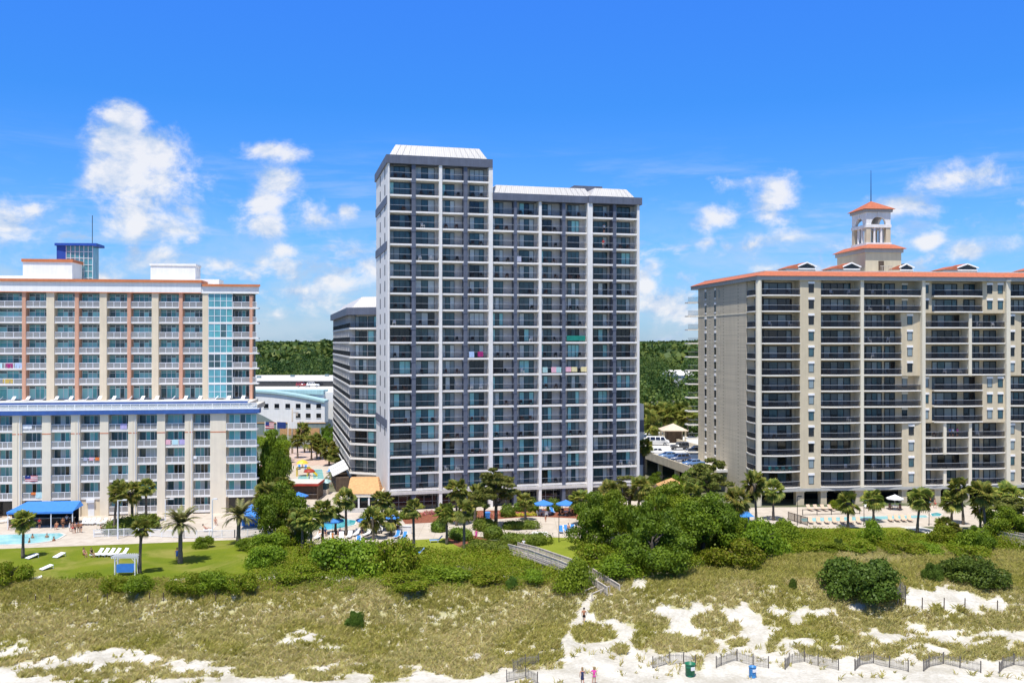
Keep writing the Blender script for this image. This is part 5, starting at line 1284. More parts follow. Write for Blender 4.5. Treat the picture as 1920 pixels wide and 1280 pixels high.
for (lab, bs, cy, sc) in [
  ('tall fan palm at the far left corner of the tan building', (1385, 1000), 937, 1.25), ('fan palm overlapping the first balconies of the tan building', (1418, 985), 905, 1.3), ('fan palm with yellow leaves beside the tan building corner', (1450, 975), 918, 1.1),
  ('stocky fan palm in front of the terrace pool, before the second column', (1590, 990), 942, 1.1), ('fan palm beside the white lounger on the pool terrace', (1638, 978), 936, 1.2), ('straight fan palm on the small terrace lawn', (1720, 999), 934, 1.25),
  ('thick fan palm right of the round spa', (1784, 980), 938, 1.2), ('slim tall fan palm reaching the first balconies', (1806, 983), 914, 1.15), ('massive-trunked fan palm by the wooden ramp', (1848, 1015), 925, 1.35), ('fan palm half behind the massive-trunked one', (1838, 1000), 950, 1.1),
  ('fan palm near the edge of the terrace by the cream umbrella', (1893, 985), 925, 1.3), ('low fan palm under the pines beside the ramp', (1770, 1000), 986, .9), ('palm sapling before the terrace path', (1790, 1008), 992, .8)]:
    fan_palm(lab, bs, cy, sc, R5)
for i, (px, d, cy) in enumerate([(1215, 246, 783), (1228, 250, 776), (1243, 255, 770), (1259, 252, 779), (1275, 256, 770), (1290, 250, 780), (1222, 242, 795), (1205, 250, 775)]):
    fan_palm('fan palm in the thicket behind the parking kiosk', None, cy, 1.7, 'fan palms behind the car park', base_xyz=((px-960)/FPX*d, d, 0))
fan_palm('thin dark fan palm at the near corner of the car park', None, 836, 1.0, B5, base_xyz=((1208-960)/FPX*188, 188, 0))

# --- broadleaf trees and pines
TK = {}
def tree(name, label, cat, kind, base, top_y, wpx, group=None, d=None):
    """foot pixel, row of the top, crown width in pixels"""
    if d: x, y, z = (base-960)/FPX*d, d, 0.0
    else: x, y, z = G(*base)
    H = (CAMZ-(top_y-640)*y/FPX)-z; W = wpx*y/FPX
    tm, cm, h0, w0 = TK[kind]
    t = thing(name, label, cat, (x, y, z), random.uniform(0, 6.28), group)
    for nm, me in (('trunk', tm), ('crown', cm)):
        o = link(nm, me, t); o.scale = (W/w0, W/w0, H/h0)
    return t
def reg(kind, *a, **k):
    tm, cm = tree_meshes(kind, *a, **k); co = np.empty(len(cm.vertices)*3, np.float32); cm.vertices.foreach_get('co', co); co = co.reshape(-1, 3)
    TK[kind] = (tm, cm, float(np.percentile(co[:, 2], 99.7)), float(np.percentile(co[:, 0], 99)-np.percentile(co[:, 0], 1)))
reg('pine1', 21, 3.4, 7.0, 4.0, 7600, .30, 'pine', nl=30, flat=.42, lobe=(.16, .30), spread=.85)
reg('pine2', 22, 3.4, 7.5, 3.5, 7600, .30, 'pine', nl=28, flat=.40, lobe=(.17, .32), spread=.8)
reg('oak1', 31, 4.2, 6.0, 1.6, 15000, .21, 'oak', nl=26, flat=.62, lobe=(.2, .36), spread=.75, z0=.3)
reg('oak2', 32, 4.2, 5.6, 1.4, 15000, .21, 'oak', nl=28, flat=.58, lobe=(.18, .34), spread=.8, z0=.2)
reg('oak3', 33, 4.2, 5.8, 1.4, 15000, .21, 'shrub', nl=26, flat=.60, lobe=(.2, .36), spread=.8, z0=.2)
reg('bush1', 41, 2.0, 2.2, .3, 6500, .135, 'shrub', nl=16, flat=.75, lobe=(.28, .45), spread=.7, z0=-.2, trunk_r=.08)
reg('bush2', 42, 2.0, 2.0, .3, 6500, .135, 'scrub', nl=18, flat=.7, lobe=(.25, .42), spread=.75, z0=-.2, trunk_r=.08)
def reg_dome(kind, seed, n):
    rg = np.random.default_rng(seed); L = [(0, 0, .1, 2.1, 1.8, 1.6)]
    for i in range(70):
        d = rg.normal(0, 1, 3); d[2] = abs(d[2]); d /= np.linalg.norm(d); r_ = rg.uniform(.3, .85); k_ = rg.uniform(.72, 1.12); L.append((d[0]*2.4*k_, d[1]*2.1*k_, d[2]*1.9*k_, r_, r_, r_*.7))
    P, N = crown_points(n, L, rg, .75); k = P[:, 2] > -.15; V, F = quads_from(P[k], N[k], .15, 1.1, rg, .8); cm = np_mesh('crown', V, F, MT['cedar'])
    TK[kind] = (limb_mesh('trunk', 1.0, .12, 1.4, 6, seed, MT['bark']), cm, 2.55, 5.6)
reg_dome('cedar1', 51, 15000); reg_dome('cedar2', 52, 15000)
for (lab, k, bs, ty, w) in [
  ('big ragged pine against the foot of the tower, right of the tall bright palm', 'pine1', (930, 992), 878, 76), ('pine beside the ragged one, half over the tower entrance', 'pine2', (908, 990), 905, 46),
  ('pine at the right foot of the tower', 'pine2', (1180, 975), 893, 80), ('pine between the tower and the tan building', 'pine1', (1222, 968), 908, 70), ('clump of upright pines before the tan end wall', 'pine1', (1330, 962), 858, 74), ('second upright pine beside the tan end wall', 'pine2', (1312, 968), 868, 58),
  ('spreading pine at the far edge beside the ramp', 'pine2', (1915, 1000), 925, 80)]:
    tree('pine_tree', lab, 'pine tree', k, bs, ty, w, 'pines between the hotels')
for (lab, k, bs, ty, w) in [
  ('dark round oak right of the blue loungers', 'oak1', (1124, 1032), 925, 96), ('oak overlapping the dark round one on its upper side', 'oak3', (1155, 1010), 920, 80), ('dense oak at the centre of the big thicket', 'oak2', (1232, 1048), 928, 120),
  ('darkest oak of the thicket, toward the tan building', 'oak1', (1318, 1040), 925, 130), ('broad oak bulging low in front of the thicket', 'oak2', (1225, 1072), 978, 150), ('oak on the thicket\'s upper edge below the orange pavilion', 'oak3', (1270, 1000), 905, 110),
  ('small oak at the right end of the thicket by the blue towels', 'oak3', (1368, 1030), 955, 70), ('leafy oak in the corner between cream hotel and pool bar', 'oak2', (505, 950), 815, 78), ('shaded oak filling the gap beside the cream hotel', 'oak1', (525, 1010), 905, 90), ('yellow-green oak beside the wooden ramp', 'oak3', (1890, 1015), 950, 80), ('oak behind the massive-trunked palm', 'oak2', (1830, 1030), 985, 60)]:
    tree('oak_tree', lab, 'oak tree', k, bs, ty, w, 'live oaks of the thicket')
for (lab, px, d, ty, w) in [('street tree left of the utility pole', 512, 232, 806, 64), ('bushy tree low beside the back court', 520, 215, 850, 60), ('shady tree against the wing near the street', 625, 262, 800, 40), ('tree crown beside the hall, in front of its green side', 616, 285, 795, 26), ('tree under the car park edge', 1236, 180, 884, 50), ('tree at the right end of the car park edge', 1292, 178, 878, 60)]:
    tree('street_tree', lab, 'tree', random.choice(['oak2', 'oak3']), px, ty, w, 'trees of the back court', d)
# shrubs you could point to
for (lab, k, bs, ty, w) in [
  ('large dome of dark cedar on the dune right of centre', 'cedar1', (1612, 1106), 1036, 156), ('low wide cedar on the dune near the right edge', 'cedar2', (1825, 1088), 1038, 130), ('small cedar left of the low wide one', 'cedar2', (1748, 1088), 1050, 40),
  ('single small round cedar alone in the dune grass', 'cedar1', (665, 1173), 1141, 36), ('knee-high cedar at the edge of the scrub', 'cedar2', (960, 1102), 1076, 26), ('dark shrub beside the end of the boardwalk', 'bush1', (1075, 1098), 1048, 70), ('slim upright cedar in front of the scrub', 'cedar1', (1572, 1035), 1003, 20), ('tiny cedar on bare sand left of the big dome', 'cedar1', (1486, 1104), 1080, 16)]:
    tree('cedar_shrub', lab, 'shrub', k, bs, ty, w, 'dark cedars on the dune')
for (lab, k, bs, ty, w) in [
  ('low spreading shrub before the terrace fence', 'bush2', (1512, 1030), 1010, 74), ('low mounded shrub between fence and stocky palm', 'bush1', (1552, 1034), 1014, 60), ('mounded shrub under the stocky palm', 'bush2', (1600, 1034), 1012, 70), ('wide low shrub right of the round lawn bush', 'bush2', (1690, 1036), 1016, 80), ('small bright shrub below the straight lawn palm', 'bush1', (1733, 1036), 1016, 54), ('low shrub at the scrub edge before the massive palm', 'bush2', (1815, 1042), 1022, 70),
  ('scrubby shrub at the right end of the lawn', 'bush2', (566, 1086), 1060, 84), ('low broad shrub before the garden lawn palms', 'bush1', (838, 1084), 1060, 96), ('low shrub beneath the clipped hedge', 'bush2', (905, 1088), 1066, 84), ('small shrub beside the upper boardwalk', 'bush1', (1005, 1090), 1070, 60), ('flat bright shrub in the middle of the scrub', 'bush2', (770, 1098), 1078, 90),
  ('tall shrub at the right flank of the thicket beside the cabanas', 'bush1', (1430, 1045), 975, 90), ('low shrub filling the front of the thicket', 'bush2', (1380, 1062), 1015, 100), ('shrub at the terrace fence corner', 'bush1', (1468, 1020), 975, 60), ('low shrub between boardwalk and thicket', 'bush2', (1130, 1062), 1022, 90), ('shrub beside the boardwalk bend in front of the oak', 'bush1', (1165, 1085), 1040, 90),
  ('leafy clump left of the swing pergola at the lawn edge', 'bush2', (212, 1108), 1082, 50), ('leafy clump right below the swing pergola', 'bush1', (262, 1110), 1080, 62), ('bright clump on the lawn edge below the date palm', 'bush2', (350, 1110), 1078, 60), ('clump with spiky shoots at the lawn edge', 'bush1', (400, 1108), 1070, 56), ('last clump of the lawn edge, at the scrub', 'bush2', (448, 1108), 1074, 60),
  ('rounded bright shrub below the row of courtyard palms', 'bush1', (650, 1075), 1012, 110), ('broad shrub before the garden lawn, right of the other', 'bush2', (730, 1072), 1008, 95), ('shrub at the lawn corner under the second date palm', 'bush1', (505, 1030), 998, 60), ('low shrub between the lawn and the courtyard', 'bush2', (540, 1022), 985, 60), ('shrub beside the white fence end', 'bush1', (500, 1062), 1022, 60),
  ('small dark bush on the lawn between the two date palms', 'bush1', (382, 1026), 1004, 30), ('small bush at the foot of the right date palm', 'bush1', (462, 1032), 1010, 34), ('dark bush at the left edge of the lawn', 'bush2', (20, 1092), 1052, 62), ('round bush in front of the small terrace lawn', 'bush1', (1640, 1020), 975, 50), ('shrub with tall shoots right of the terrace path', 'bush2', (1770, 1018), 985, 60), ('dark leafy bush behind the ramp', 'bush1', (1822, 1030), 990, 60), ('ginger bush with yellow leaves by the left pillar of the undercroft', 'bush2', (1572, 955), 938, 30)]:
    tree('shrub', lab, 'shrub', k, bs, ty, w, 'shrubs along the gardens')
# clipped hedges
def hedge(label, pxs, w, h, grp='clipped hedges round the garden lawn', name='clipped_hedge'):
    """rounded hedge along photo pixels"""
    P = [Vector(G(*p)) for p in pxs]; lobes = []; L = 0; o = P[0].copy()
    for a, c in zip(P[:-1], P[1:]):
        k = max(2, int((c-a).length/(w*.35)))
        for i in range(k+1): q = a+(c-a)*(i/k)-o; lobes.append((q.x, q.y, h*.30, w*.55, w*.55, h*.72))
        L += (c-a).length
    if len(P) == 1: lobes = [(0, 0, h*.35, w*.55, w*.5, h*.7)]
    rg = np.random.default_rng(len(pxs)*13+int(pxs[0][0])); n = int(700*(L+w)*w/2+500); Pn, N = crown_points(n, lobes, rg, .93); V, F = quads_from(Pn, N, .2, .8, rg, .35)
    keep = V.reshape(-1, 4, 3)[:, :, 2].max(1) > -.05; V = V.reshape(-1, 4, 3)[keep].reshape(-1, 3); F = np.arange(len(V)).reshape(-1, 4)
    t = thing(name, label, 'hedge', o, 0, grp); link('foliage', np_mesh('foliage', V, F, MT['hedge']), t)
    b = MB()
    for lb in lobes[::2]: b.lathe([(lb[3]*.85, -.02), (lb[3]*.86, h*.5), (lb[3]*.5, h*.86), (.02, h*.93)], 10, 0, lb[:2])
    b.build('branches', MT['oak'], t)
hedge('clipped dome of hedge with three palms at the cream hotel', [(225, 998), (252, 994), (268, 991)], 4.6, 2.1)
hedge('long low oval hedge behind the garden lawn', [(955, 991), (1000, 990)], 2.0, 1.2)
hedge('wide clipped hedge at the start of the boardwalk', [(955, 1018), (985, 1022), (1018, 1018)], 2.6, 1.5)
hedge('clipped hedge in front of the mulch bed', [(893, 1032), (925, 1036), (945, 1038)], 2.6, 1.6)
hedge('dark round hedge ball between the paths', [(902, 992), (915, 995)], 2.4, 1.8)
hedge('low hedge ball beside the slender palm', [(856, 1008), (872, 1012)], 2.2, 1.5)
hedge('rounded hedge ball on the garden corner', [(925, 1008)], 2.6, 1.7)
hedge('small dark hedge ball by the white wall', [(823, 996)], 2.2, 1.7)
hedge('clipped ball below the tower entrance, left of the blue umbrellas', [(996, 960)], 2.4, 2.0)
hedge('clipped ball between the two blue umbrellas', [(1038, 958)], 2.2, 2.0)
hedge('clipped ball by the lobby corner', [(690, 985)], 2.2, 2.2)
for lab, p, w, h in [('hedge ball at the tower foot under the tall bright palm', (838, 975), 2.0, 1.8), ('hedge ball left of the ragged pine trunk', (880, 972), 2.2, 1.9), ('hedge ball right of the ragged pine trunk', (952, 968), 2.2, 1.8), ('hedge ball beside the first blue umbrella', (975, 960), 2.0, 1.7), ('hedge ball right of the second blue umbrella', (1090, 962), 2.4, 2.2), ('big hedge ball at the right columns of the tower', (1115, 962), 2.6, 2.4), ('hedge ball close to the round oak and the tower', (1142, 966), 2.4, 2.2), ('hedge ball at the bare corner column of the tower', (760, 972), 1.8, 1.3)]: hedge(lab, [p], w, h)
# flower beds
def bed(label, px0, px1, d0, d1, n, mat, h, seed):
    rg = np.random.default_rng(seed); x0, y0, _ = G(*px0); x1, y1, _ = G(*px1); t = rg.uniform(0, 1, n); P = np.stack([x0+(x1-x0)*t, y0+(y1-y0)*t+rg.uniform(d0, d1, n), rg.uniform(.1, h, n)], 1); P[:, 2] *= .6+.4*np.sin(P[:, 0]*3)**2
    V, F = quads_from(P, np.tile([0, -.3, 1.], (n, 1)), .16, .8, rg); o = link('flower_bed', np_mesh('flower_bed', V, F, MT[mat])); tag(o, label, 'flower bed', 'flower beds before the tower')
bed('pink flower bed left of the garden path', (748, 968), (800, 965), -1, 1.2, 900, 'flower', .5, 3); bed('long pink flower bed under the tower columns', (795, 963), (832, 962), -1, 1.2, 900, 'flower', .5, 4)
bed('red and yellow flower bed behind the ragged pine', (905, 966), (1005, 962), -1, 1.2, 1500, 'flower', .45, 5); bed('strip of yellow-green border plants by the blue umbrellas', (965, 968), (1010, 966), -.6, .8, 700, 'ginger', .6, 6)

# ================================================================== stuff: scrub, dune grass, woodland
def in_poly(px, py, poly):
    inside = np.zeros(len(px), bool); n = len(poly); j = n-1
    for i in range(n):
        xi, yi = poly[i]; xj, yj = poly[j]
        c = ((yi > py) != (yj > py)) & (px < (xj-xi)*(py-yi)/(yj-yi+1e-9)+xi); inside ^= c; j = i
    return inside
def to_px(x, y, z): return 960+x/y*FPX, 640+(CAMZ-z)/y*FPX
def vnoise(x, y, s, seed):
    """cheap smooth noise 0..1 from sines"""
    r = np.random.default_rng(seed); v = 0; 
    for i in range(7):
        a = r.uniform(0, 2*pi); k = s*r.uniform(.6, 1.9); v = v+np.sin((x*cos(a)+y*sin(a))*k+r.uniform(0, 6.28)+1.3*np.sin((x*sin(a)-y*cos(a))*k*.7))
    return np.clip(.5+v/7*.85, 0, 1)
SCRUB = [(0-300, 1092), (0, 1090), (60, 1093), (180, 1080), (200, 1085), (250, 1085), (300, 1092), (345, 1078), (400, 1075), (455, 1080), (480, 1060), (470, 1032), (500, 1015), (560, 1035), (620, 1030), (700, 1028), (780, 1036), (830, 1035), (880, 1036), (950, 1042), (985, 1040), (1060, 1072), (1100, 1068), (1085, 1030), (1160, 1020), (1400, 1015), (1470, 985), (1520, 995), (1640, 1000), (1800, 1015), (1925, 1010), (2200, 1010), (2200, 1035), (1925, 1035), (1800, 1030), (1700, 1028), (1600, 1030), (1500, 1040), (1400, 1050), (1300, 1068), (1240, 1085), (1160, 1085), (1100, 1100), (1060, 1090), (1000, 1100), (900, 1108), (780, 1112), (640, 1112), (540, 1108), (440, 1112), (340, 1116), (200, 1110), (160, 1104), (0, 1100), (-300, 1100)]
LAWN_CLEAR = [(170, 1080), (330, 1082), (345, 1076), (190, 1074)]
def scatter(n, x0, x1, y0, y1, seed):
    r = np.random.default_rng(seed); x = r.uniform(x0, x1, n); y = r.uniform(y0, y1, n); z = hgt(x, y); return x, y, z
x, y, z = scatter(26000, -95, 95, 104, 152, 51); px, py = to_px(x, y, z)
ok = in_poly(px, py, SCRUB); 
fringe = vnoise(x, y, .45, 5) > (.50*sstep(1094, 1114, py)+.02)
ok &= fringe & ~in_poly(px, py, [(955, 1028), (1075, 1056), (1075, 1080), (955, 1044)]) & ~in_poly(px, py, [(1090, 1058), (1178, 1104), (1160, 1130), (1090, 1130)])
x, y, z, px, py = (a[ok] for a in (x, y, z, px, py))
keep = RNG.random(len(x)) < 0.62; x, y, z, px, py = (a[keep] for a in (x, y, z, px, py))
big = np.clip(vnoise(x, y, .30, 9)*.7+vnoise(x, y, 1.0, 10)*.55-.12, 0, 1); hgts = (.45+2.3*big**1.5)*np.where(py > 1092, .5, 1.0)*np.where((px < 470), .6, 1.0)*np.where((px > 1400) & (py < 1010), .55, 1.0)*np.where((px > 1080) & (py < 1040), 1.1, 1)
Vs = []
for i in range(len(x)):
    k = 58; h = hgts[i]; r_ = .75+.35*big[i]
    d = RNG.normal(0, 1, (k, 3)); d[:, 2] = np.abs(d[:, 2])*.9+.05; d /= np.linalg.norm(d, axis=1, keepdims=True)
    P = np.array([x[i], y[i], z[i]-.1])+d*np.array([r_, r_, h])*RNG.uniform(.75, 1.05, k)[:, None]; Vs.append((P, d))
P = np.concatenate([a for a, _ in Vs]); N = np.concatenate([c for _, c in Vs]); V, F = quads_from(P, N, .175, .8)
tag(link('dune_scrub', np_mesh('dune_scrub', V, F, MT['scrub'])), kind='stuff')
print('scrub', len(x), len(F))

SAND = [[(1060, 1300), (1052, 1200), (1085, 1140), (1095, 1112), (1112, 1112), (1105, 1150), (1180, 1172), (1222, 1190), (1232, 1128), (1262, 1140), (1330, 1132), (1400, 1136), (1428, 1163), (1442, 1193), (1472, 1213), (1530, 1230), (1960, 1240), (1960, 1300)],
        [(-200, 1300), (-200, 1262), (20, 1246), (110, 1232), (200, 1213), (290, 1224), (312, 1240), (250, 1250), (150, 1252), (70, 1268), (20, 1300)], [(300, 1300), (420, 1268), (560, 1262), (700, 1275), (820, 1262), (960, 1255), (960, 1300)],
        [(1440, 1140), (1575, 1143), (1580, 1158), (1440, 1155)], [(1700, 1105), (1770, 1102), (1900, 1130), (1880, 1150), (1690, 1140)], [(1600, 1175), (1680, 1190), (1760, 1190), (1690, 1205), (1610, 1190)], [(25, 1215), (45, 1205), (48, 1212), (30, 1220)],
        [(1170, 1075), (1220, 1095), (1210, 1105), (1160, 1085)]]
TUFTS = [(1112, 1188, 40, 18), (1165, 1215, 14, 10), (1250, 1205, 34, 20), (1210, 1200, 26, 16), (1290, 1210, 22, 12), (1330, 1165, 34, 16), (1370, 1178, 22, 12), (1325, 1212, 18, 12), (1380, 1205, 20, 8), (1340, 1190, 26, 8), (1450, 1210, 18, 12), (1235, 1170, 18, 14), (1308, 1245, 10, 14), (1048, 1245, 8, 14), (1345, 1140, 10, 10), (60, 1264, 30, 8), (150, 1258, 60, 7), (240, 1250, 36, 7), (330, 1264, 40, 10), (480, 1264, 46, 8), (600, 1268, 50, 8), (870, 1264, 40, 8), (180, 1276, 80, 5), (730, 1272, 40, 6)]
def cover(x, y, z):
    """how much of the ground dune grass takes, 0..1"""
    px, py = to_px(x, y, z)
    inside = (py > 1085) | ((px > 1150) & (py > 1026)); inside &= ~in_poly(px, py, SCRUB) | (py > 1090); inside &= ~((px < 480) & (py < 1087))
    sand = np.zeros(len(x), bool); wob = (vnoise(x, y, 1.1, 8)-.5)*22; wob2 = (vnoise(x, y, 1.3, 18)-.5)*16
    for s in SAND: sand |= in_poly(px+wob, py+wob2, s)
    tuft = np.zeros(len(x), bool)
    for (cx, cy, rx, ry) in TUFTS: tuft |= ((px+wob*.4-cx)/rx)**2+((py+wob2*.4-cy)/ry)**2 < 1
    nz = vnoise(x*.55, y, .8, 12)*.55+vnoise(x*.6, y, 2.2, 13)*.45
    thr = .075+.17*sstep(1130, 1215, py)+.17*sstep(1232, 1272, py)+.12*((px > 1400) & (py > 1120))
    dens = np.clip((nz-thr)/.20, 0, 1)
    pk = np.where(sand, np.where(tuft, .95, np.where((py > 1215) & (py < 1274), .05*(nz > .5), .0)), dens)
    return pk*inside
x, y, z = scatter(240000, -75, 75, 91.5, 137, 77); px, py = to_px(x, y, z)
clump = vnoise(x, y, 3.4, 33)
keep = RNG.random(len(x)) < cover(x, y, z)*np.where(clump > .47, .70, .24)
x, y, z, px, py = (a[keep] for a in (x, y, z, px, py))
def grass(name, sel, mat, h0, h1, nb=6, wd=.05, lean=1.3):
    X, Y, Z = x[sel], y[sel], z[sel]; n = len(X); m = n*nb
    bx = np.repeat(X, nb)+RNG.normal(0, .10, m); by = np.repeat(Y, nb)+RNG.normal(0, .10, m); bz = np.repeat(Z, nb)-.05
    h = RNG.uniform(h0, h1, m)*np.repeat(RNG.uniform(.6, 1.3, n), nb); a = RNG.normal(.25, 1.7, m); l = RNG.uniform(.3, lean, m)*h
    tx, ty = bx+np.cos(a)*l, by+np.sin(a)*l; w = wd*RNG.uniform(.7, 1.3, m); b2 = RNG.uniform(0, pi, m); wx, wy = np.cos(b2)*w, np.sin(b2)*w
    mx, my = bx+np.cos(a)*l*.35, by+np.sin(a)*l*.35
    V = np.stack([np.stack([bx-wx*.6, by-wy*.6, bz], 1), np.stack([bx+wx*.6, by+wy*.6, bz], 1), np.stack([mx+wx, my+wy, bz+h*.6], 1), np.stack([tx, ty, bz+h], 1), np.stack([mx-wx, my-wy, bz+h*.6], 1)], 1).reshape(-1, 3)
    F = np.arange(5*m).reshape(m, 5); tag(link(name, np_mesh(name, V, F, mat)), kind='stuff'); print(name, m)
grid_sheet(*BEACH_ARGS, tone=cover)
greenish = (vnoise(x, y, .25, 14)+.35*(1-sstep(1110, 1160, py))-.12*(px > 1150)) > .58
grass('dune_grass', ~greenish, MT['dune'], .28, .60); grass('green_dune_grass', greenish, MT['dune_green'], .28, .62)

# woodland inland: many crowns, one mass
def wood(name, rows, n_leaf, size, seed, mat):
    rg = np.random.default_rng(seed); Vv = []
    protos = []
    for i in range(5):
        L = lobed(1.0, 1.0, 0, 12, rg, .7, .62, (.28, .46)); P, N = crown_points(n_leaf, L, rg, .7); protos.append((P, N))
    PP = []; NN = []; SS = []; TT = []
    for (cx, cy, z0, R, H) in rows:
        P, N = protos[rg.integers(5)]; a = rg.uniform(0, 6.28); c, s = cos(a), sin(a)
        Q = np.stack([(P[:, 0]*c-P[:, 1]*s)*R+cx, (P[:, 0]*s+P[:, 1]*c)*R+cy, P[:, 2]*H+z0], 1); PP.append(Q); NN.append(np.stack([N[:, 0]*c-N[:, 1]*s, N[:, 0]*s+N[:, 1]*c, N[:, 2]], 1)); SS.append(np.full(len(Q), size*R)); TT.append(np.full(len(Q), np.clip(rg.beta(2, 2.2), 0, 1)))
    V, F = quads_from(np.concatenate(PP), np.concatenate(NN), np.concatenate(SS), .8, rg, .5)
    print(name, len(rows), len(F)); return tag(link(name, np_mesh(name, V, F, mat, tone=np.repeat(np.concatenate(TT), 4))), kind='stuff')
rows1, rows2 = [], []
rg = random.Random(4)
def blocked(x, y): return (-115 < x < -36 and y < 412) or (y < 262 and x < 20)
yy = 248.0
while yy < 640:
    st = 6.0+yy/110
    for xx in np.arange(-.42*yy, .42*yy, st):
        X, Y = xx+rg.uniform(-.5, .5)*st, yy+rg.uniform(-.5, .5)*st; t = X/Y
        if blocked(X, Y) or not (-.34 < t < -.12 or .075 < t < .27): continue
        if Y < 262 and t < .2 and X < 52: continue
        hh = rg.uniform(11, 17) if rg.random() < .65 else rg.uniform(16, 23); R = rg.uniform(3.6, 8.2)
        if rg.random() < .12: continue
        if 440 < Y < 490 and 60 < X < 95: hh = min(hh, 12)
        if Y < 300: hh *= .72
        rows1.append((X, Y, hz(X, Y)+hh*.35, R, hh*.72))
    yy += st
while yy < 3200:
    st = 10+yy/75
    for xx in np.arange(-.46*yy, .46*yy, st):
        X, Y = xx+rg.uniform(-.5, .5)*st, yy+rg.uniform(-.5, .5)*st; hh = rg.uniform(12, 21)+(4 if rg.random() < .10 else 0); rows2.append((X, Y, hz(X, Y)+hh*.3, st*rg.uniform(.45, 1.0), hh*.74))
    yy += st*.9
wood('woodland', rows1, 620, .13, 61, MT['wood_leaf']); wood('far_woodland', rows2, 90, .30, 62, MT['wood_leaf'])
# ================================================================== vehicles
def car(name, label, cat, loc, rz, paintm, kind='sedan'):
    t = thing(name, label, cat, loc, rz, 'vehicles on the raised car park' if loc[2] > 2 else None)
    prof = {'sedan': ([(-2.3,.35),(-2.3,.78),(-2.1,.95),(-1.45,1.0),(-.95,1.42),(.55,1.44),(1.25,1.0),(2.15,.88),(2.35,.7),(2.35,.35)], 1.0),
            'suv': ([(-2.3,.4),(-2.32,1.0),(-2.2,1.12),(-2.0,1.72),(.35,1.76),(1.0,1.14),(2.15,1.04),(2.35,.85),(2.35,.4)], 1.12),
            'jeep': ([(-2.1,.5),(-2.1,1.12),(-2.05,1.82),(.45,1.82),(.75,1.18),(2.0,1.14),(2.08,.9),(2.08,.5)], 1.16),
            'van': ([(-2.8,.4),(-2.85,1.2),(-2.75,2.05),(-2.5,2.2),(1.3,2.2),(1.6,2.1),(2.2,1.35),(2.75,1.2),(2.85,.95),(2.85,.4)], 1.28)}[kind]
    pts, belt = prof; W = .98 if kind == 'van' else .90
    bm = bmesh.new(); L = []; R = []
    for (x, z) in pts:
        y = W if z <= belt+.01 else W-.13*(z-belt)/.5
        L.append(bm.verts.new((x, -y, z))); R.append(bm.verts.new((x, y, z)))
    bm.faces.new(L); bm.faces.new(R[::-1])
    for i in range(len(pts)): j = (i+1) % len(pts); bm.faces.new((L[i], R[i], R[j], L[j]))
    bmesh.ops.recalc_face_normals(bm, faces=bm.faces)
    bmesh.ops.bevel(bm, geom=bm.edges[:], offset=.07, segments=2, affect='EDGES')
    me = bpy.data.meshes.new('body'); bm.to_mesh(me); bm.free(); me.materials.append(paintm)
    for p in me.polygons: p.use_smooth = True
    link('body', me, t)
    # side glass, windscreens
    roof = [p for p in pts if p[1] > belt+.2]; x0, x1 = min(p[0] for p in roof), max(p[0] for p in roof); zt_ = max(p[1] for p in pts)-.12
    spans = {'van': [(-2.55,-1.9),(-1.75,-.6),(-.45,.6),(.75,1.6)], 'jeep': [(-1.9,-1.2),(-1.1,-.35),(-.25,.4)], 'suv': [(-1.9,-1.15),(-1.05,-.25),(-.15,.55)], 'sedan': [(-1.1,-.3),(-.2,.75)]}[kind]
    for s in (-1, 1):
        b = MB()
        for (a, c) in spans:
            yb, yt = s*(W+.012), s*(W-.13*(zt_-belt)/.5+.012); sl = .12 if c == spans[-1][1] else .0
            b.poly([(a, yb, belt+.06), (c+sl*2.2, yb, belt+.06), (c-sl, yt, zt_), (a+(.08 if a == spans[0][0] else 0), yt, zt_)], 0)
        b.build('side_window', MT['glass_black'], t)
    fr = [i for i in range(len(pts)-1) if pts[i][1] > belt+.2 and pts[i+1][1] <= belt+.25 and pts[i][0] > 0]
    if fr:
        p, q = pts[fr[0]], pts[fr[0]+1]; n = Vector((p[1]-q[1], 0, q[0]-p[0])).normalized()*.02; b = MB(); e = .1
        P = Vector((p[0], 0, p[1])).lerp(Vector((q[0], 0, q[1])), .1)+n; Q = Vector((p[0], 0, p[1])).lerp(Vector((q[0], 0, q[1])), .92)+n
        b.quad((P.x, -W+.25, P.z), (P.x, W-.25, P.z), (Q.x, W-.12, Q.z), (Q.x, -W+.12, Q.z), 0); b.build('windscreen', MT['glass_black'], t)
    rx = pts[0][0]-.02; b = MB(); b.quad((rx+.06, -W+.3, belt+.1), (rx+.06, W-.3, belt+.1), (x0+.0, W-.35, zt_-.05), (x0+.0, -W+.35, zt_-.05), 0); b.build('rear_window', MT['glass_black'], t)
    wb = 1.75 if kind == 'van' else 1.4
    for sx in (-wb, wb):
        for s in (-1, 1):
            b = MB(); r = .36 if kind != 'sedan' else .33; y0, y1 = s*(W-.16), s*(W+.03)
            N = 16; 
            for k in range(N):
                a, c = 2*pi*k/N, 2*pi*(k+1)/N; f = lambda an, y, rr: (sx+rr*cos(an), y, r+rr*sin(an))
                b.quad(f(a, y0, r), f(c, y0, r), f(c, y1, r), f(a, y1, r), 0); b.quad(f(a, y1, r), f(c, y1, r), f(c, y1, r*.62), f(a, y1, r*.62), 0)
            w = b.build('wheel', MT['tyre'], t)
            b = MB(); b.poly([(sx+r*.62*cos(2*pi*k/N), y1+s*.004, r+r*.62*sin(2*pi*k/N)) for k in range(N)], 0); b.build('rim', MT['chrome'], w)
    fx = pts[-1][0]+.012
    for s in (-1, 1):
        b = MB(); b.box(fx-.06, fx, s*(W-.42), s*(W-.10), .62, .78, 0); b.build('headlight', MT['lamp'], t)
        b = MB(); b.box(-fx, -fx+.06, s*(W-.32), s*(W-.08), .7, .9, 0); b.build('tail_light', MT['red'], t)
    return t
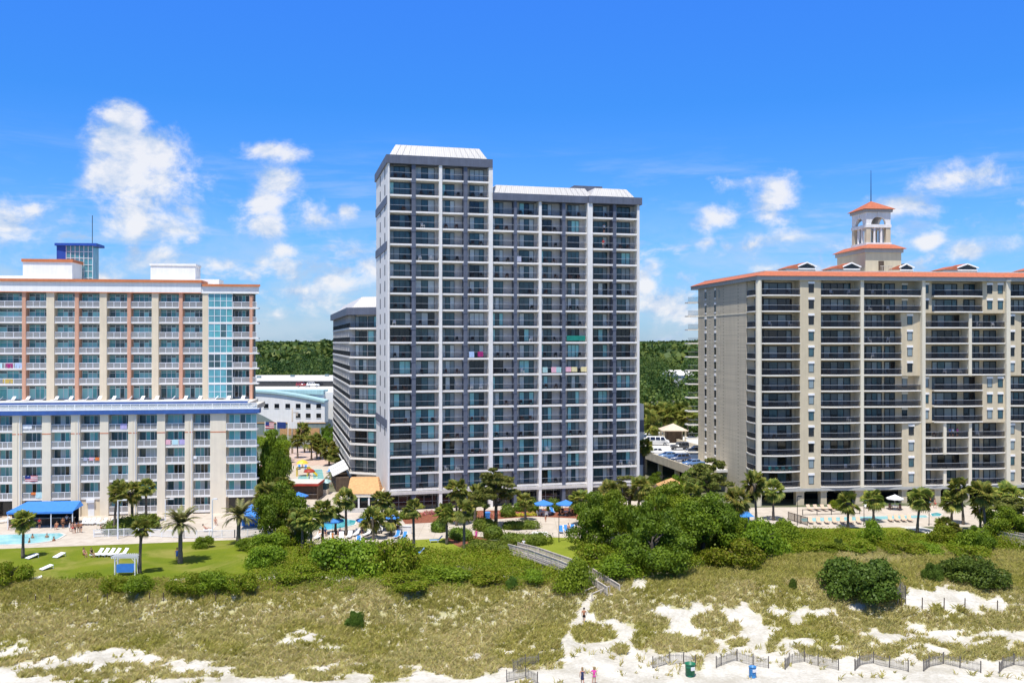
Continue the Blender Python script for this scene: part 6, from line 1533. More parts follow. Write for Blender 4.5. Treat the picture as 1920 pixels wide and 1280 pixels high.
def carpaint(name, c):
    m, nt, b, out = new_mat(name); b.inputs['Base Color'].default_value = c4(c); b.inputs['Roughness'].default_value = .3; b.inputs['Coat Weight'].default_value = .8; b.inputs['Coat Roughness'].default_value = .05
    return m
CP = {k: carpaint(k+'_car_paint', c) for k, c in {'white': (.78,.78,.78), 'charcoal': (.05,.05,.055), 'navy': (.03,.06,.14), 'blue': (.08,.16,.32), 'silver': (.45,.47,.5), 'black': (.015,.015,.018), 'red': (.25,.03,.03)}.items()}
def at_d(px, d, z): return ((px-960)/FPX*d, d, z)
car('passenger_van', 'long white passenger van parked on the raised car park', 'van', at_d(1233, 229, pz), radians(-8), CP['white'], 'van')
car('parked_car', 'boxy charcoal off-roader crossing the raised car park', 'car', at_d(1274, 219, pz), radians(187), CP['charcoal'], 'jeep')
car('parked_car', 'white estate nosing out beside the car park\'s near wall', 'car', at_d(1234, 208.5, pz), radians(0), CP['white'], 'suv')
car('parked_car', 'blue saloon with sunlit windscreen along the car park wall', 'car', at_d(1254, 203, pz), radians(197), CP['blue'], 'sedan')
car('parked_car', 'navy saloon, next along the wall from the blue one', 'car', at_d(1273, 197.5, pz), radians(197), CP['navy'], 'suv')
car('parked_car', 'dark teal hatchback at the near end of the car park wall', 'car', at_d(1300, 190.5, pz), radians(200), CP['blue'], 'sedan')
car('parked_car', 'black car half hidden by the tan end wall', 'car', at_d(1305, 212, pz), radians(187), CP['black'], 'suv')
car('parked_car', 'dark red car on the flat roof of the hall', 'car', at_d(567, 345, 13.2), radians(5), CP['red'], 'suv')
car('parked_car', 'white car on the flat roof of the hall', 'car', at_d(587, 345, 13.2), radians(5), CP['white'], 'suv')
car('parked_car', 'white car under the trees beside the cream hotel', 'car', at_d(493, 222, 0), radians(80), CP['white'], 'suv')
car('parked_car', 'silver car parked near the street in the back court', 'car', at_d(606, 250, 0), radians(10), CP['silver'], 'sedan')

# ================================================================== furniture kinds (built once, then copied)
def proto_lounger(frame, strap, flat=False, name='lounger'):
    t = thing(name, None, 'lounger'); b = MB()
    for y in (-.31, .31):
        b.box(-.95, .45, y-.03, y+.03, .30, .36, 0)
        b.bar((.42, y, .33), ((1.0, y, .95) if not flat else (1.05, y, .36)), .05, .05, 0)
    b.box(-.95, -.89, -.31, .31, .30, .36, 0); b.build('frame', frame, t)
    b = MB(); b.box(-.92, .43, -.28, .28, .345, .385, 0); b.build('seat', strap, t)
    b = MB(); e = (1.0, .96) if not flat else (1.05, .39); b.quad((.42, -.28, .37), (.42, .28, .37), (e[0], .28, e[1]), (e[0], -.28, e[1]), 0); b.quad((.45, -.28, .34), (.45, .28, .34), (e[0]+.03, .28, e[1]-.03), (e[0]+.03, -.28, e[1]-.03), 0); b.build('backrest', strap, t)
    for x in (-.8, .3):
        for y in (-.3, .3): b = MB(); b.box(x-.025, x+.025, y-.025, y+.025, 0, .30, 0); b.build('leg', frame, t)
    return t
used = set()
def place(proto, label, loc, rz, group, name=None):
    o = proto if proto.name not in used else copy_tree(proto); used.add(proto.name)
    o.location = loc; o.rotation_euler = (0, 0, rz); o['label'] = label; o['group'] = group
    return o
LW = proto_lounger(MT['plastic_white'], MT['canvas_white']); LB = proto_lounger(MT['plastic_white'], MT['strap_blue'], name='blue_lounger'); LT = proto_lounger(MT['wood'], MT['canvas_tan'], name='tan_lounger')
q = radians
gw = 'white loungers at the cream hotel'
for i, px in enumerate((181, 192, 203, 214, 228)): place(LW, '%s white lounger of the row on the sunny lawn, counting from the bathers' % ORD[i+1], G(px, 1042), q(62), gw)
for i, px in enumerate((152, 160, 169, 178, 191, 206)): place(LW, '%s white lounger against the cream wall, counting from the blue awning' % ORD[i+1], G(px, 983), q(70), gw)
place(LW, 'lounger facing the door at the left of the blue awning', G(5, 980), q(40), gw); place(LW, 'white lounger with bather by the pool fence gate', G(393, 996), q(15), gw); place(LW, 'white lounger standing askew near the lamp post', G(188, 1001), q(20), gw)
for i, (px, py, a) in enumerate([(622, 1012, 95), (667, 1004, 80), (688, 1004, 70), (655, 1008, 90), (640, 1010, 100), (595, 1010, 80), (540, 1004, 60), (712, 998, 85)]):
    place(LW, 'white lounger in the crowd by the courtyard pool, %s from the lobby side' % ORD[i+1], G(px, py), q(a), 'loungers by the courtyard pool')
gb = 'blue loungers of the grey tower'
for lab, p, a in [('blue lounger with reclining back alone on the garden lawn', (817, 1016), 10), ('blue and white chair standing before the white wall', (757, 1010), 80), ('second blue chair before the white wall, towel over it', (744, 1008), 80), ('blue lounger seen behind the courtyard palms', (672, 1018), 95), ('blue lounger beside the stout lawn palm', (782, 1040), 10), ('blue lounger at the foot of the dark round oak', (1052, 998), 90), ('blue lounger beside the bather under the dark oak', (1062, 997), 95), ('blue lounger nearest the thin lamp post', (1072, 996), 80), ('blue lounger turned to the umbrella tables', (1036, 962), 100),
                  ('blue lounger in the splash pool corner', (573, 880), 100), ('second blue lounger in the splash pool corner', (561, 879), 100), ('blue lounger at the wing side of the splash pool', (616, 886), 80)]:
    place(LB, lab, G(*p), q(a), gb)
gt = 'tan loungers round the terrace pool'
for i in range(4): place(LT, '%s tan lounger by the undercroft columns, counting from the left' % ORD[i+1], G(1519+i*13.3, 957), q(100), gt)
for i in range(7): place(LT, '%s tan lounger on the beach side of the terrace pool, from the left' % ORD[i+1], G(1520+i*15, 981), q(80), gt)
for i in range(4): place(LT, '%s tan lounger past the stocky palms on the beach side' % ORD[i+1], G(1670+i*12, 977), q(80), gt)
place(LW, 'white lounger beside the palm on the pool terrace', G(1627, 953), q(110), gw)

def proto_umbrella(name, mat, R=1.75, H=2.5):
    t = thing(name, None, 'umbrella'); b = MB(); N = 8
    for k in range(N):
        a, c = 2*pi*k/N, 2*pi*(k+1)/N; m = (a+c)/2
        e1, e2, em = (R*cos(a), R*sin(a), H-.45), (R*cos(c), R*sin(c), H-.45), (R*.95*cos(m), R*.95*sin(m), H-.42)
        b.tri((0, 0, H+.22), e1, em, 0); b.tri((0, 0, H+.22), em, e2, 0); b.quad(e1, em, (em[0], em[1], H-.6), (e1[0], e1[1], H-.63), 0); b.quad(em, e2, (e2[0], e2[1], H-.63), (em[0], em[1], H-.6), 0)
    b.build('canopy', mat, t); b = MB(); b.ring([(0, 0, 0), (0, 0, H+.3)], .03, 6, 0); b.build('pole', MT['frame_white'], t)
    b = MB(); b.lathe([(.3, 0), (.3, .08), (.06, .14)], 10, 0); b.build('base', MT['conc_pale'], t)
    return t
UB = proto_umbrella('blue_umbrella', MT['canvas_blue']); UW = proto_umbrella('cream_umbrella', MT['canvas_white'], 1.5, 2.5)
for lab, p in [('blue umbrella over the courtyard pool, behind the drooping palm', (624, 1000)), ('blue umbrella to the right of the courtyard pool', (688, 998)), ('blue umbrella half hidden by the palms before the tower corner', (728, 994)), ('blue umbrella beside the dark pool bar', (560, 950)), ('left one of the two blue umbrellas before the tower entrance', (1019, 966)), ('right one of the two blue umbrellas before the tower entrance', (1061, 966)), ('closed-in blue umbrella behind the palm by the pool bar', (545, 960))]:
    place(UB, lab, G(*p), random.uniform(0, 1), 'blue umbrellas in the gardens of the tower')
for lab, p in [('cream umbrella over the dining set on the pool terrace', (1678, 955)), ('cream umbrella behind the palms at the terrace end', (1889, 956)), ('cream umbrella to the right of the end palms', (1915, 958))]: place(UW, lab, G(*p), .3, 'cream umbrellas on the pool terrace')

def proto_chair(name, mat, cat='chair'):
    t = thing(name, None, cat); b = MB(); b.box(-.25, .25, -.25, .25, .40, .45, 0); b.build('seat', mat, t)
    b = MB(); b.box(-.25, .25, .21, .26, .45, .95, 0); b.build('backrest', mat, t)
    for s in (-1, 1): b = MB(); b.box(s*.25-.03, s*.25+.03, -.25, .24, .62, .66, 0); b.box(s*.25-.025, s*.25+.025, -.25, -.2, 0, .62, 0); b.box(s*.25-.025, s*.25+.025, .2, .25, 0, .62, 0); b.build('arm', mat, t)
    return t
CH = {k: proto_chair('patio_chair', MT[m]) for k, m in (('dark', 'plastic_dark'), ('white', 'plastic_white'), ('brown', 'plastic_brown'), ('teal', 'plastic_teal'))}
def proto_table(mat, name='patio_table'):
    t = thing(name, None, 'table'); b = MB(); b.lathe([(.02, .70), (.55, .70), (.55, .74), (.02, .745)], 14, 0); b.build('table_top', mat, t)
    b = MB(); b.ring([(0, 0, 0), (0, 0, .7)], .04, 6, 0); b.lathe([(.3, 0), (.28, .04), (.04, .07)], 10, 0); b.build('pedestal', mat, t); return t
TB = proto_table(MT['plastic_white'])
for lab, p in [('white table under the left blue umbrella', (1019, 966)), ('white table under the right blue umbrella', (1061, 966)), ('white table under the cream dining umbrella', (1678, 955)), ('white table by the courtyard pool', (700, 1001))]: place(TB, lab, G(*p), 0, 'garden tables')
for cxp, cyp, who, kk in ((1019, 966, 'left blue umbrella', 'white'), (1061, 966, 'right blue umbrella', 'dark'), (1678, 955, 'cream dining umbrella', 'brown'), (700, 1001, 'courtyard pool table', 'dark')):
    g = G(cxp, cyp)
    for j, side in enumerate(('near', 'right', 'far', 'left')):
        a = -pi/2+j*pi/2+.4; place(CH[kk], '%s chair on the %s side of the %s' % (kk, side, who), (g[0]+1.0*cos(a), g[1]+1.0*sin(a), 0), a-pi/2, 'garden chairs')
def room(B, s, f=.5, y=None):
    a0, w, v, z, k, bi = s
    return B.world((a0+w*f, v if y is None else y, z))
# chairs on the balconies: plain repeats, each told apart by floor and bay
def fl(k): return ORD[k+1]+'-floor'
def balcony_chairs(B, where, spots, colours, n, seed):
    rg = random.Random(seed); pick = [s for s in spots if s[0] is not None]; rg.shuffle(pick); cnt = 0
    for s in pick:
        if cnt >= n: break
        a0, w, v, z, k, bi = s; col = rg.choice(colours); two = rg.random() < .72
        for j in range(2 if two else 1):
            f = (.26+.46*j if two else rg.choice((.3, .7)))+rg.uniform(-.06, .06)
            nm = ('%s chair, ' % col)+(('left' if j == 0 else 'right')+' one of two, ' if two else '')+'%s balcony, %s bay of the %s' % (fl(k), ORD[bi+1], where)
            place(CH[col], nm, B.world((a0+w*f, v+rg.uniform(-.1, .15), z)), B.rz+rg.uniform(-.7, .7), 'chairs on the hotel balconies'); cnt += 1
balcony_chairs(TW, 'grey tower', TW.spots, ['dark']*5+['brown']*2+['white'], 150, 5)
balcony_chairs(CB, 'tan building', CB.spots, ['dark']*6+['brown', 'white', 'white'], 72, 6)
balcony_chairs(HB, 'cream hotel', HB.spots, ['brown']*2+['white', 'dark'], 44, 7)
cs = [s for s in CB.spots if s[4] == 1 and s[5] == 0][0]
for i in range(4): place(CH['teal'], '%s of four teal chairs on the second-floor curved corner balcony' % ORD[i+1], CB.world((cs[0]+1.6+i*1.25, -.1, cs[3])), CB.rz, 'teal chairs of the tan building')

# ================================================================== towels and banners on the railings
def towel(name, label, cat, B, bi, k, f, w, h, mat, spots, off=-.02, out=None):
    s = [s for s in spots if s[4] == k and s[5] == bi][0]; a0, wd, v, z = s[:4]
    b = MB(); n = 6
    for i in range(n):
        x0, x1 = -w/2+w*i/n, -w/2+w*(i+1)/n; d0, d1 = .03*sin(i*1.9), .03*sin((i+1)*1.9)
        b.quad((x0, d0, -h), (x1, d1, -h), (x1, 0, 0), (x0, 0, 0), 0); b.quad((x0, .09, -h*.5), (x1, .09, -h*.5), (x1, .07, .02), (x0, .07, .02), 0); b.quad((x0, 0, 0), (x1, 0, 0), (x1, .07, .02), (x0, .07, .02), 0)
    v0 = v-.75+(.05 if out is None else out); p = B.world((a0+wd*f, v0+off, z+1.10))
    return tag(b.build(name, mat, None, p, B.rz), label, cat, 'towels on the railings')
CL = {k: cloth('towel_'+k, *c) for k, c in {'white': ((.8,.8,.8),), 'teal': ((.03,.35,.33),(.7,.75,.75)), 'pink': ((.7,.25,.35),(.8,.6,.65)), 'magenta': ((.35,.03,.16),), 'lilac': ((.45,.4,.65),), 'blue': ((.1,.3,.65),(.7,.75,.85)), 'orange': ((.7,.2,.06),), 'green': ((.02,.22,.17),), 'aqua': ((.25,.6,.65),(.7,.8,.85)), 'yellow': ((.7,.55,.1),(.75,.7,.6)), 'navy': ((.05,.08,.25),(.8,.8,.8)), 'lime': ((.45,.55,.1),(.6,.2,.1))}.items()}
tw = lambda *a, **k: towel('beach_towel', *a, **k)
tw('white towel with teal print on the ninth-floor railing of the tower', 'towel', TW, 3, 8, .2, .95, 1.0, CL['blue'], TW.spots); tw('magenta towel on the ninth-floor railing of the tower', 'towel', TW, 3, 8, .62, 1.0, .9, CL['magenta'], TW.spots)
for i, (f, c) in enumerate(((.18, 'teal'), (.6, 'pink'), (.84, 'teal'))): tw('%s round beach towel on the seventh bay of the tower, eighth floor' % ('teal', 'rose', 'second teal')[i], 'towel', TW, 6, 7, f, .95, .95, CL[c], TW.spots)
for i, (f, c) in enumerate(((.14, 'pink'), (.42, 'yellow'), (.86, 'yellow'))): tw('%s towel in the colourful row on the eighth floor of the tower' % ('pink', 'golden', 'cream-striped')[i], 'towel', TW, 7, 7, f, 1.1, .85, CL[c], TW.spots)
tw('long green sheet draped over a tower railing, tenth floor', 'sheet', TW, 7, 9, .5, 3.6, .9, CL['green'], TW.spots); tw('red, white and blue towel on the fifteenth floor of the tower', 'towel', TW, 5, 14, .1, .9, 1.0, CL['navy'], TW.spots)
tw('white towel on the top terrace floor of the lower cream tier', 'towel', HB, 2, 5, .25, 1.5, .75, CL['white'], HB.spots); tw('lilac towel on the lower cream tier under the blue band', 'towel', HB, 5, 5, .75, 1.1, .95, CL['lilac'], HB.spots)
for i, (f, c) in enumerate(((.12, 'pink'), (.5, 'aqua'), (.85, 'lilac'))): tw('%s towel of the three on one cream hotel railing' % ('pink', 'aqua', 'pale lilac')[i], 'towel', HB, 7, 4, f, .95, .85, CL[c], HB.spots)
for i, (f, c) in enumerate(((.25, 'navy'), (.55, 'pink'), (.85, 'orange'))): tw('small %s towel on the third-storey cream railing near the middle' % ('navy', 'rose', 'orange')[i], 'towel', HB, 4, 3, f, .7, .5, CL[c], HB.spots)
tw('red towel above the blue pool awning', 'towel', HB, 2, 1, .55, .8, .4, CL['orange'], HB.spots); tw('aqua towel above the blue pool awning', 'towel', HB, 2, 1, .85, 1.2, .95, CL['aqua'], HB.spots); tw('white towel near the right end of the lower cream tier', 'towel', HB, 8, 3, .1, .6, .5, CL['white'], HB.spots)
for i, (f, c) in enumerate(((.1, 'aqua'), (.5, 'magenta'), (.85, 'blue'))): tw('%s towel of the bright row on the upper cream tier' % ('aqua', 'wine-red', 'pale blue')[i], 'towel', HB, 1, 8, f, 1.25, 1.0, CL[c], HB.spots)
tw('lime and red towel hanging on the upper cream tier, second row', 'towel', HB, 1, 7, .45, 1.8, .9, CL['lime'], HB.spots)
# flag hung on a railing: stripes and a canton
def flag_mesh(w, h, kind):
    b = MB(); n = 9
    for i in range(n):
        for j in range(7):
            x0, x1 = w*i/n, w*(i+1)/n; z0, z1 = -h*(j+1)/7, -h*j/7; f = lambda x: .10*w*.5*sin(x/w*7)
            m = {'us': (2 if (j < 4 and i < 4) else (j % 2)), 'state': 2, 'white': 1}[kind]
            b.quad((x0, f(x0), z0), (x1, f(x1), z0), (x1, f(x1), z1), (x0, f(x0), z1), m)
    return b.mesh('cloth', [CL['orange'] if kind == 'x' else cloth('flag_red', (.5, .03, .05)), CL['white'], cloth('flag_blue', (.03, .06, .22))])
s = [s for s in HB.spots if s[4] == 2 and s[5] == 2][0]; fo = link('flag', flag_mesh(2.0, .95, 'us'), None, HB.world((s[0]+.5, -.08, s[3]+1.12)), HB.rz); tag(fo, 'striped flag with blue canton hung on a cream hotel railing', 'flag', 'flags')
for lab, px, kind in (('striped flag on a pole before the curved hall', 497, 'us'), ('dark blue flag on a pole before the curved hall', 519, 'state'), ('white flag on a pole before the curved hall', 540, 'white')):
    d = 246; x, y, _ = at_d(px, d, 0); zt2 = CAMZ-(790-640)*d/FPX
    r = thing('flagpole', lab, 'flagpole', (x, y, 0), 0, 'flagpoles before the hall'); b = MB(); b.ring([(0, 0, 0), (0, 0, zt2)], [.09, .05], 8, 0); b.lathe([(.02, zt2+.16), (.1, zt2+.06), (.02, zt2-.02)], 8, 0); b.build('pole', MT['frame_white'], r, smooth=True)
    f = link('flag', flag_mesh(2.6, 1.7, kind), r, (.06, 0, zt2-.1), q(-18))
r = thing('utility_pole', 'weathered utility pole with transformer arm by the curved hall', 'utility pole', at_d(548, 250, 0)); b = MB(); b.ring([(0, 0, 0), (0, 0, 12.2)], [.28, .17], 8, 0); b.build('pole', MT['wood'], r, smooth=True); b = MB(); b.box(-.2, 1.7, -.08, .08, 10.9, 11.1, 0); b.box(1.0, 1.5, -.25, .25, 10.1, 10.9, 0); b.build('cross_arm', MT['wood'], r)

for i, px in enumerate(range(-6, 480, 27)):
    d = 171.0+3.2*(px/480); place(LW, '%s white sun chair along the roof terrace of the cream hotel, from the left' % ORD[i+1], at_d(px, d, 18.93), q(75 if i % 3 else 20)+H_ANG, 'sun chairs on the roof terrace')
# ================================================================== pool awning, pergola, tent, boards
ax0, ax1 = G(12, 992), G(137, 990)
r = thing('pool_awning', 'blue fabric awning on white posts over the pool bar of the cream hotel', 'awning', (ax0[0], ax0[1], 0), math.atan2(ax1[1]-ax0[1], ax1[0]-ax0[0])); L = math.dist(ax0[:2], ax1[:2]); ad = 5.6
b = MB(); n = 10
for i in range(n):
    x0, x1 = L*i/n, L*(i+1)/n; b.quad((x0, 0, 2.75-.05*(i % 2)), (x1, 0, 2.75-.05*((i+1) % 2)), (x1+.9-1.8*x1/L, ad, 3.5), (x0+.9-1.8*x0/L, ad, 3.5), 0); b.quad((x0, 0, 2.75-.05*(i % 2)), (x1, 0, 2.75-.05*((i+1) % 2)), (x1, 0, 2.4), (x0, 0, 2.4), 0)
b.tri((0, 0, 2.75), (.9, ad, 3.5), (.4, ad, 2.75), 0); b.tri((L, 0, 2.75), (L-.9, ad, 3.5), (L-.4, ad, 2.75), 0); b.build('canopy', MT['canvas_blue'], r)
for i in range(4): b = MB(); x = .15+(L-.3)*i/3; b.box(x-.06, x+.06, .1, .22, 0, 2.6, 0); b.build('post', MT['frame_white'], r)
b = MB(); b.box(.1, L-.1, .12, .2, 2.52, 2.62, 0); b.build('rail', MT['frame_white'], r)
g = G(237, 1077); r = thing('swing_pergola', 'white pergola with a blue canvas swing seat on the lawn', 'pergola', g, q(4)); 
for x in (-1.25, 1.25):
    for y in (-.55, .55): b = MB(); b.box(x-.07, x+.07, y-.07, y+.07, 0, 2.25, 0); b.bar((x, y, 1.75), (x*.65, y, 2.25), .06, .06, 0); b.build('post', MT['plastic_white'], r)
b = MB()
for y in (-.55, .55): b.box(-1.7, 1.7, y-.05, y+.05, 2.25, 2.42, 0)
for i in range(13): x = -1.55+i*3.1/12; b.box(x-.04, x+.04, -.95, .95, 2.42, 2.55, 0)
b.build('beams', MT['plastic_white'], r)
b = MB(); b.box(-1.0, 1.0, -.4, .15, .5, .58, 0); b.quad((-1.0, .15, .55), (1.0, .15, .55), (1.0, .4, 1.35), (-1.0, .4, 1.35), 0); b.quad((-1.05, -.62, .45), (1.05, -.62, .45), (1.05, -.62, 1.5), (-1.05, -.62, 1.5), 0); b.build('swing_seat', MT['canvas_blue'], r)
g = G(472, 990); r = thing('blue_tent', 'peaked blue canvas tent beside the cream hotel corner', 'tent', g, q(8))
b = MB(); b.prism([(-2, -2), (2, -2), (2, 2), (-2, 2)], 2.3, 3.9, 0, [(-.05, -.05), (.05, -.05), (.05, .05), (-.05, .05)]); b.quad((-2, -2.01, 1.9), (2, -2.01, 1.9), (2, -2.01, 2.3), (-2, -2.01, 2.3), 0); b.quad((2.01, -2, 1.9), (2.01, 2, 1.9), (2.01, 2, 2.3), (2.01, -2, 2.3), 0); b.quad((-2, 1.95, 0), (2, 1.95, 0), (2, 1.95, 2.3), (-2, 1.95, 2.3), 0); b.quad((1.95, -2, 0), (1.95, 2, 0), (1.95, 2, 2.3), (1.95, -2, 2.3), 0); b.build('canopy', MT['canvas_blue'], r)
for x in (-1.9, 1.9):
    for y in (-1.9, 1.85): b = MB(); b.box(x-.04, x+.04, y-.04, y+.04, 0, 2.3, 0); b.build('post', MT['frame_white'], r)
def game_board(label, p, rz):
    t = thing('game_board', label, 'game board', G(*p), rz, 'slanted game boards on the lawn'); b = MB(); n = len(b.v); b.box(-.75, .75, -.45, .45, .08, .16, 0)
    for i in range(n, len(b.v)): x, y, z = b.v[i]; b.v[i] = (x, y, z+(x+.75)*.24)
    b.build('board', MT['plastic_white'], t); b = MB(); N = 14; b.poly([(.4+.12*cos(2*pi*k/N), .12*sin(2*pi*k/N), .166+1.15*.24) for k in range(N)], 0); b.build('hole', MT['dark'], t)
    for y in (-.4, .4): b = MB(); b.box(.66, .72, y-.03, y+.03, 0, .40, 0); b.build('leg', MT['plastic_white'], t)
for lab, p, a in (('white game board lying left of its pair near the lawn palm', (60, 1046), 60), ('white game board farther along the lawn toward the loungers', (111, 1044), 70), ('white game board in the middle of the empty lawn', (87, 1067), 55), ('white game board poking out behind the dark corner bush', (12, 1074), 60), ('white board in the shade right of the corner bush', (66, 1088), 30)): game_board(lab, p, q(a))
# white lamp posts and thin poles
def lamp_post(label, p, top_y, arm=.9, mat='frame_white', r_=.12):
    x, y, z = G(*p); h = (CAMZ-(top_y-640)*y/FPX)-z; t = thing('lamp_post', label, 'lamp post', (x, y, z), 0, 'lamp posts of the gardens'); b = MB(); b.ring([(0, 0, 0), (0, 0, h)], [r_, r_*.75], 8, 0); b.ring([(0, 0, h-.1), (arm, -.1, h+.02)], .05, 6, 0); b.build('pole', MT[mat], t)
    b = MB(); b.box(arm-.1, arm+.5, -.25, .05, h-.05, h+.12, 0); b.build('lamp_head', MT[mat], t)
lamp_post('tall white lamp post in front of the clipped mound', (221, 1010), 937); lamp_post('white lamp post between the cream piers and the big date palm', (310, 978), 935); lamp_post('thin white lamp post by the right end of the cream wall', (398, 1008), 935, .3)
for lab, p, ty in (('thin dark lamp post before the sand walk', (1048, 1016), 966), ('thin dark lamp post at the left of the terrace pool', (1495, 985), 930), ('thin dark lamp post beside the white lounger of the terrace', (1620, 982), 938), ('thin dark lamp post behind the round spa', (1742, 985), 938), ('thin pole with white lamp at the scrub edge', (1805, 1032), 990)): lamp_post(lab, p, ty, .15, 'frame_dark', .06)
# white fences along the pool lawn
def rail_fence(label, pxs, h=1.15, name='pool_fence', mat='frame_white', step=2.0, slats=True, grp='pool fences'):
    P = [G(*p) for p in pxs]; o = P[0]; t = thing(name, label, 'fence', o, 0, grp)
    b = MB(); s_ = MB()
    for a, c in zip(P[:-1], P[1:]):
        A = Vector(a)-Vector(o); C_ = Vector(c)-Vector(o); L = (C_-A).length; k = max(1, round(L/step))
        b.bar((A.x, A.y, h), (C_.x, C_.y, h), .07, .08, 0); b.bar((A.x, A.y, .15), (C_.x, C_.y, .15), .05, .06, 0)
        for i in range(k+1): pp = A.lerp(C_, i/k); m = MB(); m.box(pp.x-.05, pp.x+.05, pp.y-.05, pp.y+.05, pp.z, h+.08, 0); m.build('post', MT[mat], t)
        if slats:
            n = int(L/.14)
            for i in range(n): pp = A.lerp(C_, (i+.5)/n); s_.box(pp.x-.02, pp.x+.02, pp.y-.02, pp.y+.02, .15, h, 0)
    b.build('rails', MT[mat], t)
    if s_.v: s_.build('slats', MT[mat], t)
rail_fence('white pool fence in front of the clipped mound', [(176, 1007), (260, 1004)]); rail_fence('white pool fence between the date palms', [(262, 1004), (345, 1009), (440, 1008)]); rail_fence('white pool fence ending at the blue tent', [(440, 1008), (488, 1004)])
rail_fence('dark wooden fence at the left edge of the pool terrace', [(1478, 974), (1514, 985)], 1.3, 'terrace_fence', 'wood_dark'); rail_fence('thin railing along the pool terrace', [(1505, 966), (1612, 963)], 1.0, 'terrace_fence', 'rail_dark', 2.5, False)
g = G(757, 1000); r = thing('garden_screen', 'white screen wall on the garden lawn behind the blue chairs', 'screen', g, q(-2)); b = MB(); b.box(-1.3, 1.2, -.15, .15, 0, 1.15, 0); b.build('panel', MT['white'], r); b = MB(); b.box(-1.4, 1.3, -.22, .22, 1.15, 1.25, 0); b.build('cap', MT['frame_white'], r)
g = G(1012, 1000); r = thing('white_mat', 'pale tarpaulin spread at the edge of the sand walk', 'tarpaulin', g); b = MB(); b.prism([(-1.4, -1.0), (1.5, -1.0), (1.2, 1.1), (-1.2, 1.1)], .02, .12, 0, [(-1.3, -.95), (1.45, -.95), (1.15, 1.05), (-1.15, 1.05)]); b.build('sheet', MT['canvas_white'], r)
g = G(914, 972); r = thing('recycling_bin', 'square blue bin beside the ragged pine', 'bin', g); b = MB(); b.prism([(-.4, -.4), (.4, -.4), (.4, .4), (-.4, .4)], 0, 1.05, 0, [(-.45, -.45), (.45, -.45), (.45, .45), (-.45, .45)]); b.build('body', MT['canvas_blue'], r); b = MB(); b.prism([(-.5, -.5), (.5, -.5), (.5, .5), (-.5, .5)], 1.05, 1.2, 0, [(-.3, -.3), (.3, -.3), (.3, .3), (-.3, .3)]); b.build('lid', MT['canvas_blue'], r)
# blue and purple awnings half seen under the palms at the right
for lab, p, m in (('blue canvas cabana under the palms left of the tan building', (1377, 972), 'canvas_blue'), ('second blue cabana lower under the same palms', (1398, 990), 'strap_blue')):
    t = thing('cabana', lab, 'cabana', G(*p), q(10), 'cabanas under the palms'); b = MB(); b.prism([(-1.1, -1), (1.1, -1), (1.1, 1), (-1.1, 1)], 2.0, 2.7, 0, [(-.4, -.3), (.4, -.3), (.4, .3), (-.4, .3)]); b.build('canopy', MT[m], t); b = MB(); b.box(-1.1, 1.1, .9, .95, 0, 2.0, 0); b.build('back_curtain', MT[m], t)
    for x in (-1.05, 1.05): b = MB(); b.box(x-.04, x+.04, -1, -.92, 0, 2.0, 0); b.build('post', MT['frame_white'], t)

# ================================================================== boardwalk, beach fences, barrels
def boardwalk(label, pts, w, zs, rail=True, name='boardwalk'):
    """pts = photo pixels of the deck's middle line; zs = deck height above sea-side zero"""
    P = []
    for (px, py), z in zip(pts, zs): d = (CAMZ-z)*FPX/(py-640); P.append(Vector(((px-960)/FPX*d, d, z)))
    t = thing(name, label, 'boardwalk', (P[0].x, P[0].y, 0), 0, 'wooden beach walkways'); o = Vector((P[0].x, P[0].y, 0)); deck = MB(); posts = []; rails = MB()
    for A, B_ in zip(P[:-1], P[1:]):
        A, B_ = A-o, B_-o; d = (B_-A); L = d.length; d.normalize(); s = Vector((-d.y, d.x, 0)).normalized()*(w/2); n = int(L/.16)
        for i in range(n):
            a, c = A.lerp(B_, (i+.04)/n), A.lerp(B_, (i+.94)/n); a0, a1, c1, c0 = a-s, a+s, c+s, c-s; u = Vector((0, 0, .05))
            deck.quad(tuple(a0), tuple(a1), tuple(c1), tuple(c0), 0); deck.quad(tuple(a0-u), tuple(a1-u), tuple(c1-u), tuple(c0-u), 0); deck.quad(tuple(a0), tuple(c0), tuple(c0-u), tuple(a0-u), 0); deck.quad(tuple(a1), tuple(c1), tuple(c1-u), tuple(a1-u), 0)
        for sg in (-1, 1):
            e = s*sg; rails.bar(tuple(A+e-Vector((0, 0, .17))), tuple(B_+e-Vector((0, 0, .17))), .08, .26, 0)
            if rail:
                for hh, ht in ((1.05, .10), (.85, .20), (.58, .20), (.30, .20)): rails.bar(tuple(A+e+Vector((0, 0, hh))), tuple(B_+e+Vector((0, 0, hh))), .14 if hh > 1 else .05, ht, 0)
            k = max(2, round(L/2.0))
            for i in range(k+1):
                p = A.lerp(B_, i/k)+e; gz = hz(p.x+o.x, p.y+o.y)-.2; m = MB(); m.box(p.x-.07, p.x+.07, p.y-.07, p.y+.07, gz, p.z+(1.0 if rail else 0), 0); posts.append(m)
    deck.build('deck', MT['wood'], t); rails.build('handrails', MT['wood'], t)
    for m in posts: m.build('post', MT['wood'], t)
    return t
boardwalk('long grey timber boardwalk crossing the scrub from the hedge to the dune bush', [(962, 1032), (1000, 1042), (1058, 1063), (1092, 1078)], 1.7, [.5, .6, .9, .9])
bw = boardwalk('grey timber platform at the beach end of the boardwalk', [(1100, 1083), (1150, 1114)], 1.9, [.3, -.5])
st = thing('beach_steps', 'timber steps running down from the boardwalk platform to the sand', 'steps', G(1104, 1122), 0)
A = Vector(at_d(1136, (CAMZ+.55)*FPX/(1110-640), -.55)); B_ = Vector(G(1103, 1123)); o = Vector(st.location); A -= o; B_ -= o; d = (B_-A); s = Vector((-d.y, d.x, 0)).normalized()*.75; b = MB(); n = 9
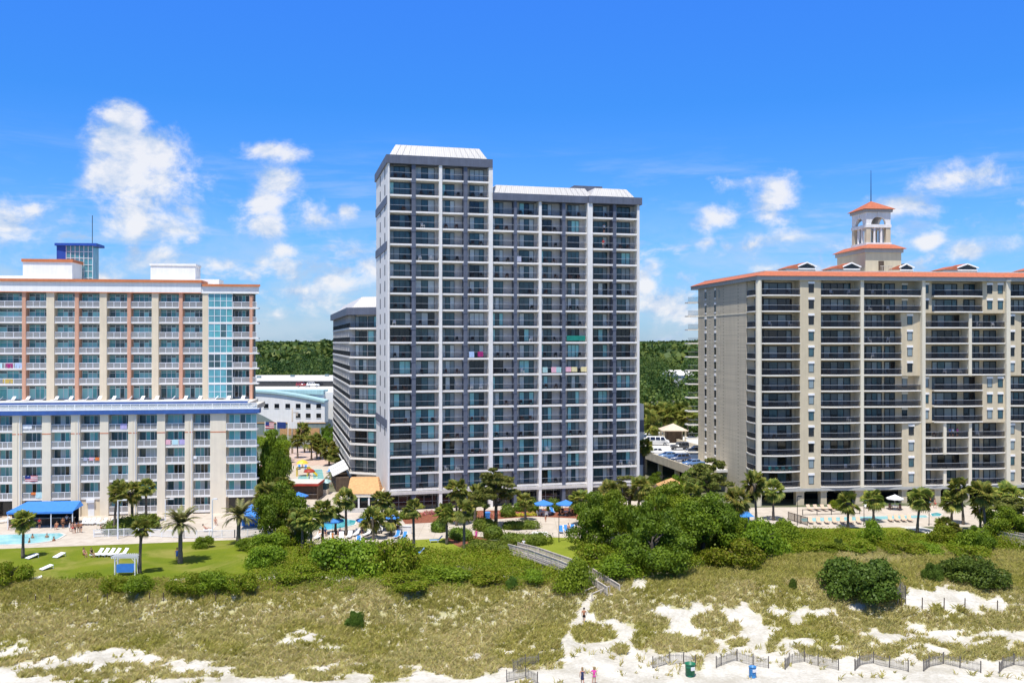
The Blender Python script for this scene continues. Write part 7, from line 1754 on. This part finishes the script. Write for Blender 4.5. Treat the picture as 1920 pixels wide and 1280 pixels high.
for i in range(n): p = A.lerp(B_, (i+.5)/n); e = Vector((d.x, d.y, 0)).normalized()*.16; b.quad(tuple(p-s-e), tuple(p+s-e), tuple(p+s+e), tuple(p-s+e), 0); b.quad(tuple(p-s+e), tuple(p+s+e), tuple(p+s+e-Vector((0, 0, .1))), tuple(p-s+e-Vector((0, 0, .1))), 0)
b.build('treads', MT['wood'], st)
for sg in (-1, 1):
    m = MB(); m.bar(tuple(A+s*sg), tuple(B_+s*sg), .08, .3, 0); m.bar(tuple(A+s*sg+Vector((0, 0, .95))), tuple(B_+s*sg+Vector((0, 0, .85))), .12, .1, 0)
    for i in range(3): p = A.lerp(B_, i/2)+s*sg; m.box(p.x-.06, p.x+.06, p.y-.06, p.y+.06, p.z-.6, p.z+.95, 0)
    m.build('handrail', MT['wood'], st)
boardwalk('wooden ramp with white handrail at the far right edge', [(1862, 1003), (1900, 1012), (1960, 1024)], 1.6, [.6, .8, .9], True, 'beach_ramp')
def sand_fence(label, pxs, h=1.05, grp='slatted sand fences on the beach'):
    P = [Vector(G(*p)) for p in pxs]; o = P[0].copy(); t = thing('sand_fence', label, 'fence', o, 0, grp); b = MB(); rg = random.Random(int(pxs[0][0])); step = .115
    for A, C_ in zip(P[:-1], P[1:]):
        L = (C_-A).length; n = max(2, int(L/step))
        for i in range(n):
            p = A.lerp(C_, (i+.5)/n); z = hz(p.x, p.y)-o.z; x, y = p.x-o.x, p.y-o.y; tl = rg.uniform(-.03, .03); hh = h*rg.uniform(.9, 1.04)
            b.quad((x-.022, y, z-.1), (x+.022, y, z-.1), (x+.022+tl, y, z+hh), (x-.022+tl, y, z+hh), 0); b.quad((x, y-.02, z-.1), (x, y+.02, z-.1), (x+tl, y+.02, z+hh), (x+tl, y-.02, z+hh), 0)
        for f in (.25, .8): b.bar((A.x-o.x, A.y-o.y, hz(A.x, A.y)-o.z+h*f), (C_.x-o.x, C_.y-o.y, hz(C_.x, C_.y)-o.z+h*f), .02, .03, 0)
    b.build('slats', MT['slat'], t)
    for p in P: m = MB(); m.box(p.x-o.x-.045, p.x-o.x+.045, p.y-o.y-.045, p.y-o.y+.045, hz(p.x, p.y)-o.z-.2, hz(p.x, p.y)-o.z+h+.18, 0); m.build('post', MT['grey_post'], t)
for lab, pxs in [('sand fence behind the green barrel', [(1224, 1252), (1256, 1243), (1282, 1244), (1304, 1250)]), ('hooked sand fence behind the blue barrel', [(1343, 1252), (1352, 1247), (1382, 1238), (1412, 1247), (1441, 1252)]), ('curved sand fence, next right from the blue barrel', [(1472, 1255), (1480, 1246), (1508, 1240), (1534, 1248), (1572, 1256)]),
                 ('curved sand fence in the middle of the right-hand row', [(1603, 1257), (1612, 1248), (1638, 1243), (1668, 1251), (1703, 1259)]), ('curved sand fence before the last at the right', [(1732, 1258), (1742, 1250), (1769, 1244), (1800, 1252), (1839, 1261)]), ('last sand fence, cut by the right edge', [(1874, 1262), (1880, 1254), (1901, 1246), (1935, 1252)]),
                 ('broken sand fence left of the two walkers', [(962, 1258), (985, 1248), (1010, 1246)]), ('sand fence at the bottom left of the walkers', [(950, 1278), (985, 1270), (1008, 1282)])]: sand_fence(lab, pxs)
sand_fence('leaning sand fence standing beside the large cedar dome', [(1683, 1136), (1688, 1118), (1698, 1132)], 2.0)
def post_row(label, pxs, h, rope=True, grp='post lines in the dunes'):
    P = [Vector(G(*p)) for p in pxs]; o = P[0].copy(); t = thing('rope_fence', label, 'fence', o, 0, grp)
    for p in P: m = MB(); m.ring([(p.x-o.x, p.y-o.y, p.z-o.z-.3), (p.x-o.x+.03, p.y-o.y, p.z-o.z+h)], .06, 6, 0); m.build('post', MT['wood_dark'], t)
    if rope:
        m = MB()
        for a, c in zip(P[:-1], P[1:]): mid = (a+c)/2; m.ring([tuple(a-o+Vector((0, 0, h*.85))), tuple(mid-o+Vector((0, 0, h*.7))), tuple(c-o+Vector((0, 0, h*.85)))], .018, 4, 0)
        m.build('rope', MT['wood'], t)
post_row('row of thin posts across the sand right of the cedar dome', [(1690, 1138), (1729, 1143), (1770, 1143), (1809, 1144), (1870, 1148), (1935, 1152)], 1.45); post_row('row of short posts below the lawn', [(66, 1132), (93, 1130), (164, 1131), (201, 1128), (280, 1126), (306, 1126), (404, 1128)], 1.0, False)
def barrel(label, p, mat, tall=1.05, r0=.33, r1=.40, straight=False):
    t = thing('trash_barrel', label, 'trash barrel', G(*p), .4, 'barrels on the beach'); b = MB(); pr = [(.02, 0), (r0, 0), (r0+.01, .1)]
    for i in range(5): z = .1+i*(tall-.2)/4; pr += [(r0+(r1-r0)*z/tall+.0, z), (r0+(r1-r0)*z/tall+.015, z+.04), (r0+(r1-r0)*z/tall, z+.08)]
    pr += [(r1+.03, tall-.06), (r1+.03, tall), (r1-.03, tall), (r1-.05, .25), (.02, .24)]; b.lathe(pr, 18, 0); b.build('body', MT[mat], t, smooth=True)
    b = MB(); b.box(-.22, .22, -r1-.025, -r1+.06, tall*.55, tall*.8, 0); b.build('sticker', MT['canvas_white'], t)
barrel('green trash barrel on the white sand by the fence', (1294, 1267), 'bin_green', 1.3, .40, .52); barrel('smaller blue trash barrel on the white sand', (1411, 1269), 'bin_blue', 1.1, .34, .36)
# ================================================================== people: one skinned body each, hair and clothing as children
def skin_mesh(name, joints, edges, mat, sub=1, root=0):
    """joints: list of (xyz, radius)"""
    me = bpy.data.meshes.new(name+'_cage'); me.from_pydata([j[0] for j in joints], edges, []); o = bpy.data.objects.new(name+'_cage', me); COL.objects.link(o)
    md = o.modifiers.new('skin', 'SKIN'); md.use_smooth_shade = True; md.branch_smoothing = .3
    for v, j in zip(me.skin_vertices[0].data, joints): v.radius = (j[1], j[1]); v.use_root = False
    me.skin_vertices[0].data[root].use_root = True
    s = o.modifiers.new('sub', 'SUBSURF'); s.levels = s.render_levels = sub
    dg = bpy.context.evaluated_depsgraph_get(); dg.update(); m2 = bpy.data.meshes.new_from_object(o.evaluated_get(dg)); m2.name = name
    bpy.data.objects.remove(o); bpy.data.meshes.remove(me); m2.materials.clear(); m2.materials.append(mat)
    return m2
POSES = {   # hip height, torso lean (towards -y = facing), legs: (knee, ankle, toe) offsets per side, arms: (elbow, wrist) per side
 'stand': dict(hip=.93, lean=0, L=[(.10, -.02, .50), (.10, .02, .08), (.11, -.13, .03)], R=[(-.10, -.02, .50), (-.10, .02, .08), (-.12, -.13, .03)], aL=[(.25, .03, 1.14), (.27, -.03, .90)], aR=[(-.25, .03, 1.14), (-.27, -.03, .90)]),
 'walk': dict(hip=.92, lean=.03, L=[(.10, -.17, .52), (.10, -.20, .09), (.10, -.36, .06)], R=[(-.10, .08, .50), (-.10, .30, .14), (-.10, .20, .03)], aL=[(.24, .14, 1.15), (.25, .10, .92)], aR=[(-.24, -.08, 1.15), (-.25, -.24, .95)]),
 'hips': dict(hip=.93, lean=.02, L=[(.13, -.02, .50), (.15, .02, .08), (.17, -.13, .03)], R=[(-.10, -.02, .50), (-.10, .02, .08), (-.12, -.13, .03)], aL=[(.36, .05, 1.18), (.20, -.10, 1.02)], aR=[(-.25, .03, 1.14), (-.26, -.10, .92)]),
 'sit': dict(hip=.48, lean=-.12, L=[(.12, -.42, .50), (.12, -.44, .10), (.12, -.58, .05)], R=[(-.12, -.42, .50), (-.12, -.44, .10), (-.12, -.58, .05)], aL=[(.25, -.05, .74), (.18, -.28, .60)], aR=[(-.25, -.05, .74), (-.18, -.28, .60)]),
 'recline': dict(hip=.50, lean=-.42, L=[(.11, -.42, .58), (.11, -.82, .48), (.12, -.86, .62)], R=[(-.11, -.42, .66), (-.11, -.78, .48), (-.12, -.86, .60)], aL=[(.26, .22, .70), (.27, -.05, .58)], aR=[(-.26, .22, .70), (-.27, -.05, .58)]),
}
def joints_for(pose, fem=False):
    P = POSES[pose]; h = P['hip']; ln = P['lean']; sit = pose in ('sit', 'recline'); k = -ln
    up = lambda d: (0, k*d/.55 if sit else -ln*d/.55, h+d*(.80 if pose == 'recline' else 1.0))
    hp = .165 if fem else .155; sh = .165 if fem else .20
    J = [((0, 0, h), hp*.86), (up(.20), .115 if fem else .135), (up(.40), .135 if fem else .155), (up(.51), .075), (up(.57), .058)]
    n = Vector(up(.57)); head = n+Vector((0, -.02, .11)); J += [(tuple(head), .098), (tuple(head+Vector((0, .0, .085))), .085)]
    E = [(0, 1), (1, 2), (2, 3), (3, 4), (4, 5), (5, 6)]
    J.append((tuple(head+Vector((0, -.105, -.005))), .016)); E.append((5, 7))                     # nose
    for s in (-1, 1): J.append((tuple(head+Vector((s*.098, .005, 0))), .018)); E.append((5, len(J)-1))   # ears
    c = Vector(up(.46))
    for s, key in ((1, 'aL'), (-1, 'aR')):
        el, wr = [Vector(v) for v in P[key]]; i = len(J); J.append(((c.x+s*sh, c.y, c.z), .062 if fem else .072)); E.append((2, i)); J.append((tuple(el), .045)); E.append((i, i+1)); J.append((tuple(wr), .030)); E.append((i+1, i+2))
        d = (wr-el).normalized(); hand = wr+d*.075; J.append((tuple(hand), .034)); E.append((i+2, i+3)); side = Vector((0, -1, 0)) if abs(d.y) < .7 else Vector((s, 0, 0))
        for f, (o, L) in enumerate(((.033, .075), (.011, .09), (-.011, .085), (-.033, .065))):
            b0 = hand+side*o+d*.045; J.append((tuple(b0), .0095)); J.append((tuple(b0+d*L+Vector((-s*.025, 0, 0))), .007)); m = len(J); E += [(i+3, m-2), (m-2, m-1)]
        t0 = wr+d*.035+side*.045; J.append((tuple(t0), .011)); J.append((tuple(t0+d*.05+side*.02), .008)); m = len(J); E += [(i+3, m-2), (m-2, m-1)]
    for s, key in ((1, 'L'), (-1, 'R')):
        kn, an, toe = [Vector(v) for v in P[key]]; i = len(J); J.append(((s*.095, -.01 if not sit else -.05, h-.08), .098)); E.append((0, i)); J.append((tuple(kn), .062)); E.append((i, i+1)); J.append((tuple(an), .042)); E.append((i+1, i+2)); J.append((tuple(toe), .036)); E.append((i+2, i+3))
    return J, E
_body = {}
def body(pose, fem, skin):
    k = (pose, fem, skin)
    if k not in _body: J, E = joints_for(pose, fem); _body[k] = skin_mesh('person', J, E, MT[skin])
    return _body[k]
_wear = {}
def wear(pose, fem, what, mat):
    k = (pose, fem, what, mat.name)
    if k in _wear: return _wear[k]
    J, E = joints_for(pose, fem); n = len(J); arm = 10; leg = [i for i in range(n)]
    # indices of hips/knees: last 8 joints are the two legs
    lL, lR = n-8, n-4; idx = []; ed = []; g = .022
    def add(p, r): idx.append((p, r)); return len(idx)-1
    def lerp(a, c, t): return tuple(Vector(a).lerp(Vector(c), t))
    if what in ('shorts', 'trunks', 'bikini'):
        a = add(J[0][0], J[0][1]+g)
        if what != 'bikini': b_ = add(lerp(J[0][0], J[1][0], .45), J[1][1]+g*.9); ed.append((a, b_))
        for q_ in (lL, lR):
            c = add(J[q_][0], J[q_][1]+g); ed.append((a, c))
            if what == 'shorts': d = add(lerp(J[q_][0], J[q_+1][0], .75), J[q_+1][1]+g*1.6); ed.append((c, d))
            elif what == 'trunks': d = add(lerp(J[q_][0], J[q_+1][0], .4), .092); ed.append((c, d))
    if what in ('shirt', 'dress', 'top'):
        a = add(J[0][0] if what != 'top' else J[2][0], (J[0][1] if what != 'top' else J[2][1])+g)
        if what == 'top': b_ = add(lerp(J[2][0], J[1][0], .35), J[1][1]+g); ed.append((a, b_))
        else:
            b_ = add(J[1][0], J[1][1]+g); c = add(J[2][0], J[2][1]+g); d = add(lerp(J[2][0], J[3][0], .8), J[3][1]+g); ed += [(a, b_), (b_, c), (c, d)]
            for q_ in (10, 10+4+10):
                s0 = add(J[q_][0], J[q_][1]+g); ed.append((c, s0))
                if what == 'shirt': e = add(lerp(J[q_][0], J[q_+1][0], .55), J[q_+1][1]+g); ed.append((s0, e))
            if what == 'dress': m = add((0, J[0][0][1], J[0][0][2]-.22), .20); m2 = add((0, J[0][0][1], J[0][0][2]-.40), .215); ed += [(a, m), (m, m2)]
    _wear[k] = skin_mesh(what, idx, ed, mat); return _wear[k]
_hair = {}
def hair(pose, fem, mat, hat=False):
    k = (pose, fem, mat.name, hat)
    if k in _hair: return _hair[k]
    J, E = joints_for(pose, fem); h = Vector(J[5][0]); bm = bmesh.new(); bmesh.ops.create_uvsphere(bm, u_segments=12, v_segments=8, radius=.118)
    bmesh.ops.delete(bm, geom=[v for v in bm.verts if v.co.z < (-.01 if v.co.y > -.03 else .045)], context='VERTS')
    if fem:
        for v in bm.verts:
            if v.co.z < .03 and v.co.y > 0: v.co.z -= .16
    if hat: bmesh.ops.create_cone(bm, segments=14, radius1=.20, radius2=.18, depth=.02, cap_ends=True, matrix=Matrix.Translation((0, -.02, .03)))
    for v in bm.verts: v.co += h+Vector((0, .012, .055))
    me = bpy.data.meshes.new('hair'); bm.to_mesh(me); bm.free(); me.materials.append(mat)
    for p in me.polygons: p.use_smooth = True
    _hair[k] = me; return me
WC = {k: cloth('clothes_'+k, c) for k, c in {'navy': (.03,.04,.10), 'black': (.02,.02,.022), 'pink': (.72,.08,.36), 'white': (.75,.75,.75), 'blue': (.08,.2,.55), 'red': (.5,.04,.04), 'grey': (.25,.26,.28), 'green': (.1,.3,.12), 'orange': (.7,.25,.05), 'khaki': (.36,.30,.2), 'teal': (.03,.3,.32)}.items()}
def person(label, loc, rz, pose='stand', fem=False, skin='skin', clothes=(('trunks', 'blue'),), hairm='hair', scale=1.0, hat=False, group='bathers and walkers'):
    o = link('person', body(pose, fem, skin), None, loc, rz); o.scale = (scale,)*3; tag(o, label, 'person', group)
    link('hair' if not hat else 'hat', hair(pose, fem, MT[hairm] if not hat else WC['white'], hat), o)
    for w, c in clothes: link(w, wear(pose, fem, w, WC[c]), o)
    return o
R_ = radians
person('shirtless person in dark shorts walking up the sand path to the steps', G(1095, 1167), R_(170), 'walk', False, 'skin_tan', (('shorts', 'black'),))
person('person in a dark dress walking away on the sand', G(1092, 1284), R_(175), 'walk', True, 'skin', (('dress', 'navy'),), 'hair_fair')
person('person in pink top and shorts on the sand, arm bent', G(1114, 1283), R_(165), 'hips', True, 'skin', (('shirt', 'pink'), ('trunks', 'pink')), 'hair_fair')
pg = 'group of bathers at the end of the hotel pool'
for i, (px, py, a, po, f, cl, lab) in enumerate([(118, 990, 40, 'stand', False, (('trunks', 'black'),), 'person in black trunks at the pool end by the awning post'), (125, 984, 200, 'stand', False, (('shirt', 'white'), ('shorts', 'navy')), 'person in a white shirt under the awning corner'), (136, 999, 20, 'walk', True, (('bikini', 'red'), ('top', 'red')), 'bather in a red two-piece behind the awning post'),
    (141, 999, -30, 'stand', False, (('shorts', 'black'),), 'tall bather in dark shorts in the standing group'), (147, 998, 30, 'hips', True, (('bikini', 'black'), ('top', 'black')), 'bather in a black two-piece in the standing group'), (152, 998, 200, 'walk', False, (('trunks', 'navy'),), 'bather walking off to the right of the standing group'), (106, 992, 10, 'sit', False, (('trunks', 'red'),), 'bather sitting on the pool edge near the awning'), (131, 996, 120, 'stand', True, (('dress', 'white'),), 'person in a white dress at the edge of the standing group')]):
    g = G(px, py); person(lab, g, R_(a), po, f, random.choice(['skin', 'skin_tan']), cl, group=pg)
for i, (px, py, lab) in enumerate([(61, 1009, 'swimmer in the middle of the hotel pool'), (88, 1008, 'swimmer near the far side of the hotel pool'), (101, 1014, 'swimmer at the curved end of the hotel pool'), (55, 1017, 'swimmer near the lawn side of the hotel pool')]): g = G(px, py); person(lab, (g[0], g[1], -1.05), R_(30*i), 'stand', i % 2 == 0, 'skin_tan', (('trunks', 'blue'),), group='swimmers')
for lab, p, a, po, f, cl in [('person reclining on the lawn beside the white loungers', (158, 1044), 60, 'sit', True, (('bikini', 'red'), ('top', 'red'))), ('second person sitting on the lawn by the loungers, in dark clothes', (172, 1044), 60, 'sit', False, (('shirt', 'black'), ('shorts', 'black'))), ('person on the red lounger by the white pool fence', (190, 998), 110, 'sit', False, (('trunks', 'red'),)),
    ('bather lying by the fence in front of the cream hotel', (386, 996), 105, 'recline', True, (('bikini', 'pink'), ('top', 'pink'))), ('person seated on the paving near the tent', (404, 984), 30, 'sit', False, (('shorts', 'grey'),)), ('person standing beside the big date palm trunk', (332, 1050), 20, 'stand', True, (('dress', 'blue'),)), ('person in dark clothes seated under the awning', (22, 993), -60, 'sit', False, (('shirt', 'black'), ('shorts', 'khaki'))), ('person under the awning by its middle post', (74, 990), 180, 'stand', False, (('shirt', 'red'), ('shorts', 'black'))),
    ('bather in an orange wrap at the courtyard pool loungers', (624, 1016), 170, 'stand', True, (('dress', 'orange'),)), ('person near the pool bar kiosk in red', (613, 915), 20, 'walk', False, (('shirt', 'red'), ('shorts', 'khaki'))), ('person crossing the courtyard by the kiosk', (620, 912), 60, 'walk', True, (('dress', 'white'),)), ('person in brown at the courtyard path', (627, 915), 150, 'stand', False, (('shirt', 'grey'), ('shorts', 'khaki'))), ('person in white and black at the pool bar side', (616, 905), 0, 'stand', False, (('shirt', 'white'), ('shorts', 'black'))),
    ('seated person in navy behind the courtyard palms', (610, 1004), 20, 'sit', False, (('shirt', 'navy'), ('shorts', 'black'))), ('second seated person in navy by the courtyard pool', (637, 1004), -20, 'sit', False, (('shirt', 'navy'), ('shorts', 'navy'))), ('person with red hat colours at the pool loungers', (600, 1008), 10, 'sit', True, (('top', 'red'), ('bikini', 'red'))), ('bather sitting at the small tables right of the pool', (679, 999), 10, 'sit', False, (('trunks', 'blue'),)), ('bather standing behind the tables right of the pool', (714, 994), 10, 'stand', False, (('shorts', 'navy'),)),
    ('person in dark top before the white screen wall', (746, 1003), 10, 'stand', True, (('shirt', 'black'), ('trunks', 'blue'))), ('person walking on the curved path to the boardwalk', (982, 1032), 160, 'walk', True, (('shirt', 'white'), ('shorts', 'khaki'))), ('person in white coming along the garden path', (893, 1012), 0, 'walk', True, (('dress', 'pink'),)), ('child-sized figure on the sand walk', (1023, 978), 20, 'stand', False, (('trunks', 'red'),)), ('dark-dressed person under the right blue umbrella', (1054, 968), 20, 'stand', False, (('shirt', 'black'), ('shorts', 'black'))), ('second dark-dressed person under the right blue umbrella', (1068, 968), -20, 'stand', True, (('shirt', 'grey'), ('shorts', 'black'))), ('bather with dark cap on the blue loungers', (1066, 996), 10, 'sit', False, (('trunks', 'blue'),)),
    ('bather on the pool terrace under the palms, in red', (1753, 952), 20, 'walk', True, (('bikini', 'red'), ('top', 'red'))), ('bather standing left of the terrace palms', (1744, 950), 100, 'stand', False, (('trunks', 'teal'),)), ('person in blue resting on the ramp handrail', (1914, 1010), 200, 'stand', False, (('shirt', 'blue'), ('shorts', 'khaki'))), ('person in purple among the palms by the cabanas', (1403, 1000), 10, 'stand', True, (('dress', 'blue'),)), ('person in pink among the palms by the cabanas', (1396, 1000), 30, 'stand', True, (('shirt', 'pink'), ('shorts', 'white')))]:
    person(lab, G(*p), R_(a), po, f, random.choice(['skin', 'skin_tan', 'skin']), cl, random.choice(['hair', 'hair', 'hair_fair']), .62 if 'child' in lab else 1.0)
# people on balconies
s = [s for s in TW.spots if s[4] == 15 and s[5] == 8][0]; person('person in a red top leaning out on a high tower balcony', TW.world((s[0]+2.3, -.05, s[3])), R_(14), 'hips', True, 'skin', (('shirt', 'red'), ('trunks', 'white')), group='people on balconies')
s = [s for s in TW.spots if s[4] == 16 and s[5] == 8][0]; person('person in white on the tower balcony above the red-topped one', TW.world((s[0]+2.6, .3, s[3])), R_(14), 'stand', False, 'skin', (('shirt', 'white'), ('shorts', 'black')), group='people on balconies')
for i, (px, cl, lab) in enumerate([(1783, 'blue', 'person in blue, left of three on the tan building balcony'), (1788, 'white', 'person in white, middle of three on the tan building balcony'), (1796, 'pink', 'person in pink, right of three on the tan building balcony')]): person(lab, CB.world((cu(px), .35-.1*i, CZ+3*CF+.3)), R_(6+10*i), 'stand', i != 1, 'skin', (('shirt', cl), ('shorts', 'navy')), group='people on balconies')
